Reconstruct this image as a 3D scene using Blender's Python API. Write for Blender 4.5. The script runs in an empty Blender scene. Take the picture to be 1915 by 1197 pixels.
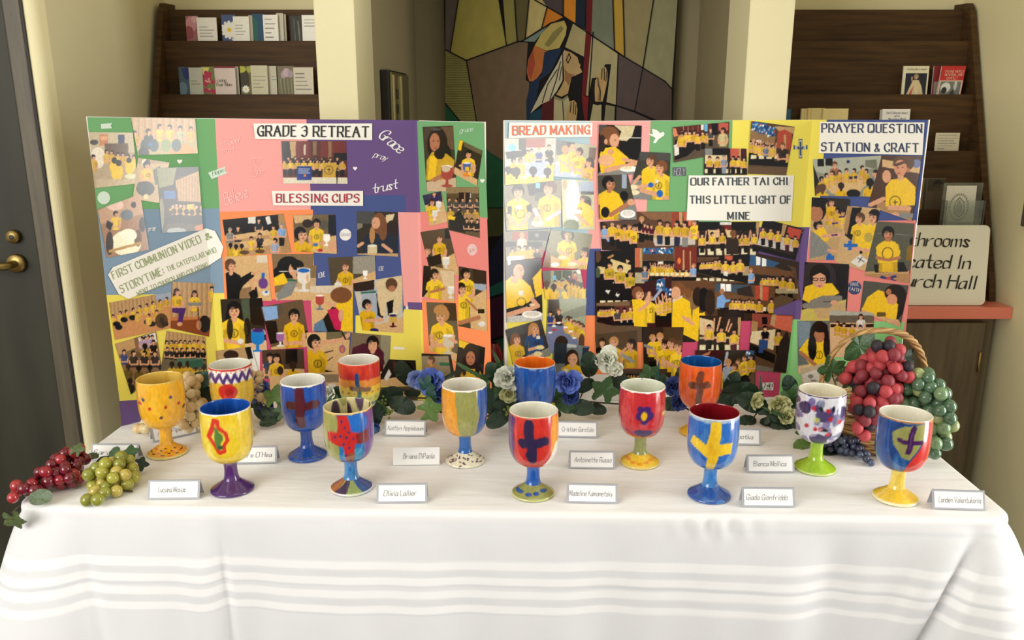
import bpy, bmesh, math, random
import numpy as np
from mathutils import Vector, Matrix
random.seed(7); RNG = np.random.default_rng(7)
scn = bpy.context.scene; COL = scn.collection
# ---------------- camera ----------------
EYE = 1.43; F = 1500.0; PITCH = math.radians(14.07); CP = math.cos(PITCH); SP = math.sin(PITCH)
CX, CY = 957.5, 598.5
cd = bpy.data.cameras.new('camera'); cam = bpy.data.objects.new('camera', cd); COL.objects.link(cam)
cd.sensor_fit = 'HORIZONTAL'; cd.sensor_width = 36; cd.lens = F/1915*36; cd.clip_start = .02
cam.location = (0, 0, EYE); cam.rotation_euler = (math.radians(90)-PITCH, 0, 0); scn.camera = cam
# ---------------- light ----------------
w = bpy.data.worlds.new('world'); scn.world = w; w.use_nodes = True
bg = w.node_tree.nodes['Background']; bg.inputs[0].default_value = (1.0, .98, .94, 1); bg.inputs[1].default_value = .42
def area(name, loc, target, sx, sy, power, col):
    l = bpy.data.lights.new(name, 'AREA'); l.shape = 'RECTANGLE'; l.size = sx; l.size_y = sy; l.energy = power; l.color = col
    o = bpy.data.objects.new(name, l); COL.objects.link(o); o.location = loc
    o.rotation_euler = (Vector(target)-Vector(loc)).to_track_quat('-Z', 'Y').to_euler(); return o
area('window_light_front', (-2.3, -1.0, 1.75), (.2, 1.9, .9), 2.2, 1.6, 68, (1, .985, .95))
area('window_light_side', (2.6, .85, 1.1), (0, 1.55, 1.0), .75, 1.9, 48, (1, .985, .95))
area('ceiling_lamp_light', (.3, .9, 2.6), (.3, 1.3, 0), 1.2, .6, 3, (1, .93, .78))
scn.view_settings.view_transform = 'Standard'; scn.view_settings.look = 'None'
scn.view_settings.gamma = 1; scn.view_settings.use_curve_mapping = False
scn.view_settings.exposure = 0.20
# ---------------- helpers ----------------
def ray(x, y):
    u = -(y-CY)/F; r = (x-CX)/F
    return Vector((r, CP+u*SP, -SP+u*CP))
def at_z(x, y, z):
    d = ray(x, y); t = (z-EYE)/d.z; return Vector((d.x*t, d.y*t, z))
def at_Y(x, y, Y):
    d = ray(x, y); t = Y/d.y; return Vector((d.x*t, Y, EYE+d.z*t))
def lin(c):
    return tuple(((v/255)/12.92 if v/255 <= .04045 else ((v/255+.055)/1.055)**2.4) for v in c[:3])
MC = {}
def mat(name, col=(200,200,200), rough=.5, metal=0, spec=.5, coat=0, noise=0, nscale=20, alpha=1, trans=0, bump=0, bscale=200, sheen=0, attr=None, sss=0, nstretch=(1,1,1)):
    if name in MC: return MC[name]
    m = bpy.data.materials.new(name); m.use_nodes = True; nt = m.node_tree; b = nt.nodes['Principled BSDF']
    b.inputs['Roughness'].default_value = rough; b.inputs['Metallic'].default_value = metal
    b.inputs['Specular IOR Level'].default_value = spec; b.inputs['Coat Weight'].default_value = coat
    b.inputs['Coat Roughness'].default_value = .06
    b.inputs['Sheen Weight'].default_value = sheen
    b.inputs['Transmission Weight'].default_value = trans; b.inputs['Alpha'].default_value = alpha
    if sss: b.inputs['Subsurface Weight'].default_value = sss; b.inputs['Subsurface Radius'].default_value = (.01,.005,.003); b.inputs['Subsurface Scale'].default_value = .5
    c = lin(col); m.diffuse_color = (*c, 1)
    src = None
    if attr:
        a = nt.nodes.new('ShaderNodeAttribute'); a.attribute_name = attr; src = a.outputs['Color']
    if noise or bump:
        tc = nt.nodes.new('ShaderNodeTexCoord'); mp = nt.nodes.new('ShaderNodeMapping'); mp.inputs['Scale'].default_value = nstretch
        nt.links.new(tc.outputs['Object'], mp.inputs[0])
    if noise:
        n = nt.nodes.new('ShaderNodeTexNoise'); n.inputs['Scale'].default_value = nscale; n.inputs['Detail'].default_value = 6
        nt.links.new(mp.outputs[0], n.inputs['Vector'])
        mr = nt.nodes.new('ShaderNodeMapRange'); mr.inputs['From Min'].default_value = .25; mr.inputs['From Max'].default_value = .75
        mr.inputs['To Min'].default_value = 1-noise; mr.inputs['To Max'].default_value = 1+noise*.6
        nt.links.new(n.outputs['Fac'], mr.inputs['Value'])
        vm = nt.nodes.new('ShaderNodeVectorMath'); vm.operation = 'SCALE'
        if src: nt.links.new(src, vm.inputs[0])
        else: vm.inputs[0].default_value = c
        nt.links.new(mr.outputs[0], vm.inputs['Scale']); nt.links.new(vm.outputs[0], b.inputs['Base Color'])
    elif src: nt.links.new(src, b.inputs['Base Color'])
    else: b.inputs['Base Color'].default_value = (*c, 1)
    if bump:
        n2 = nt.nodes.new('ShaderNodeTexNoise'); n2.inputs['Scale'].default_value = bscale; nt.links.new(mp.outputs[0], n2.inputs['Vector'])
        bp = nt.nodes.new('ShaderNodeBump'); bp.inputs['Strength'].default_value = bump; bp.inputs['Distance'].default_value = .002
        nt.links.new(n2.outputs['Fac'], bp.inputs['Height']); nt.links.new(bp.outputs[0], b.inputs['Normal'])
    MC[name] = m; return m
def link(o, parent=None):
    COL.objects.link(o)
    if parent: o.parent = parent
    return o
def mesh_obj(name, verts, faces, m, parent=None, smooth=False, loc=None):
    me = bpy.data.meshes.new(name); me.from_pydata([tuple(v) for v in verts], [], faces); me.update()
    for x in (m if isinstance(m, (list, tuple)) else [m]): me.materials.append(x)
    if smooth: me.polygons.foreach_set('use_smooth', [True]*len(me.polygons))
    o = bpy.data.objects.new(name, me)
    if loc: o.location = loc
    return link(o, parent)
def bm_obj(name, bm, m, parent=None, smooth=False):
    bmesh.ops.recalc_face_normals(bm, faces=bm.faces)
    me = bpy.data.meshes.new(name); bm.to_mesh(me); bm.free()
    for x in (m if isinstance(m, (list, tuple)) else [m]): me.materials.append(x)
    if smooth: me.polygons.foreach_set('use_smooth', [True]*len(me.polygons))
    return link(bpy.data.objects.new(name, me), parent)
def tag(o, label, cat, group=None, kind=None):
    o['label'] = label; o['category'] = cat
    if group: o['group'] = group
    if kind: o['kind'] = kind
    return o
def empty(name, loc, label=None, cat=None, group=None, rz=0):
    o = bpy.data.objects.new(name, None); o.location = loc; o.rotation_euler = (0, 0, rz); o.empty_display_size = .05
    link(o)
    if label: tag(o, label, cat, group)
    return o
def struct(o): o['kind'] = 'structure'; return o
def boxbm(bm, x0, x1, y0, y1, z0, z1, M=None):
    vs = [bm.verts.new(Vector(p) if M is None else M @ Vector(p)) for p in ((x0,y0,z0),(x1,y0,z0),(x1,y1,z0),(x0,y1,z0),(x0,y0,z1),(x1,y0,z1),(x1,y1,z1),(x0,y1,z1))]
    fs = []
    for f in ((3,2,1,0),(4,5,6,7),(0,1,5,4),(1,2,6,5),(2,3,7,6),(3,0,4,7)): fs.append(bm.faces.new([vs[i] for i in f]))
    return vs
def box(name, x0, x1, y0, y1, z0, z1, m, parent=None, bevel=0, M=None):
    bm = bmesh.new(); boxbm(bm, x0, x1, y0, y1, z0, z1, M)
    if bevel: bmesh.ops.bevel(bm, geom=bm.edges[:], offset=bevel, segments=2, affect='EDGES', profile=.6)
    return bm_obj(name, bm, m, parent)
def prism(name, pts, d, m, parent=None):          # pts: 3D planar outline, d: extrusion vector
    d = Vector(d); bm = bmesh.new(); a = [bm.verts.new(Vector(p)) for p in pts]; b = [bm.verts.new(Vector(p)+d) for p in pts]
    f1 = bm.faces.new(a); f2 = bm.faces.new(b[::-1]); n = len(a)
    for i in range(n): bm.faces.new((a[i], b[i], b[(i+1) % n], a[(i+1) % n]))
    bmesh.ops.triangulate(bm, faces=[f for f in bm.faces if len(f.verts) > 4])
    return bm_obj(name, bm, m, parent)
def tube(name, pts, rad, m, parent=None, seg=8, smooth=True):
    pts = [Vector(p) for p in pts]; vs = []; fs = []; n = len(pts)
    up = Vector((0, 0, 1))
    for i, p in enumerate(pts):
        t = (pts[min(i+1, n-1)]-pts[max(i-1, 0)]).normalized()
        a = t.cross(up);  a = a.normalized() if a.length > 1e-3 else t.cross(Vector((1, 0, 0))).normalized(); b = t.cross(a)
        r = rad[i] if isinstance(rad, (list, tuple)) else rad
        for k in range(seg):
            q = 2*math.pi*k/seg; vs.append(p+a*math.cos(q)*r+b*math.sin(q)*r)
    for i in range(n-1):
        for k in range(seg):
            k2 = (k+1) % seg; fs.append((i*seg+k, i*seg+k2, (i+1)*seg+k2, (i+1)*seg+k))
    fs.append(tuple(range(seg))[::-1]); fs.append(tuple((n-1)*seg+k for k in range(seg)))
    return mesh_obj(name, vs, fs, m, parent, smooth)
def lathe(name, prof, m, parent=None, seg=32, loc=(0,0,0)):
    vs = []; fs = []
    for r, z in prof:
        for k in range(seg):
            q = 2*math.pi*k/seg; vs.append((loc[0]+r*math.cos(q), loc[1]+r*math.sin(q), loc[2]+z))
    for i in range(len(prof)-1):
        for k in range(seg):
            k2 = (k+1) % seg; fs.append((i*seg+k, i*seg+k2, (i+1)*seg+k2, (i+1)*seg+k))
    return mesh_obj(name, vs, fs, m, parent, True)
def smooth_line(P, n=2, closed=False):
    P = [Vector(p) for p in P]
    for _ in range(n):
        Q = [P[0]]
        for a, b in zip(P[:-1], P[1:]): Q += [a*.75+b*.25, a*.25+b*.75]
        Q.append(P[-1]); P = Q
    return P
# ---------------- painting on vertex grids ----------------
PAL = dict(k=(28,24,22), d=(62,44,34), n=(112,82,58), s=(226,176,142), S=(190,134,100), t=(222,188,140), T=(186,150,105), c=(202,168,122), C=(165,130,92),
  w=(232,228,220), W=(255,252,244), g=(150,150,146), G=(92,92,88), a=(172,182,198), A=(128,140,160), b=(48,120,195), B=(38,52,118), l=(150,182,222), y=(244,206,48),
  Y=(212,176,58), r=(165,84,64), R=(192,44,62), m=(96,26,52), p=(128,72,152), P=(86,50,124), o=(238,140,78), f=(212,150,98), e=(92,104,84), j=(40,122,92),
  h=(196,150,98), i=(250,166,158), q=(120,192,222), u=(66,58,58), v=(142,112,88), x=(118,96,74), z=(60,50,42), H=(140,95,60))
def colr(c):
    return np.array(PAL[c] if isinstance(c, str) else c, float)
class Canvas:
    def __init__(s, X, Y, bg, aa=.7):
        s.X = X; s.Y = Y; s.C = np.empty(X.shape+(3,)); s.C[...] = colr(bg); s.aa = aa
    def mix(s, al, c):
        al = np.clip(al, 0, 1)[..., None]; s.C = s.C*(1-al)+colr(c)*al
    def E(s, x, y, rx, ry, c, al=1, rot=0):
        X = s.X-x; Y = s.Y-y
        if rot: q = math.radians(rot); X, Y = X*math.cos(q)+Y*math.sin(q), -X*math.sin(q)+Y*math.cos(q)
        d = np.sqrt((X/rx)**2+(Y/ry)**2); s.mix(np.clip((1-d)*min(rx, ry)/s.aa+.5, 0, 1)*al, c)
    def P(s, c, pts, al=1):
        X, Y = s.X, s.Y; ins = np.zeros(X.shape, bool); dm = np.full(X.shape, 1e9); n = len(pts)
        for i in range(n):
            x0, y0 = pts[i]; x1, y1 = pts[(i+1) % n]
            cond = ((y0 > Y) != (y1 > Y)); 
            with np.errstate(divide='ignore', invalid='ignore'):
                xi = (x1-x0)*(Y-y0)/((y1-y0) if y1 != y0 else 1e-9)+x0
            ins ^= cond & (X < xi)
            dx, dy = x1-x0, y1-y0; L = dx*dx+dy*dy+1e-12; t = np.clip(((X-x0)*dx+(Y-y0)*dy)/L, 0, 1)
            dm = np.minimum(dm, np.hypot(X-x0-t*dx, Y-y0-t*dy))
        s.mix(np.clip(np.where(ins, dm, -dm)/s.aa+.5, 0, 1)*al, c)
    def R(s, x0, y0, x1, y1, c, al=1): s.P(c, [(x0,y0),(x1,y0),(x1,y1),(x0,y1)], al)
    def L(s, pts, w, c, al=1):
        X, Y = s.X, s.Y; dm = np.full(X.shape, 1e9)
        for (x0, y0), (x1, y1) in zip(pts[:-1], pts[1:]):
            dx, dy = x1-x0, y1-y0; L = dx*dx+dy*dy+1e-12; t = np.clip(((X-x0)*dx+(Y-y0)*dy)/L, 0, 1)
            dm = np.minimum(dm, np.hypot(X-x0-t*dx, Y-y0-t*dy))
        s.mix(np.clip((w/2-dm)/s.aa+.5, 0, 1)*al, c)
    def V(s, x0, y0, x1, y1, c, n, al=.35):      # vertical stripes (curtain folds)
        for k in range(n):
            xx = x0+(x1-x0)*(k+.5)/n; s.L([(xx, y0), (xx, y1)], (x1-x0)/n*.4, c, al)
    def K(s, x, y, r, hair='k', shirt='y', d=0, skin='s', long=0, legs=0, arms=1):
        # a child: head at (x,y) of radius r; d: -1/0/1 facing, 9 from behind
        sw = 1.9*r; hv = math.sin(x*12.9+y*7.3)
        if shirt == 'y': shirt = (238+8*hv, 200+12*hv, 52+16*hv) if r > 5 else (226+14*hv, 190+16*hv, 66+12*hv)
        if legs: s.P('k' if legs == 1 else legs, [(x-1.2*r,y+4.2*r),(x+1.2*r,y+4.2*r),(x+1.0*r,y+8.5*r),(x-1.0*r,y+8.5*r)])
        if long: s.E(x-.1*r*d, y+1.2*r, 1.15*r, 2.2*r, hair)
        bot = y+(4.9*r if legs else 6.0*r)
        s.P(shirt, [(x-.5*r,y+1.05*r),(x+.5*r,y+1.05*r),(x+sw*.85,y+1.7*r),(x+sw,y+3.2*r),(x+sw*.75,y+3.4*r),(x+sw*.78,bot),(x-sw*.78,bot),(x-sw*.75,y+3.4*r),(x-sw,y+3.2*r),(x-sw*.85,y+1.7*r)])
        dk = tuple(.72*v for v in colr(shirt)); s.P(dk, [(x+sw*.35,y+1.9*r),(x+sw*.8,y+2.6*r),(x+sw*.76,bot),(x+sw*.4,bot)], .45); s.P(dk, [(x-sw*.78,y+2.6*r),(x-sw*.6,y+2.6*r),(x-sw*.55,bot),(x-sw*.78,bot)], .5)
        if arms and d != 9:
            s.L([(x-sw*.9,y+3.2*r),(x-sw*.8,y+4.8*r),(x+.1*r+d*r,y+4.7*r)], .62*r, skin); s.L([(x+sw*.9,y+3.2*r),(x+sw*.8,y+4.8*r),(x+.3*r+d*r,y+4.6*r)], .62*r, skin)
        if r > 5 and d != 9:
            s.L([(x-sw*.6,y+2.6*r),(x-sw*.5,bot-.3*r)], .16*r, (190,145,20), .5)
            s.E(x+d*.4*r, y+3.1*r, .62*r, .62*r, 'k', .42); s.E(x+d*.4*r, y+3.1*r, .45*r, .45*r, shirt, .8); s.L([(x+d*.4*r,y+2.8*r),(x+d*.4*r,y+3.4*r)], .12*r, 'k', .7)
        s.L([(x,y+.6*r),(x,y+1.3*r)], .7*r, skin if d != 9 else hair)
        s.E(x-.14*r*(d if d != 9 else 0), y-.12*r, .98*r, 1.08*r, hair)
        if d != 9:
            s.E(x+.24*r*d, y+.24*r, .68*r, .82*r, skin)
            s.P(hair, [(x-.7*r,y-.05*r),(x+.7*r,y-.22*r),(x+.55*r,y-.75*r),(x-.55*r,y-.75*r)])
            s.E(x+.24*r*d-.2*r, y+.05*r, .4*r, .5*r, (238,192,160), .5)
            if r > 4.5:
                ex = x+.34*r*d
                s.E(ex-.28*r, y+.14*r, .13*r, .07*r, 'd', .85); s.E(ex+.28*r, y+.14*r, .13*r, .07*r, 'd', .85)
                s.L([(ex-.4*r,y-.02*r),(ex-.16*r,y-.04*r)], .07*r, 'd', .6); s.L([(ex+.4*r,y-.02*r),(ex+.16*r,y-.04*r)], .07*r, 'd', .6)
                s.E(ex, y+.4*r, .1*r, .1*r, 'S', .8); s.E(ex, y+.66*r, .2*r, .07*r, (170,80,70), .8)
                s.E(x+.24*r*d-.55*r*(1 if d >= 0 else -1), y+.35*r, .16*r, .5*r, 'S', .35)
    def N(s, n, x0, y0, x1, y1, r, legs=0, shirt='y', seed=1, hairs='kkdk', dirs=(0,1,-1), up=0):   # a row of children
        g = random.Random(seed)
        for k in range(n):
            t = k/max(1, n-1); x = x0+(x1-x0)*t+g.uniform(-.3, .3)*r; y = y0+(y1-y0)*t+g.uniform(-.5, .5)*r
            if up: s.L([(x-1.5*r,y+2*r),(x-2*r,y-2*r)], .6*r, 's'); s.L([(x+1.5*r,y+2*r),(x+2*r,y-2*r)], .6*r, 's')
            s.K(x, y, r, g.choice(hairs), shirt, g.choice(dirs), legs=legs, arms=(r > 2.2))
    def G(s, x, y, h, c, c2=None):               # a goblet h tall, foot at (x,y)
        c2 = c2 or c
        s.E(x, y-.06*h, .26*h, .07*h, c2); s.P(c2, [(x-.06*h,y-.45*h),(x+.06*h,y-.45*h),(x+.08*h,y-.1*h),(x-.08*h,y-.1*h)])
        s.E(x, y-.58*h, .28*h, .24*h, c); s.P(c, [(x-.28*h,y-.97*h),(x+.28*h,y-.97*h),(x+.28*h,y-.58*h),(x-.28*h,y-.58*h)]); s.E(x, y-.96*h, .28*h, .07*h, 'W', .8)
    def noise(s, amt, step=1.0, seed=0):
        g = np.random.default_rng(seed); 
        n = g.normal(0, 1, s.C.shape[:2]); n = (n+np.roll(n, 1, 0)+np.roll(n, 1, 1)+np.roll(n, -1, 0))/2
        s.C = np.clip(s.C*(1+amt*n[..., None]), 0, 255)
def lin_arr(C):
    v = np.clip(C, 0, 255)/255; return np.where(v <= .04045, v/12.92, ((v+.055)/1.055)**2.4)
def grid_obj(name, P, C, m, parent=None, smooth=False, wrap=False, loc=None):   # P (ny,nx,3)  C (ny,nx,3) sRGB 0..255
    ny, nx = P.shape[:2]; me = bpy.data.meshes.new(name)
    idx = np.arange(ny*nx).reshape(ny, nx)
    if wrap: idx = np.concatenate([idx, idx[:, :1]], 1)
    a, b, c, d = idx[:-1,:-1].ravel(), idx[:-1,1:].ravel(), idx[1:,1:].ravel(), idx[1:,:-1].ravel()
    quads = np.stack([d, c, b, a], 1).astype(np.int32); nf = len(quads)
    me.vertices.add(ny*nx); me.vertices.foreach_set('co', P.reshape(-1).astype(np.float32))
    me.loops.add(nf*4); me.loops.foreach_set('vertex_index', quads.ravel())
    me.polygons.add(nf); me.polygons.foreach_set('loop_start', np.arange(0, nf*4, 4, dtype=np.int32))
    me.polygons.foreach_set('use_smooth', np.full(nf, bool(smooth)))
    at = me.color_attributes.new('Col', 'FLOAT_COLOR', 'POINT')
    L = np.ones((ny*nx, 4), np.float32); L[:, :3] = lin_arr(C).reshape(-1, 3); at.data.foreach_set('color', L.ravel())
    me.update(calc_edges=True); me.validate(); me.materials.append(m)
    o = bpy.data.objects.new(name, me)
    if loc is not None: o.location = loc
    return link(o, parent)
# ---------------- single stroke letters ----------------
GL = {'A':'023962;1555','B':'0209;~093959563606;~063656523202','C':'~575929070422525 4','D':'0209;~09395957543202','E':'0902;0949;0636;0242','F':'0902;0949;0636',
 'G':'~5759290704224252;5255;3555','H':'0209;5259;0656','I':'1219','J':'~3933120204','K':'0209;5905;2652','L':'0902;0242','M':'0209;0933;3369;6962','N':'0209;0952;5259',
 'O':'~39090502326265 6939','P':'0209;~0939595505','Q':'~390905023262656939;3363','R':'0209;~0939595505;3552','S':'~584919071646544212 03','T':'0969;3932','U':'~090402525459',
 'V':'0932;3269','W':'0922;2247;4762;6289','X':'0952;5902','Y':'0935;6935;3532','Z':'0959;5902;0252','3':'~0829495626;~2656421203','&':'~521729471402325 4','/':'0149',
 ':':'1314;1617','.':'1213',"'":'1819','a':'~461604023245;4642','b':'0209;~052646422203','c':'~454606024243','d':'~452606022243;4942','e':'~04444606024243','f':'~49292622;0636',
 'g':'~46060242;~46400001','h':'0209;~05264642','i':'1216;1718','j':'~16100001;1718','k':'0209;4604;1542','l':'1219','m':'0206;~05263632;~35566662','n':'0206;~05264642',
 'o':'~26060242462 6','p':'0006;~06464202','q':'~46060242;4640','r':'0206;~042646','s':'~452606244222 03','t':'~29233242;0646','u':'~06023245;4642','v':'0622;2246',
 'w':'0612;1236;3652;5276','x':'0642;4602','y':'0622;4600','z':'0646;4602;0242'}
def glyph(ch):
    out = []; wd = 0
    for st in GL.get(ch, '').replace(' ', '').split(';'):
        if not st: continue
        sm = st[0] == '~'; st = st.lstrip('~'); P = [(int(st[i]), int(st[i+1])-2) for i in range(0, len(st)-1, 2)]
        wd = max(wd, max(p[0] for p in P))
        if sm:
            Q = [Vector((*p, 0)) for p in P]; Q = smooth_line(Q, 2); P = [(q.x, q.y) for q in Q]
        out.append(P)
    return out, wd
def hull(pts):
    pts = sorted(set((round(p[0], 5), round(p[1], 5)) for p in pts))
    if len(pts) < 3: return pts
    def half(ps):
        h = []
        for p in ps:
            while len(h) >= 2 and (h[-1][0]-h[-2][0])*(p[1]-h[-2][1])-(h[-1][1]-h[-2][1])*(p[0]-h[-2][0]) <= 0: h.pop()
            h.append(p)
        return h
    a = half(pts); b = half(pts[::-1]); return a[:-1]+b[:-1]
def text_polys(txt, nib=(.5,.12), th=.1, serif=0, gap=1.3, slant=0, jitter=0, join=0):
    """polygons in letter units (cap height 7), total width"""
    polys = []; x = 0; g = random.Random(len(txt)); last = None
    for ch in txt:
        if ch == ' ': x += 3.2; last = None; continue
        st, wd = glyph(ch)
        if ch in '.:\'Ili': wd = max(wd, 2) if ch in 'I' else 1.4
        for P in st:
            P = [(px+x+(g.uniform(-jitter, jitter)), py+(g.uniform(-jitter, jitter))) for px, py in P]
            for (a, b) in zip(P[:-1], P[1:]):
                dx, dy = b[0]-a[0], b[1]-a[1]; L = math.hypot(dx, dy) or 1; nx, ny = -dy/L*th, dx/L*th; tx, ty = dx/L*th*.6, dy/L*th*.6
                pts = []
                for q, sg in ((a, -1), (b, 1)):
                    for s1 in (-1, 1):
                        for s2 in (-1, 1): pts.append((q[0]+s1*nib[0]+s2*nx+sg*tx, q[1]+s1*nib[1]+s2*ny+sg*ty))
                polys.append(hull(pts))
            if serif:
                for q, r in ((P[0], P[1]), (P[-1], P[-2])):
                    if abs(q[1]-r[1]) > abs(q[0]-r[0])*.5 and (abs(q[1]) < .1 or abs(q[1]-7) < .1 or abs(q[1]-4) < .1) and len(P) < 4:
                        polys.append([(q[0]-serif,q[1]-.28),(q[0]+serif,q[1]-.28),(q[0]+serif,q[1]+.3),(q[0]-serif,q[1]+.3)])
        x += wd+gap
    W = x-gap
    if slant: polys = [[(a+b*slant, b) for a, b in P] for P in polys]
    return polys, W
def lift(Q, k):    # strokes of one letter lie like successive brush strokes, a hair's breadth over each other
    n = (Q[1]-Q[0]).cross(Q[-1]-Q[0])
    if n.length < 1e-14: return Q
    n.normalize(); n = -n if n.y > 0 else n
    return [q+n*(k % 9)*1.6e-5 for q in Q]
def text_obj(name, lines, f, m, parent, **kw):
    """lines: (text, (x0,y0),(x1,y1), height_px); f maps picture coords on the sheet to 3D"""
    vs = []; fs = []
    for txt, p0, p1, h in lines:
        polys, W = text_polys(txt, **kw); L = math.hypot(p1[0]-p0[0], p1[1]-p0[1]); ux, uy = (p1[0]-p0[0])/L, (p1[1]-p0[1])/L
        sx = L/W; sy = h/7
        for P in polys:
            if len(P) < 3: continue
            b = len(vs)
            Q = [Vector(f(p0[0]+ux*a*sx+uy*c*sy, p0[1]+uy*a*sx-ux*c*sy)) for a, c in P]
            vs += lift(Q, len(fs))
            fs.append(tuple(range(b, b+len(P))))
    return mesh_obj(name, vs, fs, m, parent)
# ---------------- room ----------------
TZ = .735
CREAM = mat('cream_paint', (236,226,182), .75, noise=.03, nscale=3, bump=.15, bscale=400)
CREAM2 = mat('recess_shade_paint', (160,148,114), .75, noise=.04, nscale=3, bump=.15, bscale=400)  # recess walls: their shade is put into a darker cream
WOOD = mat('dark_oak', (80,57,32), .6, spec=.25, noise=.5, nscale=9, nstretch=(.6,3,9), bump=.3, bscale=60)
WOOD2 = mat('grey_oak_door', (96,82,60), .5, noise=.4, nscale=8, nstretch=(7,3,.5), bump=.3, bscale=60)
DOORW = mat('charcoal_door', (56,54,42), .55, spec=.3, noise=.35, nscale=4, nstretch=(3,3,.5))
BRASS = mat('brass', (168,144,88), .38, metal=1)
def wall(name, pts, d, m=CREAM): return struct(prism(name, pts, d, m))
def vquad(x0, y0, x1, y1, z0, z1): return [(x0,y0,z0),(x1,y1,z0),(x1,y1,z1),(x0,y0,z1)]
struct(box('floor', -3.2, 3.0, -3.5, 3.4, -.05, 0, mat('brown_carpet', (96,80,62), .95, noise=.2, nscale=150)))
struct(box('ceiling', -3.2, 3.0, -1.3, 3.4, 2.75, 2.8, mat('ceiling_paint', (235,230,212), .9, noise=.02)))
wall('wall_back_left', vquad(-1.2, 2.76, -.50, 2.76, 0, 2.75), (0, .05, 0))
wall('wall_back_right', vquad(.73, 2.76, 1.52, 2.76, 0, 2.75), (0, .05, 0))
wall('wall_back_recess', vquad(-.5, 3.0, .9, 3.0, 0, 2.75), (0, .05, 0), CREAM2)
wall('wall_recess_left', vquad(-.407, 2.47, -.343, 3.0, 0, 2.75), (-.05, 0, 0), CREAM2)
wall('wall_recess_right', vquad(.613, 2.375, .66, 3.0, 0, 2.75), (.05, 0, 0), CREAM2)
wall('wall_niche_left', vquad(-1.12, 2.0501, -1.12, 2.76, 0, 2.75), (-.06, 0, 0), mat('cream_paint_shaded', (214,205,168), .75, noise=.03, nscale=3, bump=.15, bscale=400))  # same cream, darkened in colour because this side wall is dim
wall('wall_niche_right', vquad(1.455, 1.62, 1.455, 2.76, 0, 2.75), (.06, 0, 0))
# the two pillars, plastered, in front of the recess
struct(box('column_left', -.512, -.407, 2.2, 2.47, 0, 2.75, CREAM, bevel=.004))
struct(box('column_right', .613, .73, 2.2, 2.41, 0, 2.75, CREAM, bevel=.004))
struct(box('added_header', -.407, .613, 2.2, 2.98, 1.95, 2.75, CREAM))  # unseen header, added to hold front light out of the recess
struct(box('wall_pier_left', -.512, -.42, 2.47, 2.76, 0, 2.75, CREAM)); struct(box('wall_pier_right', .665, .73, 2.41, 2.76, 0, 2.75, CREAM))
# rounded corner beside the door, door wall
bm = bmesh.new(); R0 = .024
prof = [(-1.12, 2.05)]+[(-1.12-R0+R0*math.cos(a), 2.024-R0*math.sin(a)) for a in np.linspace(0, math.pi/2, 8)]+[(-1.16, 2.0), (-1.16, 2.05)]
a = [bm.verts.new((x, y-.0, 0)) for x, y in prof]; b = [bm.verts.new((x, y, 2.75)) for x, y in prof]
for i in range(len(a)):
    j = (i+1) % len(a); bm.faces.new((a[i], a[j], b[j], b[i]))
bm.faces.new(a); bm.faces.new(b)
struct(bm_obj('wall_corner_left', bm, CREAM))
struct(box('wall_door_side', -3.1, -1.16, 2.06, 2.12, 0, 2.75, CREAM))
# trim and door: they fill the view left of the corner
dr = empty('door_1', (-1.7, 2.03, 0)); dr['kind'] = 'structure'
def dpart(name, x0, x1, y0, y1, z0, z1, m, bevel=.003, p=dr):
    o = box(name, x0+1.7, x1+1.7, y0-2.03, y1-2.03, z0, z1, m, p, bevel); return o
dpart('door_leaf', -2.2, -1.196, 2.006, 2.055, 0, 2.2, DOORW)
tr = empty('trim_1', (-1.7, 2.03, 0)); tr['kind'] = 'structure'
dpart('jamb', -1.193, -1.152, 1.998, 2.06, 0, 2.25, mat('jamb_oak', (92,82,62), .5, noise=.4, nscale=8, nstretch=(7,3,.5), bump=.3, bscale=60), p=tr); dpart('door_stop', -1.152, -1.1445, 1.996, 2.0, 0, 2.25, mat('dark_gap', (40,32,26), .6), p=tr)
hp = at_Y(22, 492, 2.004)-Vector((-1.7, 2.03, 0)); lp = at_Y(27, 442, 2.004)-Vector((-1.7, 2.03, 0))
def ydisc(name, c, r, t, m, parent, seg=24):
    vs = []; fs = []
    for k, (rr, y) in enumerate(((0, 0), (r, 0), (r, -t*.6), (r*.85, -t), (0, -t))):
        for i in range(seg): q = 2*math.pi*i/seg; vs.append((c[0]+rr*math.cos(q), c[1]+y, c[2]+rr*math.sin(q)))
    for k in range(4):
        for i in range(seg): j = (i+1) % seg; fs.append((k*seg+i, k*seg+j, (k+1)*seg+j, (k+1)*seg+i))
    return mesh_obj(name, vs, fs, m, parent, True)
ydisc('door_lock', lp, .017, .014, BRASS, dr); k = ydisc('keyhole', (lp.x+.001, lp.y-.0145, lp.z), .006, .001, mat('key_dark', (50,40,25), .5), dr)
ydisc('handle_rose', (hp.x+.014, hp.y, hp.z), .024, .012, BRASS, dr)
tube('door_handle', [(hp.x+.014, hp.y, hp.z), (hp.x+.014, hp.y-.045, hp.z), (hp.x-.0, hp.y-.055, hp.z), (hp.x-.09, hp.y-.055, hp.z)], .0095, BRASS, dr, 12)
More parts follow.
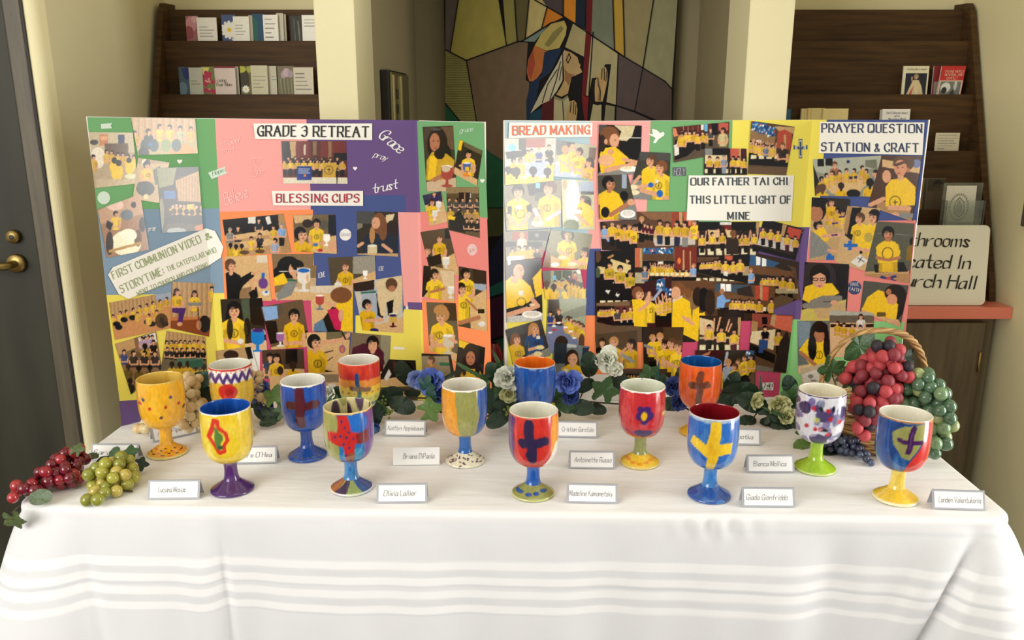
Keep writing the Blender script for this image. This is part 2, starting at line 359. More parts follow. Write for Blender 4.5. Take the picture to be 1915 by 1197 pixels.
# ---------------- counters under the racks ----------------
def counter(name, x0, x1, label):
    e = empty(name, ((x0+x1)/2, 2.5, 0), label, 'cabinet'); cx = (x0+x1)/2
    SAL = mat('salmon_laminate', (228,128,106), .35)
    o = box('countertop', x0-cx, x1-cx, -.235, .25, .865, .9, SAL, e, .002)
    box('body', x0-cx+.004, x1-cx-.03, -.2, .25, 0, .865, WOOD2, e)
    n = 2; wd = (x1-x0-.07)/n
    for i in range(n):
        a = x0-cx+.015+i*wd
        d = box('cabinet_door', a+.006, a+wd-.006, -.218, -.2, .12, .85, WOOD2, e, .003)
        h = tube('hinge', [(a+wd-.012, -.222, .70), (a+wd-.012, -.222, .76)], .004, BRASS, d)
    return e
counter('counter_cabinet', .732, 1.453, 'brown oak cabinet with a salmon laminate top under the rack on the cream side wall')
counter('counter_cabinet', -1.118, -.514, 'oak cabinet hidden behind the board with the communion video title')
# ---------------- literature racks ----------------
TIERS = [(1.80, 2.70), (1.667, 2.645), (1.504, 2.575), (1.335, 2.51), (1.162, 2.445), (.99, 2.38)]   # lip height, front Y of each plank
def rack(x0, x1, label, side):
    e = empty('literature_rack', ((x0+x1)/2, 2.6, .9), label, 'rack'); ox, oy, oz = (x0+x1)/2, 2.6, .9
    for i, (z, y) in enumerate(TIERS):
        zb = TIERS[i+1][0]-.05 if i < 5 else .9
        if i == 0: z = 1.766
        box('shelf_board', x0-ox+.016, x1-ox-.016, y-oy, y+.016-oy, zb-oz, z-oz, WOOD, e, .0015)
        if i > 0: box('shelf_base', x0-ox+.016, x1-ox-.016, y+.016-oy, TIERS[i-1][1]-oy, z-.06-oz, z-.05-oz, WOOD, e)
    for xs in (x0, x1-.018):
        pts = [(xs-ox, .155, .0), (xs-ox, -.26, .0), (xs-ox, -.245, .06), (xs-ox, .058, .858), (xs-ox, .08, .882), (xs-ox, .155, .886)]
        prism('side_panel', pts, (.018, 0, 0), WOOD, e)
    return e
rack(-1.105, -.52, 'dark oak leaflet rack with floral pamphlets behind the left pillar', 0)
rack(.74, 1.445, 'dark oak leaflet rack with red prayer booklets behind the right pillar', 1)
PAPER = mat('leaflet_print', (230,226,216), .6, attr='Col')
PEDGE = mat('leaflet_pages', (226,222,210), .7)
def pamphlet(name, tier, x0, x1, y0, paint, label, cat='booklet', thick=.004, y1=None, lean=.14, group=None, dx=0, yoff=.024, skew=0):
    z, Y = TIERS[tier]; Yf = Y+yoff
    zb = z-.045
    A = at_Y(x0, y0, Yf); B = at_Y(x1, y0, Yf); wd = B.x-A.x; ht = (A.z-zb)*1.01
    if y1: zb = at_Y(x0, y1, Yf).z; ht = A.z-zb
    e = empty(name, (A.x, Yf, zb), label, cat, group)
    nx = max(6, int((x1-x0)/1.1)); ny = max(6, int(nx*ht/max(wd, .01)))
    X, Yy = np.meshgrid(np.linspace(x0, x1, nx+1), np.linspace(y0, y0+(x1-x0)*ht/wd, ny+1))
    C = Canvas(X, Yy, 'W', .5); paint(C); C.noise(.01)
    U = (X-x0)/(x1-x0); V = (Yy-y0)/((x1-x0)*ht/wd)
    P = np.stack([U*wd+(1-V)*dx+skew*0, -.0005+(1-V)*ht*lean*.35, (1-V)*ht], -1)
    box('pages', 0, wd, 0, thick, 0, ht, PEDGE, e, 0, Matrix.Shear('XY', 4, (0, 0)) if 0 else Matrix(((1,0,dx/ht,0),(0,1,lean*.35,.0003),(0,0,1,0),(0,0,0,1))))
    grid_obj('cover', P, C.C, PAPER, e)
    return e
def words(C, x, y, lines, w=1.4, h=3.2, c='G', lh=5.5):
    g = random.Random(int(x*7+y))
    for i, n in enumerate(lines):
        xx = x
        while xx < x+n:
            l = g.uniform(2, 6); C.L([(xx, y+i*lh), (min(x+n, xx+l), y+i*lh)], w, c, .75); xx += l+1.3
def flowerp(c1, c2, c3='y'):
    def f(C, x, y, r, n=8):
        for k in range(n): q = k*2*math.pi/n; C.E(x+math.cos(q)*r*.6, y+math.sin(q)*r*.6, r*.45, r*.22, c1, 1, math.degrees(q))
        C.E(x, y, r*.25, r*.25, c3)
    return f
fl = flowerp('W', 'y')
def p1(C): C.R(340,20,372,90,(170,110,115)); C.E(355,45,10,14,(215,150,160)); C.E(350,60,9,12,(160,80,90)); C.E(362,36,6,6,(230,180,185))
pamphlet('grief_booklet', 1, 345, 368, 30, p1, 'pink flower picture leaflet at the outer end of the upper left rack row')
pamphlet('grief_booklet', 1, 366, 403, 33, lambda C: words(C, 371, 50, [14,26,22,24]), 'plain cream leaflet overlapping the pink flower leaflet in the rack', yoff=.019)
def p2(C): C.R(410,20,450,90,(70,90,140)); fl(C, 426, 55, 16, 12); fl(C, 436, 76, 8, 8)
pamphlet('grief_booklet', 1, 412, 437, 28, p2, 'leaflet with a big white daisy on blue in the upper row')
pamphlet('grief_booklet', 1, 463, 471, 29, lambda C: C.R(460,20,475,90,(190,185,165)), 'thin grey leaflet edge showing behind the daisy leaflet pair')
pamphlet('grief_booklet', 1, 434, 464, 31, lambda C: words(C, 438, 47, [14,12,18,15], c='e'), 'cream leaflet overlapping the white daisy leaflet', yoff=.019)
def p3(C): C.R(460,15,500,90,(30,80,110)); C.P((30,100,90), [(470,30),(480,40),(478,80),(470,80)])
pamphlet('grief_booklet', 1, 470, 492, 26, p3, 'dark teal leaflet in the upper rack row')
pamphlet('grief_booklet', 1, 522, 533, 27, lambda C: C.R(500,15,540,90,(196,190,172)), 'rearmost of the stacked cream leaflets next to the teal one', yoff=.034)
pamphlet('grief_booklet', 1, 515, 528, 25, lambda C: C.R(500,15,540,90,(212,206,190)), 'middle of the stacked cream leaflets next to the teal one', yoff=.028)
pamphlet('grief_booklet', 1, 490, 518, 28, lambda C: words(C, 494, 36, [12,18,16,10,14,20], w=1.8, lh=8), 'foremost cream leaflet with bold dark lines next to the teal one', yoff=.019)
def p4(C): C.R(530,15,590,90,(52,52,44)); C.L([(556,40),(558,80)], 3, (120,120,105)); C.L([(548,35),(550,80)], 2, (90,100,80))
pamphlet('grief_booklet', 1, 541, 566, 30, p4, 'dark leaflet with a faint waterfall near the pillar')
pamphlet('grief_booklet', 1, 563, 600, 28, lambda C: (C.R(563,20,600,28.6,(50,60,110)), words(C, 568, 37, [24,22,20,0])), 'cream leaflet half hidden by the left pillar', yoff=.019)
def p5(C): C.R(325,115,355,185,(70,95,115)); C.P('B', [(338,128),(355,126),(352,145),(345,150),(340,142)]); C.E(338,165,8,12,(110,140,155))
pamphlet('grief_booklet', 2, 332, 352, 126, p5, 'dark blue seascape leaflet at the outer end of the lower left rack row')
pamphlet('grief_booklet', 2, 351, 376, 127, lambda C: (C.R(340,110,380,190,(196,198,184)), words(C, 354, 151, [12,17])), 'grey leaflet overlapping the dark blue seascape leaflet', yoff=.019)
def p6(C):
    C.R(370,115,402,190,(120,130,70)); C.P((230,220,120), [(374,127),(390,127),(385,138),(375,140)])
    for q in range(14): C.E(378+random.Random(q).uniform(-2,20), 135+random.Random(q+50).uniform(0,36), 4, 4, (190,40,85))
    for q in range(6): C.E(380+random.Random(q+9).uniform(0,16), 138+random.Random(q+60).uniform(0,30), 1.6, 1.6, (240,190,160))
pamphlet('grief_booklet', 2, 374, 400, 125, p6, 'leaflet with crimson blossoms in the lower rack row')
pamphlet('grief_booklet', 2, 437, 444, 125, lambda C: C.R(430,110,450,190,(205,200,185)), 'thin leaflet edge behind the pink titled leaflet', yoff=.03)
def pMom(C): C.R(390,110,445,190,(230,212,204)); C.R(390,110,445,127.5,(150,40,70)); 
e = pamphlet('grief_booklet', 2, 399, 438, 125, pMom, 'pale pink leaflet titled Losing Your Mom', yoff=.019)
def on_leaflet(e, tier, yoff, lines, name='lettering', m=None, **kw):
    z, Y = TIERS[tier]; Yf = Y+yoff
    def f(x, y):
        p = at_Y(x, y, Yf+.0); q = p-e.location; return (q.x, .14*.35*q.z-.0016, q.z)
    return text_obj(name, lines, f, m or mat('print_grey', (70,66,60), .6), e, **kw)
on_leaflet(e, 2, .019, [('Losing', (403,153), (422,153), 7), ('Your Mom', (403,161), (433,161), 6.5)], nib=(.35,.1), serif=.6)
def p7(C): C.R(440,110,475,190,(110,105,50)); C.E(455,150,9,20,(60,50,30)); C.E(450,130,8,6,(190,190,70)); fl(C, 456, 166, 7, 10); C.E(464,130,5,6,(170,175,70))
pamphlet('grief_booklet', 2, 447, 470, 124, p7, 'olive leaflet with a small white daisy in the lower rack row')
pamphlet('grief_booklet', 2, 495, 515, 124, lambda C: (C.R(480,110,530,190,(205,200,180)), words(C, 506, 143, [6,8])), 'rear cream leaflet beside the olive daisy leaflet', yoff=.03)
pamphlet('grief_booklet', 2, 467, 498, 123, lambda C: (C.R(460,110,500,190,(212,206,176)), words(C, 471, 143, [24,22,12,18], c='e', lh=6.5)), 'front cream leaflet overlapping the olive daisy leaflet', yoff=.019)
def p8(C):
    C.R(515,110,552,190,(120,112,84)); C.E(528,140,5,7,(175,155,165)); C.E(534,136,7,8,(195,170,180)); C.E(541,138,5,7,(170,150,160))
    for q in range(8): C.L([(522+q*3.4,146),(524+q*3.2,178)], 1.2, (90,98,70) if q%2 else (150,150,120))
pamphlet('grief_booklet', 2, 517, 549, 124, p8, 'leaflet with lilac tulips on brown')
pamphlet('grief_booklet', 2, 547, 584, 125, lambda C: (C.R(540,110,590,190,(214,206,186)), C.R(540,110,590,127,(90,50,50)), words(C, 551, 138, [16,16,20,22,28], w=1.8, lh=7)), 'cream leaflet overlapping the lilac tulip leaflet', yoff=.019)
# right rack
def q1(C):
    C.R(1680,110,1745,200,(236,228,196)); C.R(1697,137,1737,185,(30,34,50)); C.E(1717,143,4.5,5,(225,205,150),.7); C.E(1717,144,3,3.6,'H'); C.E(1717,144.5,2,2.6,'s')
    C.P((224,204,160), [(1712,149),(1722,149),(1728,160),(1733,178),(1700,178),(1707,160)]); C.P((205,95,80), [(1714,158),(1710,178),(1704,178)]); C.P((235,220,180), [(1718,158),(1724,178),(1716,178)]); C.L([(1710,152),(1709,144)], 2, 's')
e = pamphlet('prayer_booklet', 2, 1692, 1740, 124, q1, 'white booklet with a robed figure on a navy panel, right rack', lean=.14)
on_leaflet(e, 2, .024, [('The Divine Mercy Chaplet', (1697,131), (1735,131), 4)], nib=(.3,.1), slant=.2)
def q2(C): C.R(1740,110,1800,200,(130,30,34)); C.R(1752,152,1762,190,(150,140,130))
pamphlet('prayer_booklet', 2, 1749, 1770, 124, q2, 'darker red booklet mostly hidden behind the bright red one', yoff=.034)
def q3(C): C.R(1740,110,1820,200,(196,44,44)); C.R(1757,150,1800,190,(240,225,200)); C.R(1758.5,151.5,1798.5,190,(120,120,116)); C.E(1770,163,9,9,(225,225,215)); C.E(1768,168,5,6,(45,45,45)); C.E(1788,160,3,8,(200,200,190)); C.E(1788,154,2,2,(230,225,210)); C.P((60,60,60), [(1775,180),(1785,165),(1790,180)])
e = pamphlet('prayer_booklet', 2, 1756, 1801, 124, q3, 'bright red tilted booklet with a grey picture, right rack', dx=.013, yoff=.019)
z_, Y_ = TIERS[2]
on_leaflet(e, 2, .019, [('DIVINE MERCY', (1769,136), (1805,136), 5), ('NOVENA AND', (1768,142), (1802,142), 4.6), ('CHAPLET', (1771,148.5), (1792,148.5), 4.6)], nib=(.3,.12), slant=.2, m=mat('print_cream', (240,220,190), .6))
pamphlet('blue_booklet', 3, 1455, 1481, 205, lambda C: C.R(1440,190,1490,300,(50,98,130)), 'small blue booklet at the edge of the right pillar')
def q4(C): C.R(1490,190,1600,300,(232,214,150)); [C.L([(x,200),(x,300)], 1, (200,170,90)) for x in (1507,1513,1519,1538,1541)]
for i, (a, b) in enumerate([(1501,1520),(1513,1544),(1541,1589)]):
    pamphlet('yellow_booklet', 3, a, b, 204-(i==1), q4, ['end book of the yellow booklet bundle, nearest the right pillar','middle of the yellow booklets behind the question board','widest yellow booklet behind the question board'][i], thick=.010, yoff=.028-.005*i)
pamphlet('prayer_booklet', 3, 1649, 1660, 206, lambda C: C.R(1600,190,1720,300,(220,215,205)), 'white booklet edge peeking beside the lettered white booklet', yoff=.034)
e = pamphlet('prayer_booklet', 3, 1653, 1705, 205, lambda C: C.R(1600,190,1720,300,(246,244,236)), 'white booklet with blue lines rising behind the navy board edge')
on_leaflet(e, 3, .024, [('Saint Catherine Laboure', (1659,213), (1699,213), 4.5), ('and the', (1674,218.5), (1684,218.5), 4), ('Miraculous Medal', (1663,224.5), (1695,224.5), 4.5)], nib=(.35,.1), slant=.15, m=mat('print_blue', (50,60,110), .6))
pamphlet('prayer_card', 3, 1752, 1797, 249, lambda C: (C.R(1740,240,1810,330,(222,214,188)), words(C, 1757, 254, [34,36,30,34,28], w=.9, lh=4.8), words(C, 1757, 278, [14], w=1.2)), 'cream card with typed lines, right rack near the side panel', thick=.001)
def q5(C): C.R(1720,325,1780,430,(72,62,48)); C.E(1757,345,9,7,(30,26,24)); C.E(1767,350,4,5,(110,85,65)); C.R(1738,358,1772,400,(100,86,70)); C.R(1750,345,1775,395,(90,76,62),.6); C.L([(1737,334),(1737,400)], 1.5, (110,100,85))
pamphlet('dark_booklet', 4, 1731, 1772, 335, q5, 'dim brown booklet behind the clear leaflet holder')
pamphlet('dark_booklet', 4, 1716, 1729, 334, lambda C: C.R(1700,320,1740,430,(206,150,60)), 'orange booklet edge beside the navy edged board', yoff=.019)
# clear holder with folded print
e = empty('leaflet_holder', (at_Y(1800, 420, 2.36).x, 2.36, .99), 'clear acrylic leaflet holder above the white hall sign', 'holder')
CL = mat('clear_acrylic', (225,232,228), .08, trans=.9, spec=.6)
a, b = at_Y(1772, 375, 2.36), at_Y(1834, 440, 2.36); ox, oz = e.location.x, e.location.z
box('front_panel', a.x-ox+.004, b.x-ox-.008, -.004, -.002, b.z-oz, a.z-oz, CL, e); box('back_panel', a.x-ox-.004, b.x-ox, .022, .024, b.z-oz, a.z-oz+.05, CL, e)
box('side_panel', a.x-ox-.002, a.x-ox, -.003, .024, b.z-oz, a.z-oz, CL, e); box('side_panel', b.x-ox-.002, b.x-ox, -.003, .024, b.z-oz, a.z-oz, CL, e); box('base', a.x-ox, b.x-ox, -.003, .024, b.z-oz-.003, b.z-oz, CL, e)
def q6(C):
    C.R(1760,340,1840,450,(240,236,222)); C.L([(1802,372),(1795,380),(1793,392),(1795,402),(1803,408),(1811,402),(1812,392),(1810,380),(1802,372)], 1.6, 'G'); C.E(1802,392,6,13,'G',.35); C.E(1802,380,2.2,3,'g'); C.L([(1799,386),(1797,400)], 1, 'G'); C.L([(1805,386),(1808,400)], 1, 'G')
    for q in range(26):
        t = q*math.pi*2/26; C.E(1802+17*math.cos(t), 390+24*math.sin(t), 1.6, 2.2, 'g')
pamphlet('oval_print_leaflet', 5, 1776, 1832, 350, q6, 'white leaflet with a grey oval print inside the clear holder', thick=.003, yoff=-.012)
# hall sign leaning on the rack
sp = Vector((1.21, 2.285, .902)); e = empty('hall_sign', sp, 'white rounded sign with black italic lettering on the salmon counter', 'sign')
A = at_Y(1845, 423, 2.31); B = at_Y(1640, 569, 2.285)
wd = 1.385-1.095; x1s = at_Y(1846, 500, 2.3).x-sp.x; x0s = at_Y(1635, 500, 2.3).x-sp.x; hs = A.z-.9
pts = []
for cx, cz, a0 in ((x1s-.015, hs-.015, 0), (x0s+.015, hs-.015, 90), (x0s+.015, .015, 180), (x1s-.015, .015, 270)):
    for q in np.linspace(0, 90, 6): pts.append((cx+.015*math.cos(math.radians(a0+q)), 0, cz+.015*math.sin(math.radians(a0+q))))
plate = prism('plate', [(x, .12*z, z) for x, y, z in pts], (0, .006, 0), mat('white_board', (240,236,218), .35), e)
def fs(x, y):
    d = ray(x, y); q = Vector((0, EYE, 0)); # plane y = sp.y+.12*(z-sp.z)
    t = (sp.y+.12*(EYE-sp.z))/(d.y-.12*d.z); p = Vector((0, 0, EYE))+d*t-sp; return (p.x, p.y-.0012, p.z)
text_obj('lettering', [('Bathrooms', (1666,459), (1811,462), 25), ('Located In', (1662,499), (1812,503), 25), ('Church Hall', (1655,534), (1822,541), 25)], fs, mat('sign_black', (40,34,30), .5), e, nib=(.42,.22), slant=.22, th=.08)
# wall plaque cut by the frame edge
box_ = box('wall_plaque', 1.443, 1.454, at_Y(1912, 400, 2.34).y-.12, 2.275, at_Y(1912, 418, 2.33).z, at_Y(1912, 372, 2.33).z, mat('plaque_grey', (92,86,78), .4), None, .002)
tag(box_, 'small grey plaque on the cream side wall at the picture edge', 'plaque')
# wall speaker panel in recess
def xpl(x, y):   # on left recess wall
    a, b = Vector((-.407, 2.47)), Vector((-.343, 3.0)); d = ray(x, y); n = Vector((b.y-a.y, -(b.x-a.x))); t = n.dot(a)/(n.x*d.x+n.y*d.y); return Vector((d.x*t, d.y*t, EYE+d.z*t))
a = xpl(712, 200); e = empty('intercom_panel', (a.x, a.y, EYE-.05), 'black and silver intercom box with a grille in the shadowed recess', 'intercom')
dirv = Vector((.064, .53, 0)).normalized(); nrm = Vector((dirv.y, -dirv.x, 0))
Mx = Matrix(((dirv.x, nrm.x, 0, 0), (dirv.y, nrm.y, 0, 0), (0, 0, 1, 0), (0, 0, 0, 1)))
BLK = mat('black_plastic', (34,32,30), .35); SIL = mat('aged_silver', (150,140,105), .3, metal=.7)
box('housing', 0, .22, 0, .03, -.12, .195, BLK, e, .006, Mx)
box('face_panel', .004, .216, .03, .036, -.11, .188, SIL, e, .002, Mx)
for k in range(2): box('bezel', .01+.09*k, .025+.09*k, .036, .041, -.1, .18, mat('bright_trim', (215,200,150), .3, metal=.6), e, .001, Mx)
for r in range(4):
    for c in range(3): box('grille_slot', .036+c*.018, .044+c*.018, .036, .0368, .14-r*.045-.03, .14-r*.045, BLK, e, 0, Mx)
for c in range(3): box('knob', .14+c*.02, .15+c*.02, .036, .042, -.02, 0, BLK, e, .001, Mx)
# ---------------- banner with praying figure ----------------
BY = 2.955
bn = empty('church_banner', (.17, BY, 1.2), 'tall banner of coloured shapes with a veiled praying woman in the recess', 'banner')
bc = mat('banner_cloth', (200,200,180), .85, attr='Col', noise=.12, nscale=35, nstretch=(1,1,.5))
BPOLY = [((112,100,98), [(833,-160),(862,-160),(858,0),(842,96),(833,93)]), ((190,178,92), [(862,-160),(930,-160),(932,0),(947,84),(872,113),(842,96),(858,0)]),
 ((165,155,85), [(930,-160),(960,-160),(963,0),(967,78),(947,84)]), ((112,102,62), [(960,-160),(992,-160),(988,0),(982,72),(973,77),(967,78),(963,0)]), ((218,198,130), [(992,-160),(1000,-30),(1023,13),(1013,52),(982,72),(988,0)]),
 ((232,142,45), [(1023,13),(1053,32),(1013,52)]), ((88,76,76), [(995,-160),(1056,-160),(1053,28),(1023,13),(1000,-20)]), ((236,150,45), [(1056,-160),(1080,-160),(1076,43),(1053,30)]),
 ((28,42,60), [(1080,-160),(1100,-160),(1093,55),(1076,43)]), ((118,28,34), [(1100,-160),(1114,-160),(1108,60),(1101,180),(1088,178),(1096,57)]), ((132,138,116), [(1114,-160),(1144,-160),(1148,92),(1106,66)]),
 ((208,168,66), [(1144,-160),(1163,-160),(1168,105),(1149,92)]), ((168,154,108), [(1163,-160),(1232,-160),(1222,0),(1202,126),(1168,105)]), ((162,158,118), [(1232,-160),(1275,-160),(1267,0),(1256,165),(1243,152),(1202,126),(1222,0)]),
 ((166,160,98), [(833,93),(872,113),(898,245),(875,245),(833,193)]), ((128,106,82), [(872,113),(967,78),(987,80),(983,150),(990,154),(983,245),(940,300),(912,282),(898,245)]), ((30,96,66), [(833,193),(875,245),(912,282),(943,303),(943,388),(833,388)]),
 ((132,152,140), [(975,77),(1027,45),(1013,62),(1000,78)]), ((206,186,104), [(1000,85),(1013,62),(1030,45),(1045,38),(1055,38),(1060,50),(1058,65),(1046,90),(1022,95)]), ((150,140,84), [(1018,84),(1034,60),(1050,48),(1054,54),(1040,72),(1026,88)]),
 ((208,122,62), [(1000,85),(1022,96),(1017,115),(1013,135),(1000,152),(990,152),(985,135),(988,112)]), ((184,82,58), [(997,92),(1001,120),(993,150),(986,136),(989,112)]), ((192,178,128), [(1072,43),(1096,57),(1092,106),(1057,88)]),
 ((32,52,84), [(1018,98),(1052,90),(1030,135),(1010,150),(1002,190),(985,245),(984,190),(992,155),(1013,140)]), ((96,28,36), [(1015,190),(1035,180),(1035,245),(1010,245)]), ((30,74,96), [(992,212),(1014,202),(1010,245),(985,245)]),
 ((218,208,174), [(1056,93),(1052,150),(1043,168),(1028,188),(1012,195),(992,212),(1010,175),(1030,140),(1042,120),(1050,103)]), ((206,172,118), [(1056,94),(1068,98),(1080,107),(1083,118),(1086,122),(1084,126),(1087,130),(1089,135),(1075,142),(1069,144),(1062,175),(1050,181),(1040,177),(1049,163),(1055,150),(1054,120)]),
 ((168,120,78), [(1056,128),(1062,136),(1076,141),(1069,144),(1064,160),(1056,150)]), ((204,194,150), [(1036,180),(1052,188),(1062,180),(1068,200),(1062,245),(1035,245)]), ((160,152,116), [(1036,178),(1052,184),(1061,176),(1062,182),(1052,190),(1036,185)]), ((206,172,118), [(1055,245),(1060,208),(1066,190),(1073,187),(1078,192),(1080,205),(1075,245)]), ((134,32,38), [(1088,178),(1101,182),(1097,245),(1090,205)]),
 ((194,182,134), [(1106,68),(1155,99),(1152,198),(1134,193),(1143,120),(1132,120),(1119,145),(1107,146),(1101,180),(1096,178)]), ((206,172,118), [(1113,150),(1118,145),(1121,135),(1128,125),(1133,126),(1136,135),(1136,150),(1132,170),(1127,190),(1113,190),(1112,170)]), ((170,128,86), [(1121,150),(1124,170),(1122,188),(1117,188),(1120,170)]), ((198,188,142), [(1109,195),(1125,196),(1124,245),(1100,245)]), ((160,152,116), [(1133,196),(1150,199),(1148,245),(1128,245)]),
 ((98,82,80), [(1157,101),(1202,128),(1187,208),(1152,196)]), ((94,78,74), [(1202,128),(1243,152),(1256,165),(1256,245),(1225,225),(1187,208)]), ((104,88,84), [(1152,199),(1187,211),(1225,228),(1256,250),(1256,388),(1150,388)]),
 ((74,82,48), [(833,390),(943,390),(950,440),(833,450)]), ((26,34,70), [(900,500),(950,420),(950,525),(900,540)]), ((34,112,110), [(900,545),(950,520),(950,545),(900,560)]), ((70,24,60), [(900,565),(950,550),(950,625),(900,640)]), ((30,90,70), [(900,645),(950,630),(950,720),(900,720)])]
BLINES = [(2.4,[(833,93),(872,113),(967,78),(976,77),(1002,61),(1030,43),(1055,37)]),(2.4,[(1000,0),(1053,30),(1106,66),(1155,99),(1202,127),(1243,152),(1256,166)]),(2,[(857,0),(842,96)]),(2,[(933,0),(947,84)]),(2,[(962,0),(967,78)]),(2,[(989,0),(982,72)]),(2,[(1023,13),(1013,52)]),(2,[(872,113),(893,235)]),(2,[(833,193),(875,245)]),
 (2,[(1053,0),(1053,30)]),(2,[(1109,60),(1101,180)]),(2,[(1146,0),(1149,92)]),(2,[(1165,0),(1168,105)]),(2,[(1222,0),(1202,127),(1187,208)]),(2,[(1156,100),(1151,235)]),(2,[(1134,192),(1152,197),(1187,208),(1225,224),(1256,240)]),(1.6,[(1052,95),(1053,150),(1043,168)]),(1.4,[(1048,115),(1040,150),(1028,186)]),(1.4,[(1042,130),(1024,158),(1014,192)]),(1.2,[(1050,125),(1046,150)]),
 (1.4,[(1064,100),(1059,112),(1062,118),(1067,108),(1064,100)]),(1.4,[(1126,128),(1125,148)]),(1.4,[(1130,128),(1130,150)]),(1.2,[(1134,134),(1133,152)]),(1.4,[(1118,146),(1119,160),(1123,172),(1122,188)]),(1.4,[(1068,192),(1066,210)]),(1.2,[(1073,190),(1072,212)]),(1.2,[(1077,196),(1076,214)]),(2,[(1109,193),(1117,196),(1126,194)]),(1.4,[(1052,190),(1055,235)]),(2,[(1036,178),(1051,184),(1062,176)])]
def bpt(x, y, k): p = at_Y(x, y, BY-k*.00012); return (p.x-.17, p.y-BY, p.z-1.2)
vs = []; fs2 = []; cs = []
def addp(c, pts, k):
    b = len(vs); vs.extend(bpt(x, y, k) for x, y in pts); fs2.append(tuple(range(b, b+len(pts)))); cs.extend([c]*len(pts))
k = 1
for c, pts in BPOLY: addp(c, pts, k); k += 1
for wd, pts in BLINES:
    for (x0, y0), (x1, y1) in zip(pts[:-1], pts[1:]):
        L = math.hypot(x1-x0, y1-y0); nx, ny = -(y1-y0)/L*wd/2, (x1-x0)/L*wd/2; tx, ty = (x1-x0)/L*.6, (y1-y0)/L*.6
        addp((22,18,20), [(x0+nx-tx,y0+ny-ty),(x1+nx+tx,y1+ny+ty),(x1-nx+tx,y1-ny+ty),(x0-nx-tx,y0-ny-ty)], k)
for r in range(30):   # woven hatch on the olive patch
    y = 100+r*4.4; xl = 833 if y < 193 else 833+(y-193)*.82; xr = min(872+(y-113)*.19, 898) if y > 113 else 833+(y-93)*1.9
    if xr > xl+2 and y < 235: addp((122,114,62), [(xl,y),(xr,y),(xr,y+1),(xl,y+1)], k)
me = bpy.data.meshes.new('figure_patches'); me.from_pydata(vs, [], fs2); me.materials.append(bc)
ca = me.color_attributes.new('Col', 'FLOAT_COLOR', 'POINT'); ca.data.foreach_set('color', np.concatenate([lin_arr(np.array(cs, float)), np.ones((len(cs), 1))], 1).astype(np.float32).ravel())
bm = bmesh.new(); bm.from_mesh(me); bmesh.ops.triangulate(bm, faces=bm.faces[:]); bm.to_mesh(me); bm.free()
link(bpy.data.objects.new('coloured_patches', me), bn)
A = at_Y(833, 0, BY); B = at_Y(1264, 100, BY)
box('backing_cloth', A.x-.17-.006, B.x-.17, .0, .006, -.95, .95, mat('banner_black', (26,22,24), .9), bn)
tube('hanging_rod', [(A.x-.2, .0, .955), (B.x-.14, .0, .955)], .008, WOOD, bn)
# ---------------- table and cloth ----------------
tb = empty('folding_table', (0, 1.72, 0), 'long folding table hidden under the white cloth', 'table', rz=math.radians(-1.6))
TX = .905; TYF = -.375; TYB = .36
box('tabletop', -TX, TX, TYF+.004, TYB-.004, TZ-.035, TZ-.004, mat('table_laminate', (190,180,160), .5), tb, .004)
for sx in (-.78, .78):
    for sy in (TYF+.09, TYB-.09): tube('leg', [(sx, sy, .0), (sx, sy, TZ-.035)], .014, mat('leg_steel', (120,120,118), .35, metal=.8), tb)
CLO = bpy.data.materials.new('white_damask'); CLO.use_nodes = True; nt = CLO.node_tree; b = nt.nodes['Principled BSDF']
b.inputs['Sheen Weight'].default_value = .15; b.inputs['Specular IOR Level'].default_value = .3
at = nt.nodes.new('ShaderNodeAttribute'); at.attribute_name = 'Col'; sr = nt.nodes.new('ShaderNodeSeparateColor'); nt.links.new(at.outputs['Color'], sr.inputs[0])
mx = nt.nodes.new('ShaderNodeMix'); mx.data_type = 'RGBA'; nt.links.new(sr.outputs[0], mx.inputs[0])
mx.inputs[6].default_value = (*lin((216,218,221)), 1); mx.inputs[7].default_value = (*lin((250,250,250)), 1); nt.links.new(mx.outputs[2], b.inputs['Base Color'])
mr = nt.nodes.new('ShaderNodeMapRange'); nt.links.new(sr.outputs[0], mr.inputs[0]); mr.inputs[3].default_value = .75; mr.inputs[4].default_value = .42; nt.links.new(mr.outputs[0], b.inputs['Roughness'])
tc = nt.nodes.new('ShaderNodeTexCoord'); mp = nt.nodes.new('ShaderNodeMapping'); mp.inputs['Scale'].default_value = (.6, 2.5, .4); nt.links.new(tc.outputs['Object'], mp.inputs[0])
nz = nt.nodes.new('ShaderNodeTexNoise'); nz.inputs['Scale'].default_value = 7; nz.inputs['Detail'].default_value = 3; nt.links.new(mp.outputs[0], nz.inputs[0])
wv = nt.nodes.new('ShaderNodeTexWave'); wv.inputs['Scale'].default_value = 260; wv.inputs['Distortion'].default_value = 1; nt.links.new(tc.outputs['Object'], wv.inputs[0])
bp1 = nt.nodes.new('ShaderNodeBump'); bp1.inputs['Strength'].default_value = .5; bp1.inputs['Distance'].default_value = .012; nt.links.new(nz.outputs[0], bp1.inputs['Height'])
bp = nt.nodes.new('ShaderNodeBump'); bp.inputs['Strength'].default_value = .12; bp.inputs['Distance'].default_value = .001; nt.links.new(wv.outputs[0], bp.inputs['Height']); nt.links.new(bp1.outputs[0], bp.inputs['Normal'])
nt.links.new(bp.outputs[0], b.inputs['Normal'])
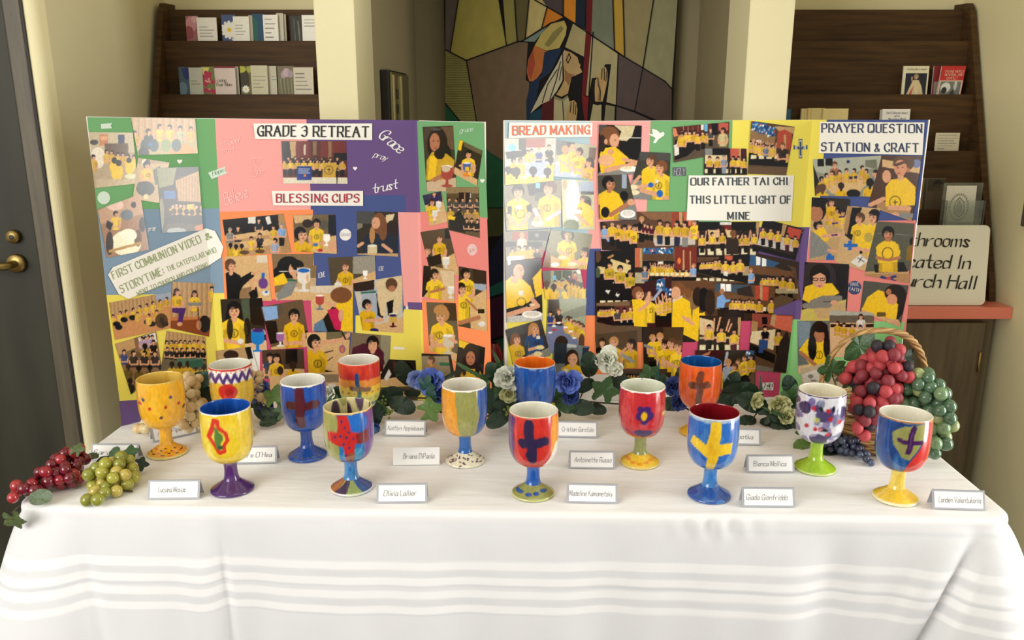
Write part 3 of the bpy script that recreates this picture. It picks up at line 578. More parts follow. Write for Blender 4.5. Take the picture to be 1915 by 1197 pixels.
# cloth: perimeter rows dropping from the table edge
rc = .035
def perim(n):
    """points, outward normals and arc length round the table, denser along the front"""
    segs = []
    W, D = TX+.006, (TYB-TYF)/2+.006; cy = (TYF+TYB)/2
    path = [((-W+rc, D), (W-rc, D), (0, 1)), ((W, D-rc), (W, -D+rc), (1, 0)), ((W-rc, -D), (-W+rc, -D), (0, -1)), ((-W, -D+rc), (-W, D-rc), (-1, 0))]
    cor = [((W-rc, D-rc), 90, 0), ((W-rc, -D+rc), 0, -90), ((-W+rc, -D+rc), -90, -180), ((-W+rc, D-rc), 180, 90)]
    P = []; N = []; T = []
    for (a, c, nn), (cc, a0, a1), cnt in zip(path, cor, (60, 60, 260, 60)):
        for t in np.linspace(0, 1, cnt): P.append((a[0]+(c[0]-a[0])*t, a[1]+(c[1]-a[1])*t+cy)); N.append(nn)
        for t in np.linspace(0, 1, 14)[1:-1]:
            q = math.radians(a0+(a1-a0)*t); N.append((math.cos(q), math.sin(q))); P.append((cc[0]+rc*math.cos(q), cc[1]+rc*math.sin(q)+cy))
    return np.array(P), np.array(N)
P, Nn = perim(0); M_ = len(P)
s = np.concatenate([[0], np.cumsum(np.hypot(*(P[1:]-P[:-1]).T))]); Ltot = s[-1]+np.hypot(*(P[0]-P[-1]))
corners = [np.argmin(np.hypot(P[:,0]-sx*(TX+.006-rc*.3), P[:,1]-sy)) for sx, sy in ((TX and 1, TYF-.006+rc*.3), (-1, TYF-.006+rc*.3))]
ts = np.concatenate([np.linspace(0, .05, 9)[:-1], np.linspace(.05, .30, 70)[:-1], np.linspace(.30, .71, 40)])
def bump(s0, wd): d = np.abs(s-s0); d = np.minimum(d, Ltot-d); return np.exp(-(d/wd)**2)
sR, sL = s[corners[0]], s[corners[1]]
rows = []; cols = []
g = np.random.default_rng(3)
ph = [g.uniform(0, 6.28) for _ in range(8)]
fold = (.5*np.sin(s*9+ph[0])+.35*np.sin(s*17+ph[1])+.28*np.sin(s*29+ph[2])+.18*np.sin(s*47+ph[3]))
xf = P[:, 0]
def band(t, a, b, e=.0012): return np.clip((t-a)/e+.5, 0, 1)*np.clip((b-t)/e+.5, 0, 1)
Rr = .012
for t in ts:
    if t < .019: q = t/.019*math.pi/2; out = Rr*math.sin(q)-Rr*.3; dz = -Rr*(1-math.cos(q))
    else: out = Rr*.7; dz = -Rr-(t-.019)
    grow = np.clip((t-.03)/.45, 0, 1)**.8
    off = out+grow*(.055+.022*fold) + grow*(.13*bump(sR+.02, .10)+.10*bump(sL-.0, .09)) 
    g2 = np.clip((t-.02)/.12, 0, 1)
    off = off - g2*.030*bump(sR+.045+.40*t, .016) + g2*.012*bump(sR+.09+.46*t, .03) - g2*.016*bump(sL-.10-.12*t, .028) - g2*.012*bump(sL-.37-.05*t, .014) + g2*.008*bump(sL-.33-.05*t, .03) - g2*.010*bump(sR+.30+.1*t, .035)
    # small gathers at the edge towards the right of the front
    off = off + .0035*bump(sR-0+.52, .07)*np.sin(s*150)*np.exp(-((t-.03)/.02)**2)
    sag = .004*np.sin(s*2.2+1)*grow-.004*np.clip((sL-s)/(sL-sR), 0, 1)*0
    X = P[:,0]+Nn[:,0]*off; Y = P[:,1]+Nn[:,1]*off; Z = np.full(M_, TZ+dz)+sag
    rows.append(np.stack([X, Y, Z], -1))
    v = 0.45+np.zeros(M_)
    tt = t+.0012*np.sin(s*3)
    for a, c in ((.100,.116),(.131,.146),(.155,.170),(.186,.199)): v = v+.55*band(tt, a, c)
    for a, c in ((.1465,.1485),(.151,.153),(.2,.2015),(.033,.0345),(.038,.0395)): v = v-.3*band(tt, a, c, .0008)
    for a, c in ((.118,.129),(.172,.184)): v = v-.10*band(tt, a, c)*(1+.5*np.sin(s*900))
    v = v+.45*band(np.full(M_, t), -.1, .03, .004)
    cols.append(np.repeat(np.clip(v, 0, 1)[:, None], 3, 1)*255)
rows = np.array(rows); cols = np.array(cols)
# linear attribute wanted: undo the sRGB curve
cols = np.where(cols/255 <= .0031308, cols/255*12.92, 1.055*np.clip(cols/255, 1e-6, 1)**(1/2.4)-.055)*255
cl = grid_obj('tablecloth', rows, cols, CLO, None, True, wrap=True, loc=(0, 1.72, 0)); cl.rotation_euler = (0, 0, math.radians(-1.6))
tag(cl, 'white striped damask tablecloth draped over the long table', 'tablecloth')
# cloth top surface as a second region of the same object
bm = bmesh.new(); bm.from_mesh(cl.data); bm.verts.ensure_lookup_table()
ring = [bm.verts[i] for i in range(M_)]
f = bm.faces.new(ring); cl_layer = bm.verts.layers.float_color['Col']
f.smooth = True
bmesh.ops.triangulate(bm, faces=[f]); bmesh.ops.recalc_face_normals(bm, faces=bm.faces[:]); bm.to_mesh(cl.data); bm.free()
# ---------------- display boards ----------------
def vplane(p, q):
    p, q = Vector(p), Vector(q); d = (q-p).normalized(); n = Vector((d.y, -d.x)); return p, n   # n points to the viewer (-Y side)
class Board:
    def __init__(s, tops, Ys, label, title):
        # tops: picture x of the 4 upright edges at eye height, Ys their distance
        s.V = [Vector(((x-CX)/F*(Y*CP), Y)) for x, Y in zip(tops, Ys)]
        s.pl = [vplane(s.V[i], s.V[i+1]) for i in range(3)]
        c = (s.V[1]+s.V[2])/2; s.o = Vector((c.x, c.y, TZ+.001))
        s.e = empty('trifold_board', s.o, label, 'display board')
    def pt(s, x, y, off=.001, panel=None):
        d = ray(x, y)
        def hit(i):
            p, n = s.pl[i]; t = (n.dot(p)+off)/(n.x*d.x+n.y*d.y); return Vector((d.x*t, d.y*t, EYE+d.z*t))
        if panel is None:
            r = d.x/d.y
            panel = 0 if r < s.V[1].x/s.V[1].y else (2 if r > s.V[2].x/s.V[2].y else 1)
        return hit(panel)-s.o
    def sheet(s, name, quad, canvas_fn, m, off, step=1.25, panel=None):
        q = [np.array(p, float) for p in quad]
        W = max(np.hypot(*(q[1]-q[0])), np.hypot(*(q[2]-q[3]))); H = max(np.hypot(*(q[3]-q[0])), np.hypot(*(q[2]-q[1])))
        nx, ny = max(2, int(W/step)), max(2, int(H/step)); U, V = np.meshgrid(np.linspace(0, 1, nx+1), np.linspace(0, 1, ny+1))
        X = (q[0][0]*(1-U)+q[1][0]*U)*(1-V)+(q[3][0]*(1-U)+q[2][0]*U)*V; Y = (q[0][1]*(1-U)+q[1][1]*U)*(1-V)+(q[3][1]*(1-U)+q[2][1]*U)*V
        C = canvas_fn(X, Y)
        DX = (X-CX)/F; u = -(Y-CY)/F; DY = CP+u*SP; DZ = -SP+u*CP; r = DX/DY
        r1, r2 = s.V[1].x/s.V[1].y, s.V[2].x/s.V[2].y
        pn = np.where(r < r1, 0, np.where(r > r2, 2, 1))
        if panel is not None: pn[:] = panel
        T = np.zeros_like(X)
        for i, (p, n) in enumerate(s.pl):
            T = np.where(pn == i, (n.dot(p)+off)/(n.x*DX+n.y*DY), T)
        P = np.stack([DX*T-s.o.x, DY*T-s.o.y, np.maximum(EYE+DZ*T-s.o.z, .0005)], -1)
        return grid_obj(name, P, C, m, s.e)
CARD = mat('foam_card', (236,232,224), .7)
PAPERM = {}
def paper_mat(c):
    k = 'construction_paper_%d_%d_%d' % tuple(c); return mat(k, c, .8, noise=.03, nscale=300)
def build_panels(B, out):   # out: outline quads (picture corners) per panel: TL TR BR(None->table) BL
    for i, (tl, tr) in enumerate(out):
        a = B.pt(*tl, off=0, panel=i); b = B.pt(*tr, off=0, panel=i); p, n = B.pl[i]
        pts = [(a.x, a.y, 0), (b.x, b.y, 0), (b.x, b.y, b.z), (a.x, a.y, a.z)]
        prism('panel', pts, (-n.x*.004, -n.y*.004, 0), CARD, B.e)
def rot_label(B, name, pts, m, off, panel=None):
    vs = [B.pt(x, y, off, panel) for x, y in pts]
    return mesh_obj(name, vs, [tuple(range(len(vs)))[::-1]], m, B.e)
PHOTO = mat('glossy_photo', (200,200,200), .16, attr='Col', spec=.5)
PK = dict(green=(114,172,114), gblue=(132,158,180), yel=(240,224,92), pur=(104,78,134), pink=(246,168,162), ora=(255,146,88), navy=(68,84,142), rose=(200,68,106), sal=(236,136,128), lgr=(140,206,130), lblue=(180,205,215))
def papers(B, lst):
    k = 1
    for c, pts in lst:
        # cut each paper at the fold lines so that it bends with the board
        x = [p[0] for p in pts]
        rot_label_split(B, paper_mat(PK[c]), pts, .0002+.00006*k); k += 1
def rot_label_split(B, m, pts, off):
    vs = []; fs = []
    x0, y0 = min(p[0] for p in pts), min(p[1] for p in pts); x1, y1 = max(p[0] for p in pts), max(p[1] for p in pts)
    hx = []
    for i in (1, 2):
        V = B.V[i]; hx.append(lambda y, V=V: CX+F*(V.x/V.y)*(CP+(-(y-CY)/F)*SP))
    def clip(poly, f, keep_left):
        out = []
        for i in range(len(poly)):
            a, b = poly[i], poly[(i+1) % len(poly)]; da = (f(a[1])-a[0])*(1 if keep_left else -1); db = (f(b[1])-b[0])*(1 if keep_left else -1)
            if da >= 0: out.append(a)
            if da*db < 0: t = da/(da-db); out.append((a[0]+(b[0]-a[0])*t, a[1]+(b[1]-a[1])*t))
        return out
    for panel in range(3):
        q = pts
        if panel == 0: q = clip(q, hx[0], True)
        elif panel == 1: q = clip(clip(q, hx[0], False), hx[1], True)
        else: q = clip(q, hx[1], False)
        if len(q) < 3: continue
        b = len(vs); vs += [Vector((p.x, p.y, max(p.z, .0005))) for p in (B.pt(x, y, off, panel) for x, y in q)]; fs.append(tuple(range(b, b+len(q)))[::-1])
    if fs: return mesh_obj('paper_sheet', vs, fs, m, B.e)
LB = Board((162, 366, 775, 905), (1.756, 1.931, 1.931, 1.76), 'three panel poster board titled Grade 3 Retreat and Blessing Cups', '')
RB = Board((943, 1118, 1519, 1737), (1.78, 1.931, 1.931, 1.75), 'three panel poster board titled Bread Making and Prayer Question Station', '')
build_panels(LB, [((162,218),(366,221)), ((366,221),(775,225)), ((775,225),(906,228))])
build_panels(RB, [((943,225),(1118,226)), ((1118,226),(1519,224)), ((1519,224),(1738,224))])
papers(LB, [('green',[(163,219),(404,222),(411,393),(182,400)]),('gblue',[(182,392),(411,390),(420,552),(200,560)]),('yel',[(199,552),(424,548),(421,780),(224,752)]),('pur',[(223,750),(300,745),(300,800),(228,800)]),
 ('pink',[(402,222),(574,223),(585,397),(411,400)]),('pur',[(573,223),(783,225),(786,400),(583,400)]),('navy',[(581,365),(757,365),(760,400),(757,760),(582,700)]),('ora',[(411,396),(585,392),(588,575),(421,580)]),('rose',[(486,560),(588,560),(600,745),(486,745)]),
 ('pink',[(744,397),(838,398),(840,572),(755,572)]),('pur',[(762,565),(790,566),(792,580),(764,580)]),('yel',[(665,590),(752,590),(756,578),(790,580),(796,780),(665,780)]),
 ('green',[(780,226),(905,229),(912,410),(786,398)]),('sal',[(786,396),(840,397),(911,408),(916,562),(790,566)]),('ora',[(789,562),(916,560),(921,790),(797,800)])])
papers(RB, [('lblue',[(944,226),(1106,227),(1104,470),(947,470)]),('rose',[(946,470),(1103,470),(1101,560),(948,560)]),('yel',[(947,540),(1097,540),(1080,790),(950,790)]),
 ('pink',[(1104,227),(1222,226),(1220,400),(1130,470),(1100,470)]),('navy',[(1099,465),(1124,465),(1124,590),(1094,592)]),('ora',[(1094,590),(1122,590),(1125,640),(1300,600),(1300,700),(1085,700)]),('green',[(1217,226),(1371,225),(1368,420),(1208,420)]),
 ('yel',[(1370,225),(1553,224),(1540,425),(1366,425)]),('pur',[(1366,425),(1514,425),(1498,600),(1330,600)]),('rose',[(1280,590),(1478,596),(1460,742),(1262,746)]),('navy',[(1546,224),(1736,224),(1714,418),(1530,412)]),('sal',[(1517,414),(1713,412),(1694,620),(1496,602)]),('lgr',[(1470,597),(1692,602),(1670,780),(1456,745)])])
# ---- titles ----
TP = mat('title_paper', (246,243,232), .6)
def title(B, pts, lines, col, off=.0026, serif=1.0, slant=0, nib=(.6,.22), name='title_card', m2=None, gap=2.5, shadow=True):
    x = sum(p[0] for p in pts)/len(pts)
    vs = []; fs = []
    o = rot_label_split(B, m2 or TP, pts, off); o.name = name; 
    for t, a, b, h in lines:
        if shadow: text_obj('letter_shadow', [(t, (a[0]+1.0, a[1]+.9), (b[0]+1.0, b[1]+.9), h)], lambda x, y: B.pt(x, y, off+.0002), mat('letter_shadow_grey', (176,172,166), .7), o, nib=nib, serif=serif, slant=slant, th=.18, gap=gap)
        text_obj('lettering', [(t, a, b, h)], lambda x, y: B.pt(x, y, off+.0004), mat('ink_%d_%d_%d' % tuple(col), col, .6), o, nib=nib, serif=serif, slant=slant, th=.18, gap=gap)
title(LB, [(474,231),(696,231),(696,262),(477,260)], [('GRADE 3 RETREAT', (482,254), (689,256), 19)], (30,26,26))
title(LB, [(508,357),(679,357),(679,385),(511,384)], [('BLESSING CUPS', (517,378), (671,378), 15)], (176,44,62))
title(LB, [(202,514),(211,500),(385,427),(402,432),(418,462),(413,482),(390,497),(240,559),(222,550)], [('FIRST COMMUNION VIDEO', (213,522), (377,453), 14), ('&', (386,449), (396,445), 12), ('STORYTIME:', (228,548), (308,512), 14), ('THE CATEPILLAR WHO', (314,508), (405,471), 9), ('WENT TO CHURCH AND COLORING', (258,554), (390,499), 9)], (150,166,116), shadow=False)
title(RB, [(952,229),(1108,230),(1107,256),(951,258)], [('BREAD MAKING', (959,252), (1102,250), 16)], (232,120,88))
title(RB, [(1288,328),(1485,328),(1480,414),(1284,412)], [('OUR FATHER TAI CHI', (1292,346), (1473,345), 13), ('THIS LITTLE LIGHT OF', (1290,380), (1478,380), 13.5), ('MINE', (1361,410), (1401,410), 13)], (56,70,76))
title(RB, [(1534,228),(1729,229),(1725,290),(1531,286)], [('PRAYER QUESTION', (1537,247), (1723,248), 15.5), ('STATION & CRAFT', (1536,282), (1717,284), 15.5)], (44,56,92))
text_obj('pen_slash', [('/', (1474,347), (1480,347), 14)], lambda x, y: RB.pt(x, y, .0031), mat('ink_pink', (200,120,120), .6), RB.e, nib=(.1,.1), th=.05)
# ---- stickers and words ----
WS = mat('sticker_white', (244,240,236), .5)
def script(B, txt, p0, p1, h, m=None, w=.38, off=.0015, **kw):
    text_obj('word_sticker', [(txt, p0, p1, h)], lambda x, y: B.pt(x, y, off), m or WS, B.e, nib=(w, .12), slant=.35, th=.16, gap=.8, **kw)
script(LB, 'Grace', (706,255), (746,287), 22); script(LB, 'pray', (698,293), (722,301), 12, w=.3); script(LB, 'trust', (697,362), (743,352), 17)
PINKW = mat('sticker_faint', (255,200,194), .5)
script(LB, 'In God', (411,272), (446,268), 12, PINKW, .25); script(LB, 'trust', (414,288), (438,284), 12, PINKW, .25); script(LB, 'TRUST', (467,307), (488,308), 11, PINKW, .2); script(LB, 'in the', (468,316), (487,317), 6, PINKW, .2); script(LB, 'LORD', (469,330), (490,331), 12, PINKW, .2)
script(LB, 'Believe', (422,384), (464,368), 22, PINKW, .3)
LW = mat('sticker_soft', (206,224,206), .5)
def shape(B, pts, m, off=.0012, name='sticker'):
    vs = [B.pt(x, y, off) for x, y in pts]; return mesh_obj(name, vs, [tuple(range(len(vs)))[::-1]], m, B.e)
def disc(B, x, y, rx, ry, m, off=.0012, name='round_sticker'):
    return shape(B, [(x+rx*math.cos(q), y+ry*math.sin(q)) for q in np.linspace(0, 2*math.pi, 29)[:-1]], m, off, name)
def heart(B, x, y, s, m=WS): return shape(B, [(x+s*.0625*16*math.sin(q)**3, y-s*.0625*(13*math.cos(q)-5*math.cos(2*q)-2*math.cos(3*q)-math.cos(4*q))) for q in np.linspace(0, 2*math.pi, 25)[:-1]], m, .0012, 'heart_sticker')
heart(LB, 664, 315, 4); heart(LB, 902, 338, 4.5); heart(LB, 336, 302, 5)
shape(LB, [(188,232),(210,230),(207,235),(210,240),(189,241)], LW); shape(LB, [(389,323),(422,311),(420,318),(425,324),(396,335)], LW); text_obj('word_sticker', [('Hope', (398,329), (418,321), 8)], lambda x, y: LB.pt(x, y, .0015), mat('ink_green', (90,140,100), .6), LB.e, nib=(.3,.1), slant=.3)
disc(LB, 194, 370, 12, 12, LW); disc(LB, 646, 439, 11, 11, WS); disc(LB, 883, 467, 9, 11, mat('sticker_pinkish', (236,200,196), .5))
text_obj('word_sticker', [('blessed', (637,442), (656,441), 8)], lambda x, y: LB.pt(x, y, .0015), mat('ink_blue', (130,140,170), .6), LB.e, nib=(.2,.1), slant=.3)
text_obj('word_sticker', [('joy', (878,472), (889,468), 8)], lambda x, y: LB.pt(x, y, .0015), mat('ink_soft', (220,150,150), .6), LB.e, nib=(.3,.1), slant=.3)
script(LB, 'pray', (277,432), (291,430), 9, WS, .5); script(LB, 'grace', (860,248), (884,245), 9, LW, .4)
script(LB, 'LOVE', (596,520), (608,517), 9, WS, .5); script(LB, 'LOVE', (708,506), (717,506), 8, WS, .4); shape(LB, [(736,648),(757,650),(756,654),(736,653)], WS)
# dove, crosses, tags on the second board
shape(RB, [(1211,250),(1221,251),(1219,241),(1228,243),(1235,249),(1240,246),(1243,250),(1241,254),(1232,260),(1226,268),(1221,267),(1226,258),(1220,255)], mat('dove_white', (240,240,234), .5), .0012, 'dove_sticker')
shape(RB, [(1258,313),(1283,313),(1283,329),(1258,329)], mat('tag_grey', (92,92,100), .5)); script(RB, 'HOLY', (1260,328), (1281,327), 13, mat('tag_silver', (170,170,176), .4), .4, .0015)
CR = mat('cross_enamel', (70,86,120), .25, metal=.4); CS = mat('cross_silver', (214,214,210), .25, metal=.6)
def cross(B, x, y, w, h, m, off, g=0):
    c = B.pt(x, y, off); pts = [(-.14,-.5),(.14,-.5),(.12,-.06),(.5,-.2),(.5,.04),(.12,.02),(.12,.5),(-.12,.5),(-.12,.02),(-.5,.04),(-.5,-.2),(-.12,-.06)]
    return shape(B, [(x+a*w*(1+g), y+b*h*(1+g*.4)) for a, b in pts], m, off, 'cross_sticker')
cross(RB, 1497, 278, 20, 32, CR, .0012, .3); cross(RB, 1497, 278, 20, 32, CS, .0014, .05); cross(RB, 1497, 278, 15, 29, CR, .0016, -.25)
shape(RB, [(1421,716),(1447,715),(1446,730),(1420,729)], WS); text_obj('word_sticker', [('Child', (1423,725), (1444,724), 8)], lambda x, y: RB.pt(x, y, .0015), mat('ink_black', (30,30,32), .6), RB.e, nib=(.4,.12), slant=.3, gap=.4)
text_obj('word_sticker', [('OF GOD', (1424,729), (1443,728.5), 2.6)], lambda x, y: RB.pt(x, y, .0015), mat('ink_black', (30,30,32), .6), RB.e, nib=(.4,.2))
disc(RB, 1598, 538, 13, 13, mat('badge_navy', (44,56,104), .4)); text_obj('word_sticker', [('HAVE', (1591,535), (1606,535), 7), ('FAITH', (1587,543), (1609,546), 6)], lambda x, y: RB.pt(x, y, .0015), WS, RB.e, nib=(.3,.15))
# ---- the photographs glued to the boards (flat prints, painted in board coordinates) ----
NPH = [0]
def ph(B, quad, bg, fn, panel=None, glare=None):
    NPH[0] += 1; sd = NPH[0]
    def cf(X, Y):
        C = Canvas(X, Y, bg, .6); fn(C); C.noise(.022, seed=sd); return 255*(C.C/255)**1.22
    return B.sheet('photo', quad, cf, PHOTO, .0013+.000018*sd, panel=panel)
def curt(C, x0, y0, x1, y1, n=9): C.R(x0, y0, x1, y1, 'c'); C.V(x0, y0, x1, y1, 'C', n, .6); C.V(x0+2, y0, x1+2, y1, (222,192,150), n, .5)
def chairs(C, x0, x1, y, n, h=5): [C.R(x0+(x1-x0)*(k+.15)/n, y, x0+(x1-x0)*(k+.85)/n, y+h, (236,226,190)) for k in range(n)]
def stained(C, x0, y0, x1, y1, n=40, sd=3):
    g = random.Random(sd); C.R(x0, y0, x1, y1, (70,110,150))
    for _ in range(n): C.E(g.uniform(x0, x1), g.uniform(y0, y1), 1.6, 2.2, g.choice(['W','q','b','B',(200,90,80),'a']))
L, R_ = LB, RB
ph(L, [(166,247),(248,248),(258,343),(177,352)], (190,172,142), lambda C: (C.R(166,247,260,285,(206,192,162)), C.R(186,251,202,272,(210,150,110)), C.R(188,255,200,262,(230,180,140)), C.R(221,252,233,269,(50,64,110)), C.E(183,295,14,20,(235,226,206)), C.R(196,268,240,292,'x'), C.E(176,266,8,5,'G'), C.N(6,200,285,250,292,3.5,seed=4,hairs='kdx'), C.E(214,312,9,12,'y'), C.E(219,322,11,17,'y'), C.E(243,313,9,13,'y'), C.E(214,300,5,6,'k'), C.E(222,305,5.5,6,'k'), C.E(241,300,5,5,'k'), C.K(175,294,4.5,d=1), C.R(180,335,256,352,(206,188,156)), C.E(245,330,12,5,(226,226,190))))
ph(L, [(245,220),(365,222),(370,287),(258,290)], 'c', lambda C: (curt(C,243,218,372,262,11), C.R(243,262,372,292,(190,176,130)), C.P((238,160,80), [(316,292),(322,272),(345,268),(372,282),(372,292)]), [C.K(x,y,r,d=d,shirt=s,legs=0) for x,y,r,d,s in ((252,249,4.5,1,'y'),(278,246,5,1,(60,80,80)),(299,237,4.5,1,'y'),(317,238,4.5,-1,'y'),(337,240,4.5,0,(190,190,150)),(357,241,4,0,'y'))], [C.E(x,272,9,12,c) for x,c in ((272,(60,86,86)),(288,(70,100,104)),(311,(150,168,120)),(330,(84,110,110)))], C.E(281,270,4,3,'b'), C.P((40,50,52), [(258,284),(266,272),(280,284),(278,292),(260,292)])))
ph(L, [(258,295),(317,304),(300,380),(248,372)], (196,172,128), lambda C: (C.R(250,290,320,306,(176,150,110)), C.E(271,305,6,8,(226,216,196)), C.E(276,306,5,8,'k'), C.K(274,309,6,d=1,shirt='y'), C.E(272,353,17,14,(56,64,60)), C.E(262,350,6,10,(80,90,84)), C.E(273,368,5,5,(230,210,160)), C.P('e', [(286,318),(300,310),(300,345),(290,345)])))
ph(L, [(292,314),(371,312),(380,431),(303,436)], (52,46,38), lambda C: (C.P((150,150,110), [(292,314),(330,314),(324,345),(298,352)]), C.P('c', [(328,338),(376,318),(382,378),(334,376)]), C.V(330,330,378,376,'C',9,.6), C.R(307,357,328,372,(60,120,180)), C.E(302,400,5,30,(200,200,150),.6), C.N(8,322,384,376,384,4,shirt='Y',seed=5,hairs='kd'), C.N(7,316,398,380,396,5,shirt='k',seed=6,hairs='kd',dirs=(9,)), C.N(5,322,412,378,412,6,shirt=(90,80,50),seed=7,hairs='kd',dirs=(9,)), C.P((210,130,60), [(364,424),(380,418),(380,432),(366,432)]), C.E(330,432,18,6,(190,200,205),.8), C.E(355,386,6,4,(240,200,80))))
ph(L, [(183,392),(262,363),(279,467),(200,482)], (178,140,108), lambda C: (C.P((205,170,140), [(180,395),(262,360),(270,400),(185,420)]), C.E(236,455,28,24,(250,246,214)), C.E(215,384,16,10,(236,206,190)), C.K(217,400,5,d=1), C.P('k', [(200,412),(212,418),(206,432),(198,424)]), C.E(237,402,12,10,(120,130,136)), C.E(250,383,5,6,'d'), C.E(266,420,6,14,'u'), C.E(258,445,7,16,(120,84,30)), C.E(205,455,7,22,(70,52,40)), C.E(240,440,16,12,(255,250,225)), C.L([(205,470),(262,455)], 5, (200,160,90))))  # the pale cream ellipses are window glare painted into the print
ph(L, [(204,566),(320,546),(319,614),(215,636)], (214,160,110), lambda C: (C.P('c', [(204,566),(320,545),(322,570),(208,590)]), [C.L([(206+k*7,564-k*1.2),(208+k*7,588-k*1.2)], 2.2, 'C', .6) for k in range(16)], C.P('a', [(290,551),(320,546),(320,560),(292,562)]), C.N(9,212,590,312,560,3,shirt='y',seed=8), [C.E(x,y,7,5,'k') for x,y in ((218,606),(232,598),(248,594),(276,602),(284,606),(300,598),(308,606),(222,612))], C.K(257,586,2.6), C.K(278,590,3,d=-1), C.K(293,583,3.2,shirt='y'), C.E(302,600,12,14,(74,56,34),.8)))
ph(L, [(322,527),(400,530),(391,630),(319,614)], (206,140,90), lambda C: (curt(C,318,522,402,592,9), C.P((150,84,48), [(318,600),(400,596),(392,632),(318,616)]), C.K(331,546,6,hair='d',long=1,d=1), C.P('P', [(322,576),(348,576),(346,584),(340,606),(332,606),(334,586),(322,584)]), C.E(336,606,5,4,'s'), C.K(364,549,5.5,hair='d',long=1), C.P('g', [(350,566),(378,566),(376,572),(352,572)]), C.K(396,540,4,shirt='y'), C.L([(370,575),(372,598)], 2, 'd'), C.E(383,606,11,16,'k'), C.E(372,608,5,9,'s',.7)))
ph(L, [(215,643),(292,620),(303,690),(245,738)], (150,120,90), lambda C: (C.P('c', [(215,643),(250,632),(254,650),(222,664)]), C.P('w', [(258,632),(290,622),(294,640),(262,646)]), C.N(4,266,633,284,630,3.2,shirt=(190,170,200),seed=3,hairs='k'), C.K(232,658,4,shirt=(70,90,140)), C.K(271,648,5,d=9,shirt='Y'), C.K(287,640,4,shirt='k'), C.E(256,664,9,6,'x'), C.N(3,250,660,290,660,4.5,shirt='u',seed=11), C.N(4,240,685,300,690,5,shirt=(120,100,50),seed=12,dirs=(9,)), C.N(2,244,712,262,718,5,shirt='k',seed=13,dirs=(9,))))
ph(L, [(312,619),(384,630),(388,702),(300,697)], (120,106,80), lambda C: (C.P('c', [(312,619),(384,630),(384,646),(310,636)]), C.V(312,619,384,640,'C',9,.5), C.N(9,312,640,380,640,2.8,shirt='y',seed=14), C.N(8,312,654,380,654,3.2,shirt='k',seed=15), C.R(330,670,380,684,(90,130,110)), C.N(5,322,682,380,684,5,shirt='Y',seed=16,dirs=(9,)), C.P((60,110,90), [(352,676),(378,672),(380,686),(356,688)])))
ph(L, [(420,330),(421,330),(421,331),(420,331)], 'k', lambda C: None) if 0 else None
ph(L, [(526,264),(647,264),(650,344),(530,343)], (110,50,44), lambda C: (C.R(524,262,552,300,'k'), C.P('c', [(541,264),(553,264),(556,296),(545,296)]), C.R(553,264,648,295,(134,60,52)), C.P('k', [(578,264),(600,264),(600,296),(580,296)],.25), C.R(585,264,592,290,(150,124,90)), C.R(614,264,620,300,(160,130,96)), C.L([(570,272),(570,288)], 4, (210,200,180)), C.R(624,286,652,300,'k'), C.R(524,332,652,346,(230,222,200)), C.N(11,532,300,640,303,3.2,legs=1,seed=17), C.N(8,540,295,630,297,3,shirt='k',seed=18), C.N(10,532,301,640,303,3,legs=1,seed=19), C.R(555,311,583,337,(30,70,150)), words(C,559,316,[20,18,20],w=1.4,c='W',lh=3.6), C.R(568,326,572,330,(230,150,60)), C.R(603,304,628,332,(214,176,70)), C.E(615,318,9,9,(120,100,60),.55), C.E(615,318,6.5,6.5,(214,176,70)), C.L([(615,314),(615,323)], 1.2, 'k'), C.L([(612,317),(618,317)], 1.2, 'k'), C.L([(630,314),(648,330)], 1.6, 'k'), C.L([(630,316),(630,344)], 2, 'k')))
ph(L, [(416,411),(530,400),(545,472),(426,480)], (196,160,116), lambda C: (C.P('k', [(416,411),(530,400),(532,430),(420,440)]), C.R(464,405,478,418,'w'), C.P('w', [(496,406),(504,404),(508,418),(500,420)]), C.P('T', [(520,402),(530,400),(545,472),(528,474),(522,430)]), C.K(430,430,4,shirt='g',hair='g'), C.K(445,426,4.5,shirt='u'), C.K(484,412,4,shirt=(50,60,64)), C.P('t', [(436,440),(500,430),(508,438),(445,448)]), C.P('t', [(448,452),(510,446),(512,458),(452,464)]), C.N(3,430,458,452,462,4,seed=20,dirs=(9,)), C.K(470,446,3.6), C.K(486,440,4,shirt='u'), C.K(512,425,4,d=-1), C.K(485,458,4.5,d=9), C.K(514,450,4.5,shirt='a',d=-1), C.K(527,422,4.5,hair='g',shirt='l',d=-1,legs=1), C.E(457,472,9,4,'n'), C.E(486,470,9,4,'n')))
ph(L, [(548,402),(627,401),(630,475),(551,470)], (130,112,80), lambda C: (C.P('t', [(548,402),(585,402),(582,414),(552,418)]), C.E(575,418,10,8,'d'), C.E(606,420,9,9,'G',.6), C.R(614,402,630,440,(36,40,52)), C.P('t', [(578,452),(630,440),(630,478),(570,474)]), C.K(592,418,8,hair='k',d=0), C.G(611,460,22,'W'), C.K(563,438,12,hair='k',d=1), C.E(622,460,8,11,'s',.9), C.E(599,468,5,3,(200,60,70)), C.E(590,458,5,3,'b',.8)))
ph(L, [(667,395),(744,397),(745,480),(668,476)], (66,58,48), lambda C: (C.P((150,140,120), [(668,396),(676,396),(678,425),(668,430)]), C.P((232,214,176), [(722,402),(738,400),(732,420),(720,416)]), C.R(667,395,700,418,'G'), C.E(733,432,12,20,'d'), C.P((44,54,70), [(676,450),(692,434),(725,432),(745,448),(745,482),(680,482)]), C.E(709,418,14,20,'H'), C.E(716,430,8,20,'H'), C.E(703,417,8,11,'s'), C.E(700,417,1.2,.8,'d'), C.E(696,440,5,16,'h'), C.L([(678,455),(670,460)], 6, 's'), C.L([(732,470),(716,458)], 6, 's'), C.G(696,490,32,(222,206,170),'m'), C.R(668,474,745,490,'t',.9)))
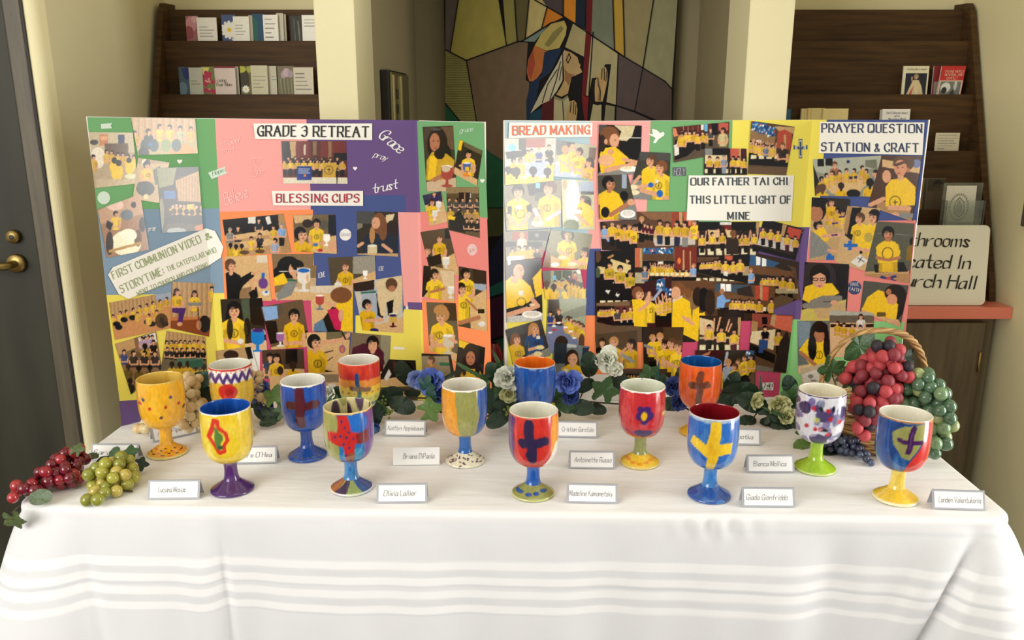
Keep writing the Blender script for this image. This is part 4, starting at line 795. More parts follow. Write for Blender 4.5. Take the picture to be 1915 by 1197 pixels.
ph(L, [(420,480),(500,477),(508,563),(425,560)], 't', lambda C: (C.R(480,477,500,492,'w',.7), C.P((160,130,96), [(450,540),(470,536),(470,562),(440,562)]), C.P('k', [(422,525),(445,522),(470,508),(476,516),(455,534),(440,562),(422,562)]), C.P('k', [(465,548),(480,536),(483,556),(470,562)]), C.L([(471,512),(492,506)], 4, 's'), C.L([(475,540),(468,524),(486,524)], 4, 's'), C.K(432,497,11,hair='n',shirt='k',d=1,arms=0), C.E(492,530,9,10,(124,80,150)), C.R(489,510,495,520,'b'), C.E(497,548,7,5,'w'), C.E(498,546,3,2,'b')))
ph(L, [(508,475),(586,475),(580,560),(516,562)], (150,126,92), lambda C: (C.P('t', [(516,548),(590,528),(590,566),(512,566)]), C.P('w', [(540,540),(560,526),(575,534),(560,548)],.5), C.E(540,500,22,21,'k'), C.P('k', [(510,505),(530,490),(528,515),(512,520)]), C.E(549,504,9,12,'s'), C.E(556,496,12,10,'k'), C.P('y', [(511,520),(530,510),(540,530),(513,535)]), C.P('g', [(516,552),(540,525),(556,528),(545,552),(520,562)]), C.L([(552,520),(544,502)], 7, 's'), C.L([(522,508),(560,506)], 1, 'w'), C.L([(538,524),(552,524)], 3, 'j')), panel=1)
ph(L, [(555,500),(592,496),(590,562),(558,562)], (206,180,140), lambda C: (C.R(555,490,592,520,(150,126,92)), C.G(568,546,44,(236,228,214),'w'), C.E(568,506,11,4,'b'), C.E(575,520,2.5,8,(226,170,120),.7), C.R(555,546,592,562,'t')))
ph(L, [(613,482),(701,478),(703,527),(620,543)], (100,88,66), lambda C: (C.R(660,478,704,512,(170,165,150)), C.P('t', [(640,530),(704,506),(704,528),(622,544)]), C.K(646,498,8.5,hair='n'), C.G(683,522,16,'W'), C.E(632,533,7,6,'w')))
ph(L, [(580,535),(660,533),(660,622),(584,620)], 't', lambda C: (C.R(580,533,640,548,'w',.6), C.P('k', [(588,618),(624,570),(640,580),(640,622),(588,622)]), C.P((110,140,166), [(588,606),(604,596),(612,620),(586,620)]), C.G(598,580,28,(190,90,80),'A'), C.P('y', [(628,570),(660,545),(662,620),(636,618)]), C.P((206,40,100), [(612,580),(630,576),(640,590),(637,618),(626,616)]), C.E(638,552,20,15,'H'), C.E(634,555,9,8,'s',.0), C.L([(610,566),(626,572)], 6, 's'), C.E(638,590,5,12,'s')))
ph(L, [(412,560),(490,557),(500,657),(420,660)], (66,56,44), lambda C: (C.P('k', [(466,558),(490,558),(496,610),(470,606)]), C.P('e', [(450,560),(466,558),(468,600),(456,600)]), C.P((226,194,160), [(420,650),(500,636),(500,660),(420,662)]), C.K(438,580,14,hair='k',long=1,d=0,arms=0), C.L([(415,636),(452,642)], 8, 's'), C.L([(494,622),(476,618)], 8, 's'), C.E(430,615,6,20,'k',.8), C.E(462,612,6,18,'k',.8), C.G(482,660,44,(40,140,210)), C.E(482,618,11,3.5,'P'), C.E(450,638,6,5,'w')))
ph(L, [(488,574),(565,560),(580,648),(508,654)], (120,98,72), lambda C: (C.E(520,580,10,12,'G',.5), C.P('l', [(490,574),(518,572),(520,596),(496,600)]), C.P('k', [(494,600),(516,600),(524,640),(504,644)]), C.P('k', [(560,620),(576,618),(576,632),(562,634)]), C.P('t', [(506,650),(578,632),(580,655),(508,660)]), C.K(550,590,11,hair='k'), C.G(524,648,26,(170,120,170),'w')))
ph(L, [(660,530),(752,515),(754,623),(678,618)], (210,204,190), lambda C: (C.R(660,520,700,545,'d'), C.P('a', [(676,545),(708,540),(710,600),(676,580)],.8), C.L([(676,548),(702,546)], 3, 'j'), C.P('k', [(704,548),(722,560),(716,596),(706,590)]), C.P('k', [(722,560),(740,560),(736,592),(726,590)]), C.P((226,206,168), [(704,530),(720,516),(750,518),(752,560),(742,592),(734,588),(736,560),(722,566),(720,592),(712,590),(706,560)]), C.E(732,532,11,12,'n'), C.E(733,540,7,6,'S'), C.P('t', [(686,612),(754,594),(754,625),(680,622)]), C.K(687,570,9,hair='k',d=1,arms=0), C.L([(684,600),(716,598)], 6, 's'), C.G(735,612,26,(214,180,90),'m'), C.E(735,590,7,2.5,'B'), C.E(700,618,8,4,'B')))
ph(L, [(573,622),(655,620),(650,700),(577,700)], 't', lambda C: (C.R(610,620,656,636,(130,120,90)), C.L([(606,640),(640,636),(652,626)], 8, 's'), C.L([(640,622),(646,634)], 3, 'k'), C.E(640,653,6,8,'p',.6), C.E(640,654,3,5,'o',.8), C.L([(606,660),(622,656)], 2, 'd'), C.L([(606,680),(622,668)], 1.6, 'd'), C.P('d', [(600,690),(650,700),(610,702)]), C.K(589,640,13,hair='k',d=1,arms=0)))
ph(L, [(490,655),(567,652),(570,705),(492,708)], (96,76,60), lambda C: (C.P('t', [(490,680),(530,690),(570,690),(570,708),(490,708)]), C.R(534,652,556,680,'k'), C.K(505,668,7,shirt=(60,80,110)), C.K(517,670,8,long=1,shirt='y',hair='k'), C.K(548,684,7,hair='d',shirt='y',d=9), C.E(524,693,6,8,'d')))
ph(L, [(658,622),(731,628),(727,695),(650,695)], (140,124,100), lambda C: (C.R(712,622,732,690,(160,156,130)), C.P('m', [(652,690),(660,650),(680,642),(706,646),(718,660),(716,696),(652,696)]), C.K(697,642,12,hair='k',shirt='m',arms=0), C.E(697,650,8,7,'s')))
ph(L, [(727,672),(777,674),(780,722),(700,722)], (56,46,40), lambda C: (C.P((120,60,48), [(735,676),(752,680),(748,696),(736,694)]), C.E(760,694,14,16,'k'), C.P('t', [(700,712),(750,704),(780,722),(700,724)]), C.P('w', [(727,690),(732,700),(724,712),(718,708)])))
ph(L, [(504,704),(640,694),(652,736),(506,745)], 't', lambda C: (C.E(560,712,10,8,'n'), C.R(600,700,650,715,'G',.5), C.E(620,722,8,5,'w')))
ph(L, [(404,656),(470,648),(492,722),(410,742)], (190,160,120), lambda C: (C.E(432,664,14,9,'d'), C.P('w', [(462,650),(474,652),(488,712),(474,710)]), C.P('k', [(458,650),(468,648),(474,670),(464,672)])))
ph(L, [(700,725),(778,722),(782,758),(700,760)], (110,92,70), lambda C: (C.P('t', [(700,740),(760,732),(770,758),(700,760)]), C.E(730,736,9,9,'d')))
ph(L, [(790,237),(847,235),(854,358),(798,358)], (84,72,54), lambda C: (C.R(825,237,850,280,'x'), C.E(818,270,19,32,'k'), C.E(830,290,14,22,'k'), C.P('Y', [(798,300),(808,284),(836,288),(850,300),(846,330),(826,338),(797,338)]), C.P('y', [(804,292),(818,292),(814,330),(800,336)]), C.E(813,266,9.5,17,'S'), C.E(822,288,10,10,'k'), C.E(815,242,10,2.5,'G'), C.L([(809,264),(812,264)], 1.2, 'k'), C.L([(818,264),(821,264)], 1.2, 'k'), C.E(814,277,3,1,(150,70,60)), C.P((214,190,160), [(798,340),(854,332),(854,360),(798,360)]), C.L([(812,336),(850,318)], 8, 'S'), C.G(836,350,40,(180,90,80)), C.E(834,316,8,6,(216,200,170))))
ph(L, [(859,261),(902,282),(892,348),(849,325)], (60,52,40), lambda C: (C.P('y', [(859,261),(866,264),(862,282),(856,280)]), C.P((120,110,80), [(866,264),(902,282),(900,290),(868,274)]), C.P('t', [(850,312),(893,336),(892,350),(848,328)]), C.K(876,288,7,hair='k'), C.L([(860,310),(872,306)], 4, 's'), C.L([(888,318),(880,304)], 4, 's'), C.G(873,330,26,(90,120,180),'o'), C.R(870,312,877,320,'y')))
ph(L, [(790,365),(825,357),(838,415),(804,423)], 't', lambda C: (C.P((50,60,90), [(790,365),(825,357),(828,378),(793,384)]), C.K(812,362,4.5,long=1,shirt='B'), C.K(808,378,6,hair='d',long=1), C.G(820,395,18,'w'), C.G(813,412,18,'w')))
ph(L, [(834,350),(895,350),(897,445),(838,430)], (110,94,66), lambda C: (C.R(832,350,897,362,(160,140,104)), C.R(858,360,882,384,'d'), C.L([(869,362),(869,384)], 2, 'c'), C.L([(880,362),(880,384)], 2, 'w'), C.N(5,840,372,892,374,3,shirt='G',seed=21), C.N(4,842,392,890,394,3.5,shirt='Y',seed=22), C.P('k', [(840,410),(860,392),(872,415),(870,436),(840,430)]), C.P('T', [(868,400),(890,400),(890,412),(870,412)]), C.N(3,872,410,892,414,3.5,shirt='k',seed=23), C.P('y', [(838,402),(852,406),(850,412),(838,410)])))
ph(L, [(786,434),(838,426),(860,516),(802,500)], (104,88,66), lambda C: (C.P('t', [(826,486),(856,470),(862,518),(830,510)]), C.K(822,446,7,hair='n',shirt='y'), C.R(832,428,846,446,(40,44,50)), C.K(798,468,8,hair='n',shirt='u',d=1), C.P('k', [(800,482),(824,474),(826,492),(806,500)]), C.G(834,505,24,'w')))
ph(L, [(792,496),(850,505),(850,565),(789,555)], (206,176,130), lambda C: (C.P('k', [(790,496),(806,498),(804,556),(788,556)]), C.P('t', [(800,545),(850,540),(852,566),(790,558)]), C.P((226,204,170), [(822,505),(850,508),(850,540),(830,535)]), C.K(813,513,9,hair='k',d=1,arms=0), C.L([(806,546),(830,540)], 5, 'S'), C.G(843,558,22,'w')))
ph(L, [(858,498),(909,507),(911,620),(857,610)], (84,72,58), lambda C: (C.R(884,500,912,530,'d'), C.P('a', [(885,530),(910,532),(908,545),(886,540)]), C.P('t', [(878,560),(910,540),(912,622),(880,614)]), C.K(871,512,9,hair='k',d=1), C.K(863,540,10,hair='k',d=1,arms=0), C.L([(872,560),(892,580)], 4, 'S'), C.L([(860,604),(895,594)], 8, 'S'), C.R(894,578,906,586,'k'), C.E(901,606,7,5,'w')))
ph(L, [(797,565),(852,567),(860,678),(803,655)], (120,106,86), lambda C: (C.R(830,566,856,600,'d',.7), C.P('t', [(802,646),(830,650),(858,664),(860,680),(803,660)]), C.K(827,590,12,hair='h',d=-1), C.E(824,580,13,10,'h'), C.G(838,662,36,(216,206,184)), C.L([(853,640),(842,634)], 6, 's'), C.L([(812,648),(818,636)], 6, 's')))
ph(L, [(788,661),(843,663),(851,712),(790,712)], (170,156,130), lambda C: (C.R(788,660,846,666,'k'), C.P((60,130,90), [(822,678),(840,678),(842,684),(822,684)]), C.K(806,674,7,hair='n',shirt=(200,150,50),d=-1), C.P('k', [(838,664),(844,664),(850,700),(844,706)])))
ph(L, [(858,635),(907,650),(903,706),(850,706)], (60,50,42), lambda C: (C.P('y', [(858,635),(880,642),(868,652),(858,648)]), C.R(896,650,906,680,'k'), C.E(880,668,15,26,'d'), C.E(880,670,8.5,13,'S'), C.E(876,668,1.5,.8,'d'), C.E(884,668,1.5,.8,'d'), C.E(880,678,2.5,1,(160,70,60)), C.P('Y', [(860,706),(866,690),(896,690),(903,706)]), C.E(868,685,5,18,'d'), C.E(893,685,5,18,'d')))
# second board
ph(R_, [(1113,470),(1300,462),(1300,640),(1113,640)], (44,34,28), lambda C: (C.R(1113,590,1200,640,'x'), chairs(C,1120,1290,560,12,8)))
ph(R_, [(1296,440),(1420,440),(1410,600),(1296,600)], (50,38,30), lambda C: (C.R(1330,500,1410,530,(110,84,58)), chairs(C,1300,1400,520,8,6)))
ph(R_, [(1390,468),(1494,490),(1492,560),(1392,600)], (70,52,38), lambda C: (C.P('x', [(1440,560),(1490,540),(1480,570),(1440,585)])))
ph(R_, [(943,259),(1040,258),(1035,340),(945,346)], (206,206,190), lambda C: (C.R(943,258,1040,272,(190,188,170)), C.R(984,259,1020,276,'r'), C.R(970,259,984,280,'d'), C.E(958,276,8,7,'q'), C.P('k', [(945,284),(985,280),(985,292),(948,298)]), C.E(1000,312,30,20,(172,182,206)), [C.E(x,y,4,1.8,'W') for x,y in ((985,308),(994,300),(1012,296),(1024,304),(983,326),(1015,330))], C.K(1008,280,4,hair='h',shirt=(50,90,150)), C.K(1027,275,4.5,hair='n',shirt='k'), C.K(987,284,3.5,hair='d'), C.K(994,282,3.5), C.K(974,300,5,hair='n',d=1), C.K(961,300,5,d=1), C.K(966,322,8,hair='d',d=9,long=1), C.K(950,318,6,d=9), C.K(997,320,7.5,d=9), C.K(1030,300,6,d=9), C.K(1024,322,7.5,hair='k',d=9), C.R(943,335,1040,348,'y',.55)))
ph(R_, [(1040,262),(1116,273),(1108,335),(1036,330)], (180,176,150), lambda C: (C.R(1040,260,1062,290,'G'), C.R(1060,262,1075,276,'d'), C.P('x', [(1102,275),(1116,277),(1114,300),(1100,296)]), C.P((176,186,206), [(1038,300),(1070,305),(1100,325),(1080,334),(1036,330)]), C.E(1044,306,6,2.5,'W'), C.E(1055,316,7,3,'W'), C.E(1074,325,6,4,'W'), C.K(1057,280,7,hair='h',d=9), C.K(1072,276,6,hair='c',d=1), C.K(1083,284,7,hair='d',d=-1), C.K(1102,304,8,hair='d',long=1,d=-1,arms=0), C.L([(1098,328),(1082,318)], 5, 's'), C.L([(1066,314),(1048,300)], 5, 's')))
ph(R_, [(942,348),(1050,336),(1050,425),(947,432)], (140,132,112), lambda C: (C.P('k', [(985,345),(1036,338),(1040,360),(990,366)]), C.R(1000,360,1024,376,(90,90,86)), C.R(1002,342,1010,352,'q'), C.P('g', [(945,415),(1050,402),(1050,428),(946,434)]), C.K(969,358,12,hair='k',arms=0), C.K(1028,352,12,hair='n',arms=0,d=-1), C.P('k', [(949,386),(957,386),(957,406),(950,408)]), C.P('k', [(984,384),(994,382),(995,400),(987,402)]), C.L([(952,404),(966,424)], 8, 's'), C.L([(990,400),(974,422)], 8, 's'), C.L([(1000,392),(1010,412)], 8, (190,190,196)), C.L([(1046,396),(1024,410)], 8, (190,190,196)), C.E(1006,418,12,6,(240,226,190)), C.E(1004,410,6,6,'s'), C.R(965,384,976,392,'W'), C.E(973,400,9,9,'k',.4), C.E(973,400,7,7,'y')))
ph(R_, [(1050,335),(1110,338),(1112,430),(1052,428)], (196,196,160), lambda C: (C.R(1082,340,1112,360,'a'), C.R(1086,358,1112,364,'G'), C.E(1094,376,12,10,'e'), C.E(1071,380,13,46,'W',.9), C.E(1056,345,4,10,'S',.6), C.K(1090,372,6,hair='x',d=-1), C.K(1098,382,7,hair='d',d=-1,arms=0), C.P('y', [(1085,375),(1104,385),(1110,420),(1096,425),(1090,400)]), C.L([(1076,400),(1100,420)], 6, 's'), C.E(1068,422,15,12,(110,120,50)), C.E(1078,396,10,4,'W')))  # tall white ellipse: glare on the glossy print, painted as colour
ph(R_, [(943,433),(1030,428),(1014,482),(946,488)], (130,126,104), lambda C: (C.R(958,434,986,450,'r'), C.R(988,432,1026,450,'k'), C.E(1004,440,4,4,'w',.5), C.P('k', [(945,452),(1014,452),(1014,462),(945,462)]), C.K(976,440,5,hair='h',shirt=(226,216,190)), C.N(4,958,466,992,464,4,seed=24), C.K(1005,466,4.5,shirt='u'), C.E(1020,474,10,13,'H'), C.P('W', [(948,480),(980,478),(980,486),(948,488)])))
ph(R_, [(1030,430),(1108,438),(1097,504),(1014,500)], (140,136,100), lambda C: (C.E(1062,440,12,12,'d'), C.P('t', [(1030,478),(1080,500),(1060,506),(1030,500)]), C.K(1060,438,10,hair='d',d=1,arms=0), C.L([(1046,470),(1062,478)], 6, 's'), C.E(1052,482,9,4,(240,226,190)), C.E(1020,485,10,20,'H'), C.E(1038,495,8,4,'W'), C.K(1094,472,8.5,hair='d',long=1,d=-1,arms=0), C.L([(1096,494),(1070,488)], 6, 's'), C.E(1070,494,9,4,(240,226,190)), C.E(1066,444,4,14,(120,130,60),.6)))
ph(R_, [(945,488),(1012,483),(1015,600),(948,603)], 'k', lambda C: (C.P('y', [(996,520),(1014,500),(1014,550),(1002,556)]), C.P((206,206,200), [(948,592),(1015,586),(1015,604),(948,604)]), C.P('y', [(945,525),(958,516),(975,520),(992,535),(1000,556),(988,566),(960,575),(946,578)]), C.E(961,500,17,16,'d'), C.E(947,510,6,14,'d'), C.E(970,508,10,14,'s'), C.P('s', [(955,515),(970,520),(966,530),(956,528)]), C.E(952,490,3,6,'W'), C.E(974,506,1.8,.9,'k'), C.L([(970,502),(977,503)], 1, 'd'), C.E(976,516,2.6,1,(200,110,100)), C.L([(947,590),(985,578)], 9, 's'), C.L([(995,560),(1006,572),(990,578)], 8, 's'), C.E(995,588,19,7,'W'), C.E(995,587,14,4.5,(226,222,210)), C.E(975,565,9,9,'k',.4), C.E(975,565,7,7,'y'), C.R(970,544,979,553,'w'), C.E(995,570,5,3,(240,220,180))))
ph(R_, [(1014,507),(1085,504),(1096,558),(1020,560)], (170,168,140), lambda C: (C.R(1014,506,1030,530,'G',.6), C.R(1036,506,1050,522,'e'), C.R(1052,506,1070,520,'e'), C.R(1034,515,1040,524,'q'), C.E(1053,534,16,7,(180,186,204)), C.K(1075,512,3.5,shirt=(190,120,100)), C.K(1065,516,3,shirt=(60,90,130)), C.N(5,1038,526,1066,524,2.6,seed=25), C.K(1022,532,6,hair='n',d=9), C.K(1036,537,5.5,hair='d',d=9), C.K(1059,538,5,hair='k',d=9), C.N(5,1066,528,1092,532,4.5,seed=26,dirs=(9,),hairs='nd'), C.E(1084,508,6,4,'W',.8)))
ph(R_, [(1025,560),(1097,558),(1092,655),(1020,662)], (176,182,160), lambda C: (C.R(1025,560,1046,590,'d',.8), C.P((134,140,170), [(1022,610),(1055,603),(1092,630),(1092,660),(1020,664)]), C.P((96,96,92), [(1052,585),(1096,570),(1096,590),(1054,600)],.3), C.K(1029,586,4,shirt=(50,80,140)), C.K(1045,582,4.5,shirt='k',hair='H'), C.N(6,1062,595,1092,612,4.5,seed=27,hairs='nd'), [C.E(x,y,4,1.8,'W') for x,y in ((1045,604),(1058,612),(1067,620),(1074,632),(1036,610),(1029,622))], C.E(1037,617,5,2,(200,80,80)), C.E(1050,640,12,12,'d'), C.E(1088,640,6,16,'n')))
ph(R_, [(945,617),(1012,597),(1030,665),(960,682)], (66,68,70), lambda C: (C.P('G', [(945,617),(1012,597),(1014,615),(948,632)],.6), C.K(999,615,9.5,hair='h',shirt=(30,90,140),d=1,long=1,arms=0), C.K(965,634,9,hair='H',long=1,d=1,arms=0), C.P((150,150,140), [(960,682),(1030,648),(1032,668),(965,684)]), C.L([(970,676),(1004,662)], 7, 's'), C.L([(990,654),(1012,648)], 6, 's'), C.E(1006,662,8,5,(236,220,170)), C.E(1010,650,8,4,(236,220,170)), C.R(1003,628,1010,634,'w')))
ph(R_, [(1037,640),(1103,648),(1082,714),(1030,706)], (130,140,140), lambda C: (C.R(1036,640,1060,680,(50,60,70)), C.P((40,60,90), [(1090,650),(1103,650),(1098,668),(1088,668)]), C.P('W', [(1062,640),(1080,640),(1078,650),(1060,650)],.6), C.K(1070,668,12,hair='d',long=1,d=0,arms=0), C.E(1072,672,8,11,'s'), C.E(1066,672,1.4,.8,'d'), C.E(1075,673,1.4,.8,'d'), C.R(1055,690,1062,697,'w')))
ph(R_, [(1120,233),(1200,235),(1197,326),(1118,327)], 'k', lambda C: (C.R(1118,232,1134,250,'G'), C.P((220,206,170), [(1148,234),(1188,235),(1182,255),(1172,264),(1156,262),(1162,246)]), C.L([(1160,258),(1198,258)], 1, 'w'), C.P('g', [(1120,322),(1198,310),(1198,328),(1118,328)]), C.P('y', [(1120,300),(1124,278),(1150,274),(1176,296),(1166,310),(1124,325)]), C.E(1140,254,18,18,'H'), C.E(1126,268,7,16,'d'), C.E(1149,263,9,13,'s'), C.E(1133,265,3,5,'s'), C.E(1151,262,1.6,.9,'d'), C.E(1156,273,2,.9,(190,90,80)), C.L([(1166,298),(1192,304)], 7, 's'), C.L([(1134,318),(1184,308)], 9, 's'), C.E(1176,316,17,5.5,'W'), C.E(1172,314,10,3.5,(240,224,190)), C.E(1186,306,6,5,'s'), C.E(1134,300,15,11,(236,190,150)), C.E(1142,284,6,5,'s')))
ph(R_, [(1197,284),(1254,286),(1251,374),(1173,372)], (80,76,66), lambda C: (C.R(1197,285,1254,300,'G'), C.P('g', [(1175,335),(1200,338),(1250,368),(1250,376),(1172,374)]), C.K(1218,300,10,hair='n',d=-1,arms=0), C.K(1236,313,11,hair='H',d=-1,arms=0), C.P('y', [(1200,320),(1214,316),(1226,340),(1222,350),(1200,345)]), C.L([(1196,330),(1186,342)], 6, 's'), C.L([(1222,346),(1190,350)], 7, 's'), C.L([(1236,366),(1200,356)], 8, 's'), C.E(1217,346,5,5,'b'), C.E(1234,362,6,7,'b'), C.E(1183,350,10,5,(240,226,190)), C.E(1185,360,11,5,(240,226,190)), C.R(1225,336,1231,342,'w'), C.E(1245,372,7,5,'s')))
ph(R_, [(1118,328),(1174,326),(1195,413),(1120,410)], (92,88,76), lambda C: (C.R(1163,326,1172,352,'a'), C.E(1167,366,8,9,'k'), C.P('g', [(1152,400),(1188,378),(1196,412),(1150,410)]), C.K(1139,343,12,hair='k',d=1,arms=0,skin='S'), C.P('y', [(1122,372),(1132,360),(1156,362),(1166,380),(1158,400),(1130,410),(1122,400)]), C.E(1132,397,8,10,'k'), C.L([(1142,402),(1176,380)], 8, 'S'), C.E(1180,378,7,6,'s'), C.E(1174,400,14,8,'W'), C.E(1174,399,11,6,(230,226,218)), C.E(1190,380,6,3,'s')))
def hall(C, x0, y0, x1, y1, wall='r', cy=None): C.R(x0, y0, x1, y1, 'd'); C.R(x0, y0, x1, y0+(y1-y0)*.35, wall)
ph(R_, [(1258,238),(1364,228),(1362,285),(1260,304)], (108,92,74), lambda C: (C.P((110,52,44), [(1256,238),(1366,226),(1366,250),(1262,252)]), [C.L([(1278+k*9,236),(1278+k*9,250)], 1, (190,150,120)) for k in range(5)], C.P((226,150,110), [(1258,240),(1264,240),(1268,254),(1260,256)]), C.R(1311,231,1316,243,'w'), C.R(1317,231,1323,246,'q'), C.P('k', [(1262,262),(1315,250),(1350,246),(1320,262),(1285,292),(1262,300)]), C.P('w', [(1260,272),(1268,268),(1272,288),(1262,292)]), C.N(6,1276,248,1314,250,3.6,legs=1,seed=28,hairs='kd'), C.K(1322,250,3), C.K(1329,243,3.6,hair='n',shirt='G',legs=1), C.P('k', [(1330,230),(1342,230),(1342,252),(1332,252)]), C.R(1344,230,1362,244,(200,110,90)), C.K(1352,244,5,hair='d',shirt=(210,196,150),d=-1), C.K(1275,252,4.6,legs=1)))
ph(R_, [(1317,277),(1396,278),(1397,327),(1316,327)], 'd', lambda C: (C.R(1317,277,1396,296,'k'), C.R(1318,278,1332,290,'g'), C.R(1366,277,1386,296,(206,110,88)), C.R(1382,277,1386,300,'c'), C.R(1388,277,1398,294,'m'), C.R(1318,290,1360,306,(226,208,168)), chairs(C,1316,1396,316,5,8), C.N(2,1327,296,1342,297,3.4,legs=1,seed=29), C.K(1354,294,3.6,hair='g',shirt=(150,160,176),legs=(150,160,176)), C.N(3,1371,296,1391,297,3.4,legs=1,seed=30)))
ph(R_, [(1405,226),(1486,237),(1470,328),(1398,325)], (104,80,58), lambda C: (C.P((160,128,92), [(1404,240),(1450,255),(1448,275),(1401,262)]), stained(C,1406,227,1420,245,14,1), stained(C,1418,230,1434,250,18,2), stained(C,1434,238,1449,255,14,3), C.P('c', [(1448,236),(1486,238),(1484,250),(1455,244)]), C.P((190,90,66), [(1455,246),(1468,242),(1482,250),(1478,280),(1452,276)]), C.R(1466,252,1470,278,'c'), C.R(1414,262,1424,270,'w'), C.P('k', [(1400,262),(1450,275),(1448,310),(1398,304)]), chairs(C,1400,1450,273,4,6), chairs(C,1402,1475,290,5,7), C.P('k', [(1398,300),(1474,303),(1474,312),(1398,308)]), C.N(6,1405,268,1446,276,3.2,seed=31,up=1), C.K(1432,274,3.2,shirt='A'), C.K(1470,284,3.4), C.K(1463,272,5.4,hair='H',shirt=(70,52,44),legs=1), C.R(1398,312,1474,330,(122,98,74))))
ph(R_, [(1122,415),(1195,410),(1196,470),(1126,468)], 'd', lambda C: (C.P((140,120,110), [(1130,415),(1195,410),(1195,420),(1130,425)],.5), C.R(1180,430,1196,460,'w',.8), C.N(2,1132,424,1140,428,4,shirt='l',seed=32), C.K(1145,418,5,hair='n',legs=1), C.K(1158,422,5.2,hair='n',legs=1,d=-1), C.K(1168,426,5,hair='k',legs=1), C.K(1177,423,5.4,hair='n',legs=1), C.K(1188,426,6,hair='k',legs=1,d=-1)))
ph(R_, [(1190,396),(1306,396),(1306,463),(1192,465)], (110,78,56), lambda C: (C.P((150,112,82), [(1196,396),(1258,397),(1256,416),(1215,410)]), C.R(1256,396,1270,430,'r'), C.R(1270,396,1276,420,'c'), C.P((208,110,82), [(1277,396),(1304,396),(1304,420),(1280,424)]), C.L([(1290,404),(1290,420)], 2.4, 'c'), C.R(1192,438,1306,446,(206,180,130)), C.P('w', [(1220,446),(1300,444),(1300,458),(1225,460)],.8), C.K(1200,410,5,hair='h',shirt='k',legs=1), C.N(3,1205,420,1218,422,3.2,shirt='m',legs=1,seed=33,hairs='dn'), C.K(1234,416,4.8,legs=(50,60,90)), C.K(1248,419,4.6,hair='d',legs=1), C.K(1266,418,5,long=1,d=-1,legs=(50,50,80)), C.K(1281,419,5,long=1,d=-1,shirt='y',legs='g'), C.K(1300,415,5.4,d=-1)))
ph(R_, [(1306,415),(1420,415),(1415,478),(1303,480)], 'd', lambda C: (C.R(1306,415,1420,432,'k'), C.R(1346,415,1368,421,'w'), C.R(1350,421,1368,432,(130,50,40)), C.R(1326,430,1346,444,(226,204,160)), C.R(1355,430,1372,444,(226,204,160)), C.R(1414,415,1420,440,'c'), C.R(1306,452,1416,457,(214,196,160)), chairs(C,1305,1416,465,7,12), C.N(3,1313,440,1350,437,3.8,legs=1,seed=34,up=1), C.N(3,1380,440,1411,437,3.8,legs=1,seed=35,up=1), C.L([(1360,448),(1352,425)], 3.4, 'k'), C.L([(1382,446),(1393,424)], 3.4, 'k'), C.K(1371,437,6,hair='H',d=9,shirt=(74,56,44)), C.R(1358,448,1381,476,(64,48,38))))
ph(R_, [(1428,409),(1503,428),(1487,487),(1413,468)], 'd', lambda C: (C.P('k', [(1428,409),(1466,419),(1462,432),(1424,425)]), C.P((208,96,78), [(1474,424),(1500,430),(1494,448),(1470,442)]), C.P('c', [(1464,419),(1472,421),(1466,442),(1460,440)]), C.P('w', [(1422,435),(1492,450),(1488,472),(1416,458)],.9), C.P('k', [(1413,460),(1488,478),(1487,488),(1412,470)]), C.K(1427,428,3.6,legs=1), C.K(1441,430,3.8,legs=1), C.K(1455,433,4,legs=1), C.K(1472,440,3.6,legs='m'), C.K(1487,445,3.6,legs=1)))
ph(R_, [(1115,470),(1188,468),(1187,562),(1114,562)], 'k', lambda C: (C.P((226,206,150), [(1142,484),(1180,496),(1180,512),(1140,508)]), C.P((226,206,150), [(1118,498),(1132,500),(1130,512),(1118,512)]), C.L([(1138,482),(1146,478)], 4, 'h'), C.P('t', [(1170,485),(1178,488),(1172,494)]), C.P('w', [(1132,545),(1142,525),(1148,528),(1138,550)]), C.P('w', [(1151,552),(1160,533),(1166,536),(1156,556)]), C.E(1118,480,6,11,'n'), C.E(1118,510,5,10,'e'), C.K(1140,495,5.6,shirt=(206,180,56),legs=1), C.K(1160,502,5.6,shirt=(206,180,56),legs=1), C.K(1179,511,5.6,shirt=(206,180,56),legs=1)))
ph(R_, [(1187,464),(1303,462),(1302,524),(1187,532)], 'd', lambda C: (C.R(1187,462,1196,500,(206,120,88)), C.R(1196,464,1201,500,'c'), C.R(1201,464,1262,488,(132,110,80)), stained(C,1203,463,1259,475,30,5), C.R(1202,475,1260,487,'n'), C.R(1202,488,1264,502,'k'), C.R(1230,489,1240,494,'w'), C.R(1262,462,1303,506,(140,58,46)), C.R(1277,468,1280,505,'c'), C.R(1290,470,1292,505,'c'), C.E(1270,488,3,6,'o'), C.N(9,1214,503,1292,507,2.4,legs=1,seed=36), C.N(8,1220,497,1256,499,2.2,seed=37,up=1), chairs(C,1205,1290,510,9,6), C.R(1187,510,1205,530,(190,180,150)), C.K(1206,502,4,hair='g',shirt='A'), C.K(1297,497,4,hair='S',shirt='l',d=-1), C.R(1220,518,1303,530,'k')))
ph(R_, [(1303,480),(1402,475),(1402,530),(1303,512)], 'k', lambda C: (C.P('n', [(1303,481),(1345,480),(1345,490),(1303,491)]), C.R(1355,478,1370,487,(206,110,80)), C.P((226,206,160), [(1325,500),(1402,498),(1402,516),(1330,510)],.8), C.N(5,1312,492,1332,490,2.4,legs=1,seed=38), C.N(3,1338,489,1345,489,3.2,legs=1,seed=39), C.K(1357,489,3.8,legs='w'), C.K(1371,490,4.2,legs=1), C.K(1384,486,4.6,legs=1), C.P('k', [(1303,505),(1402,525),(1402,532),(1303,515)]), C.L([(1303,510),(1370,526)], 1, 'n')))
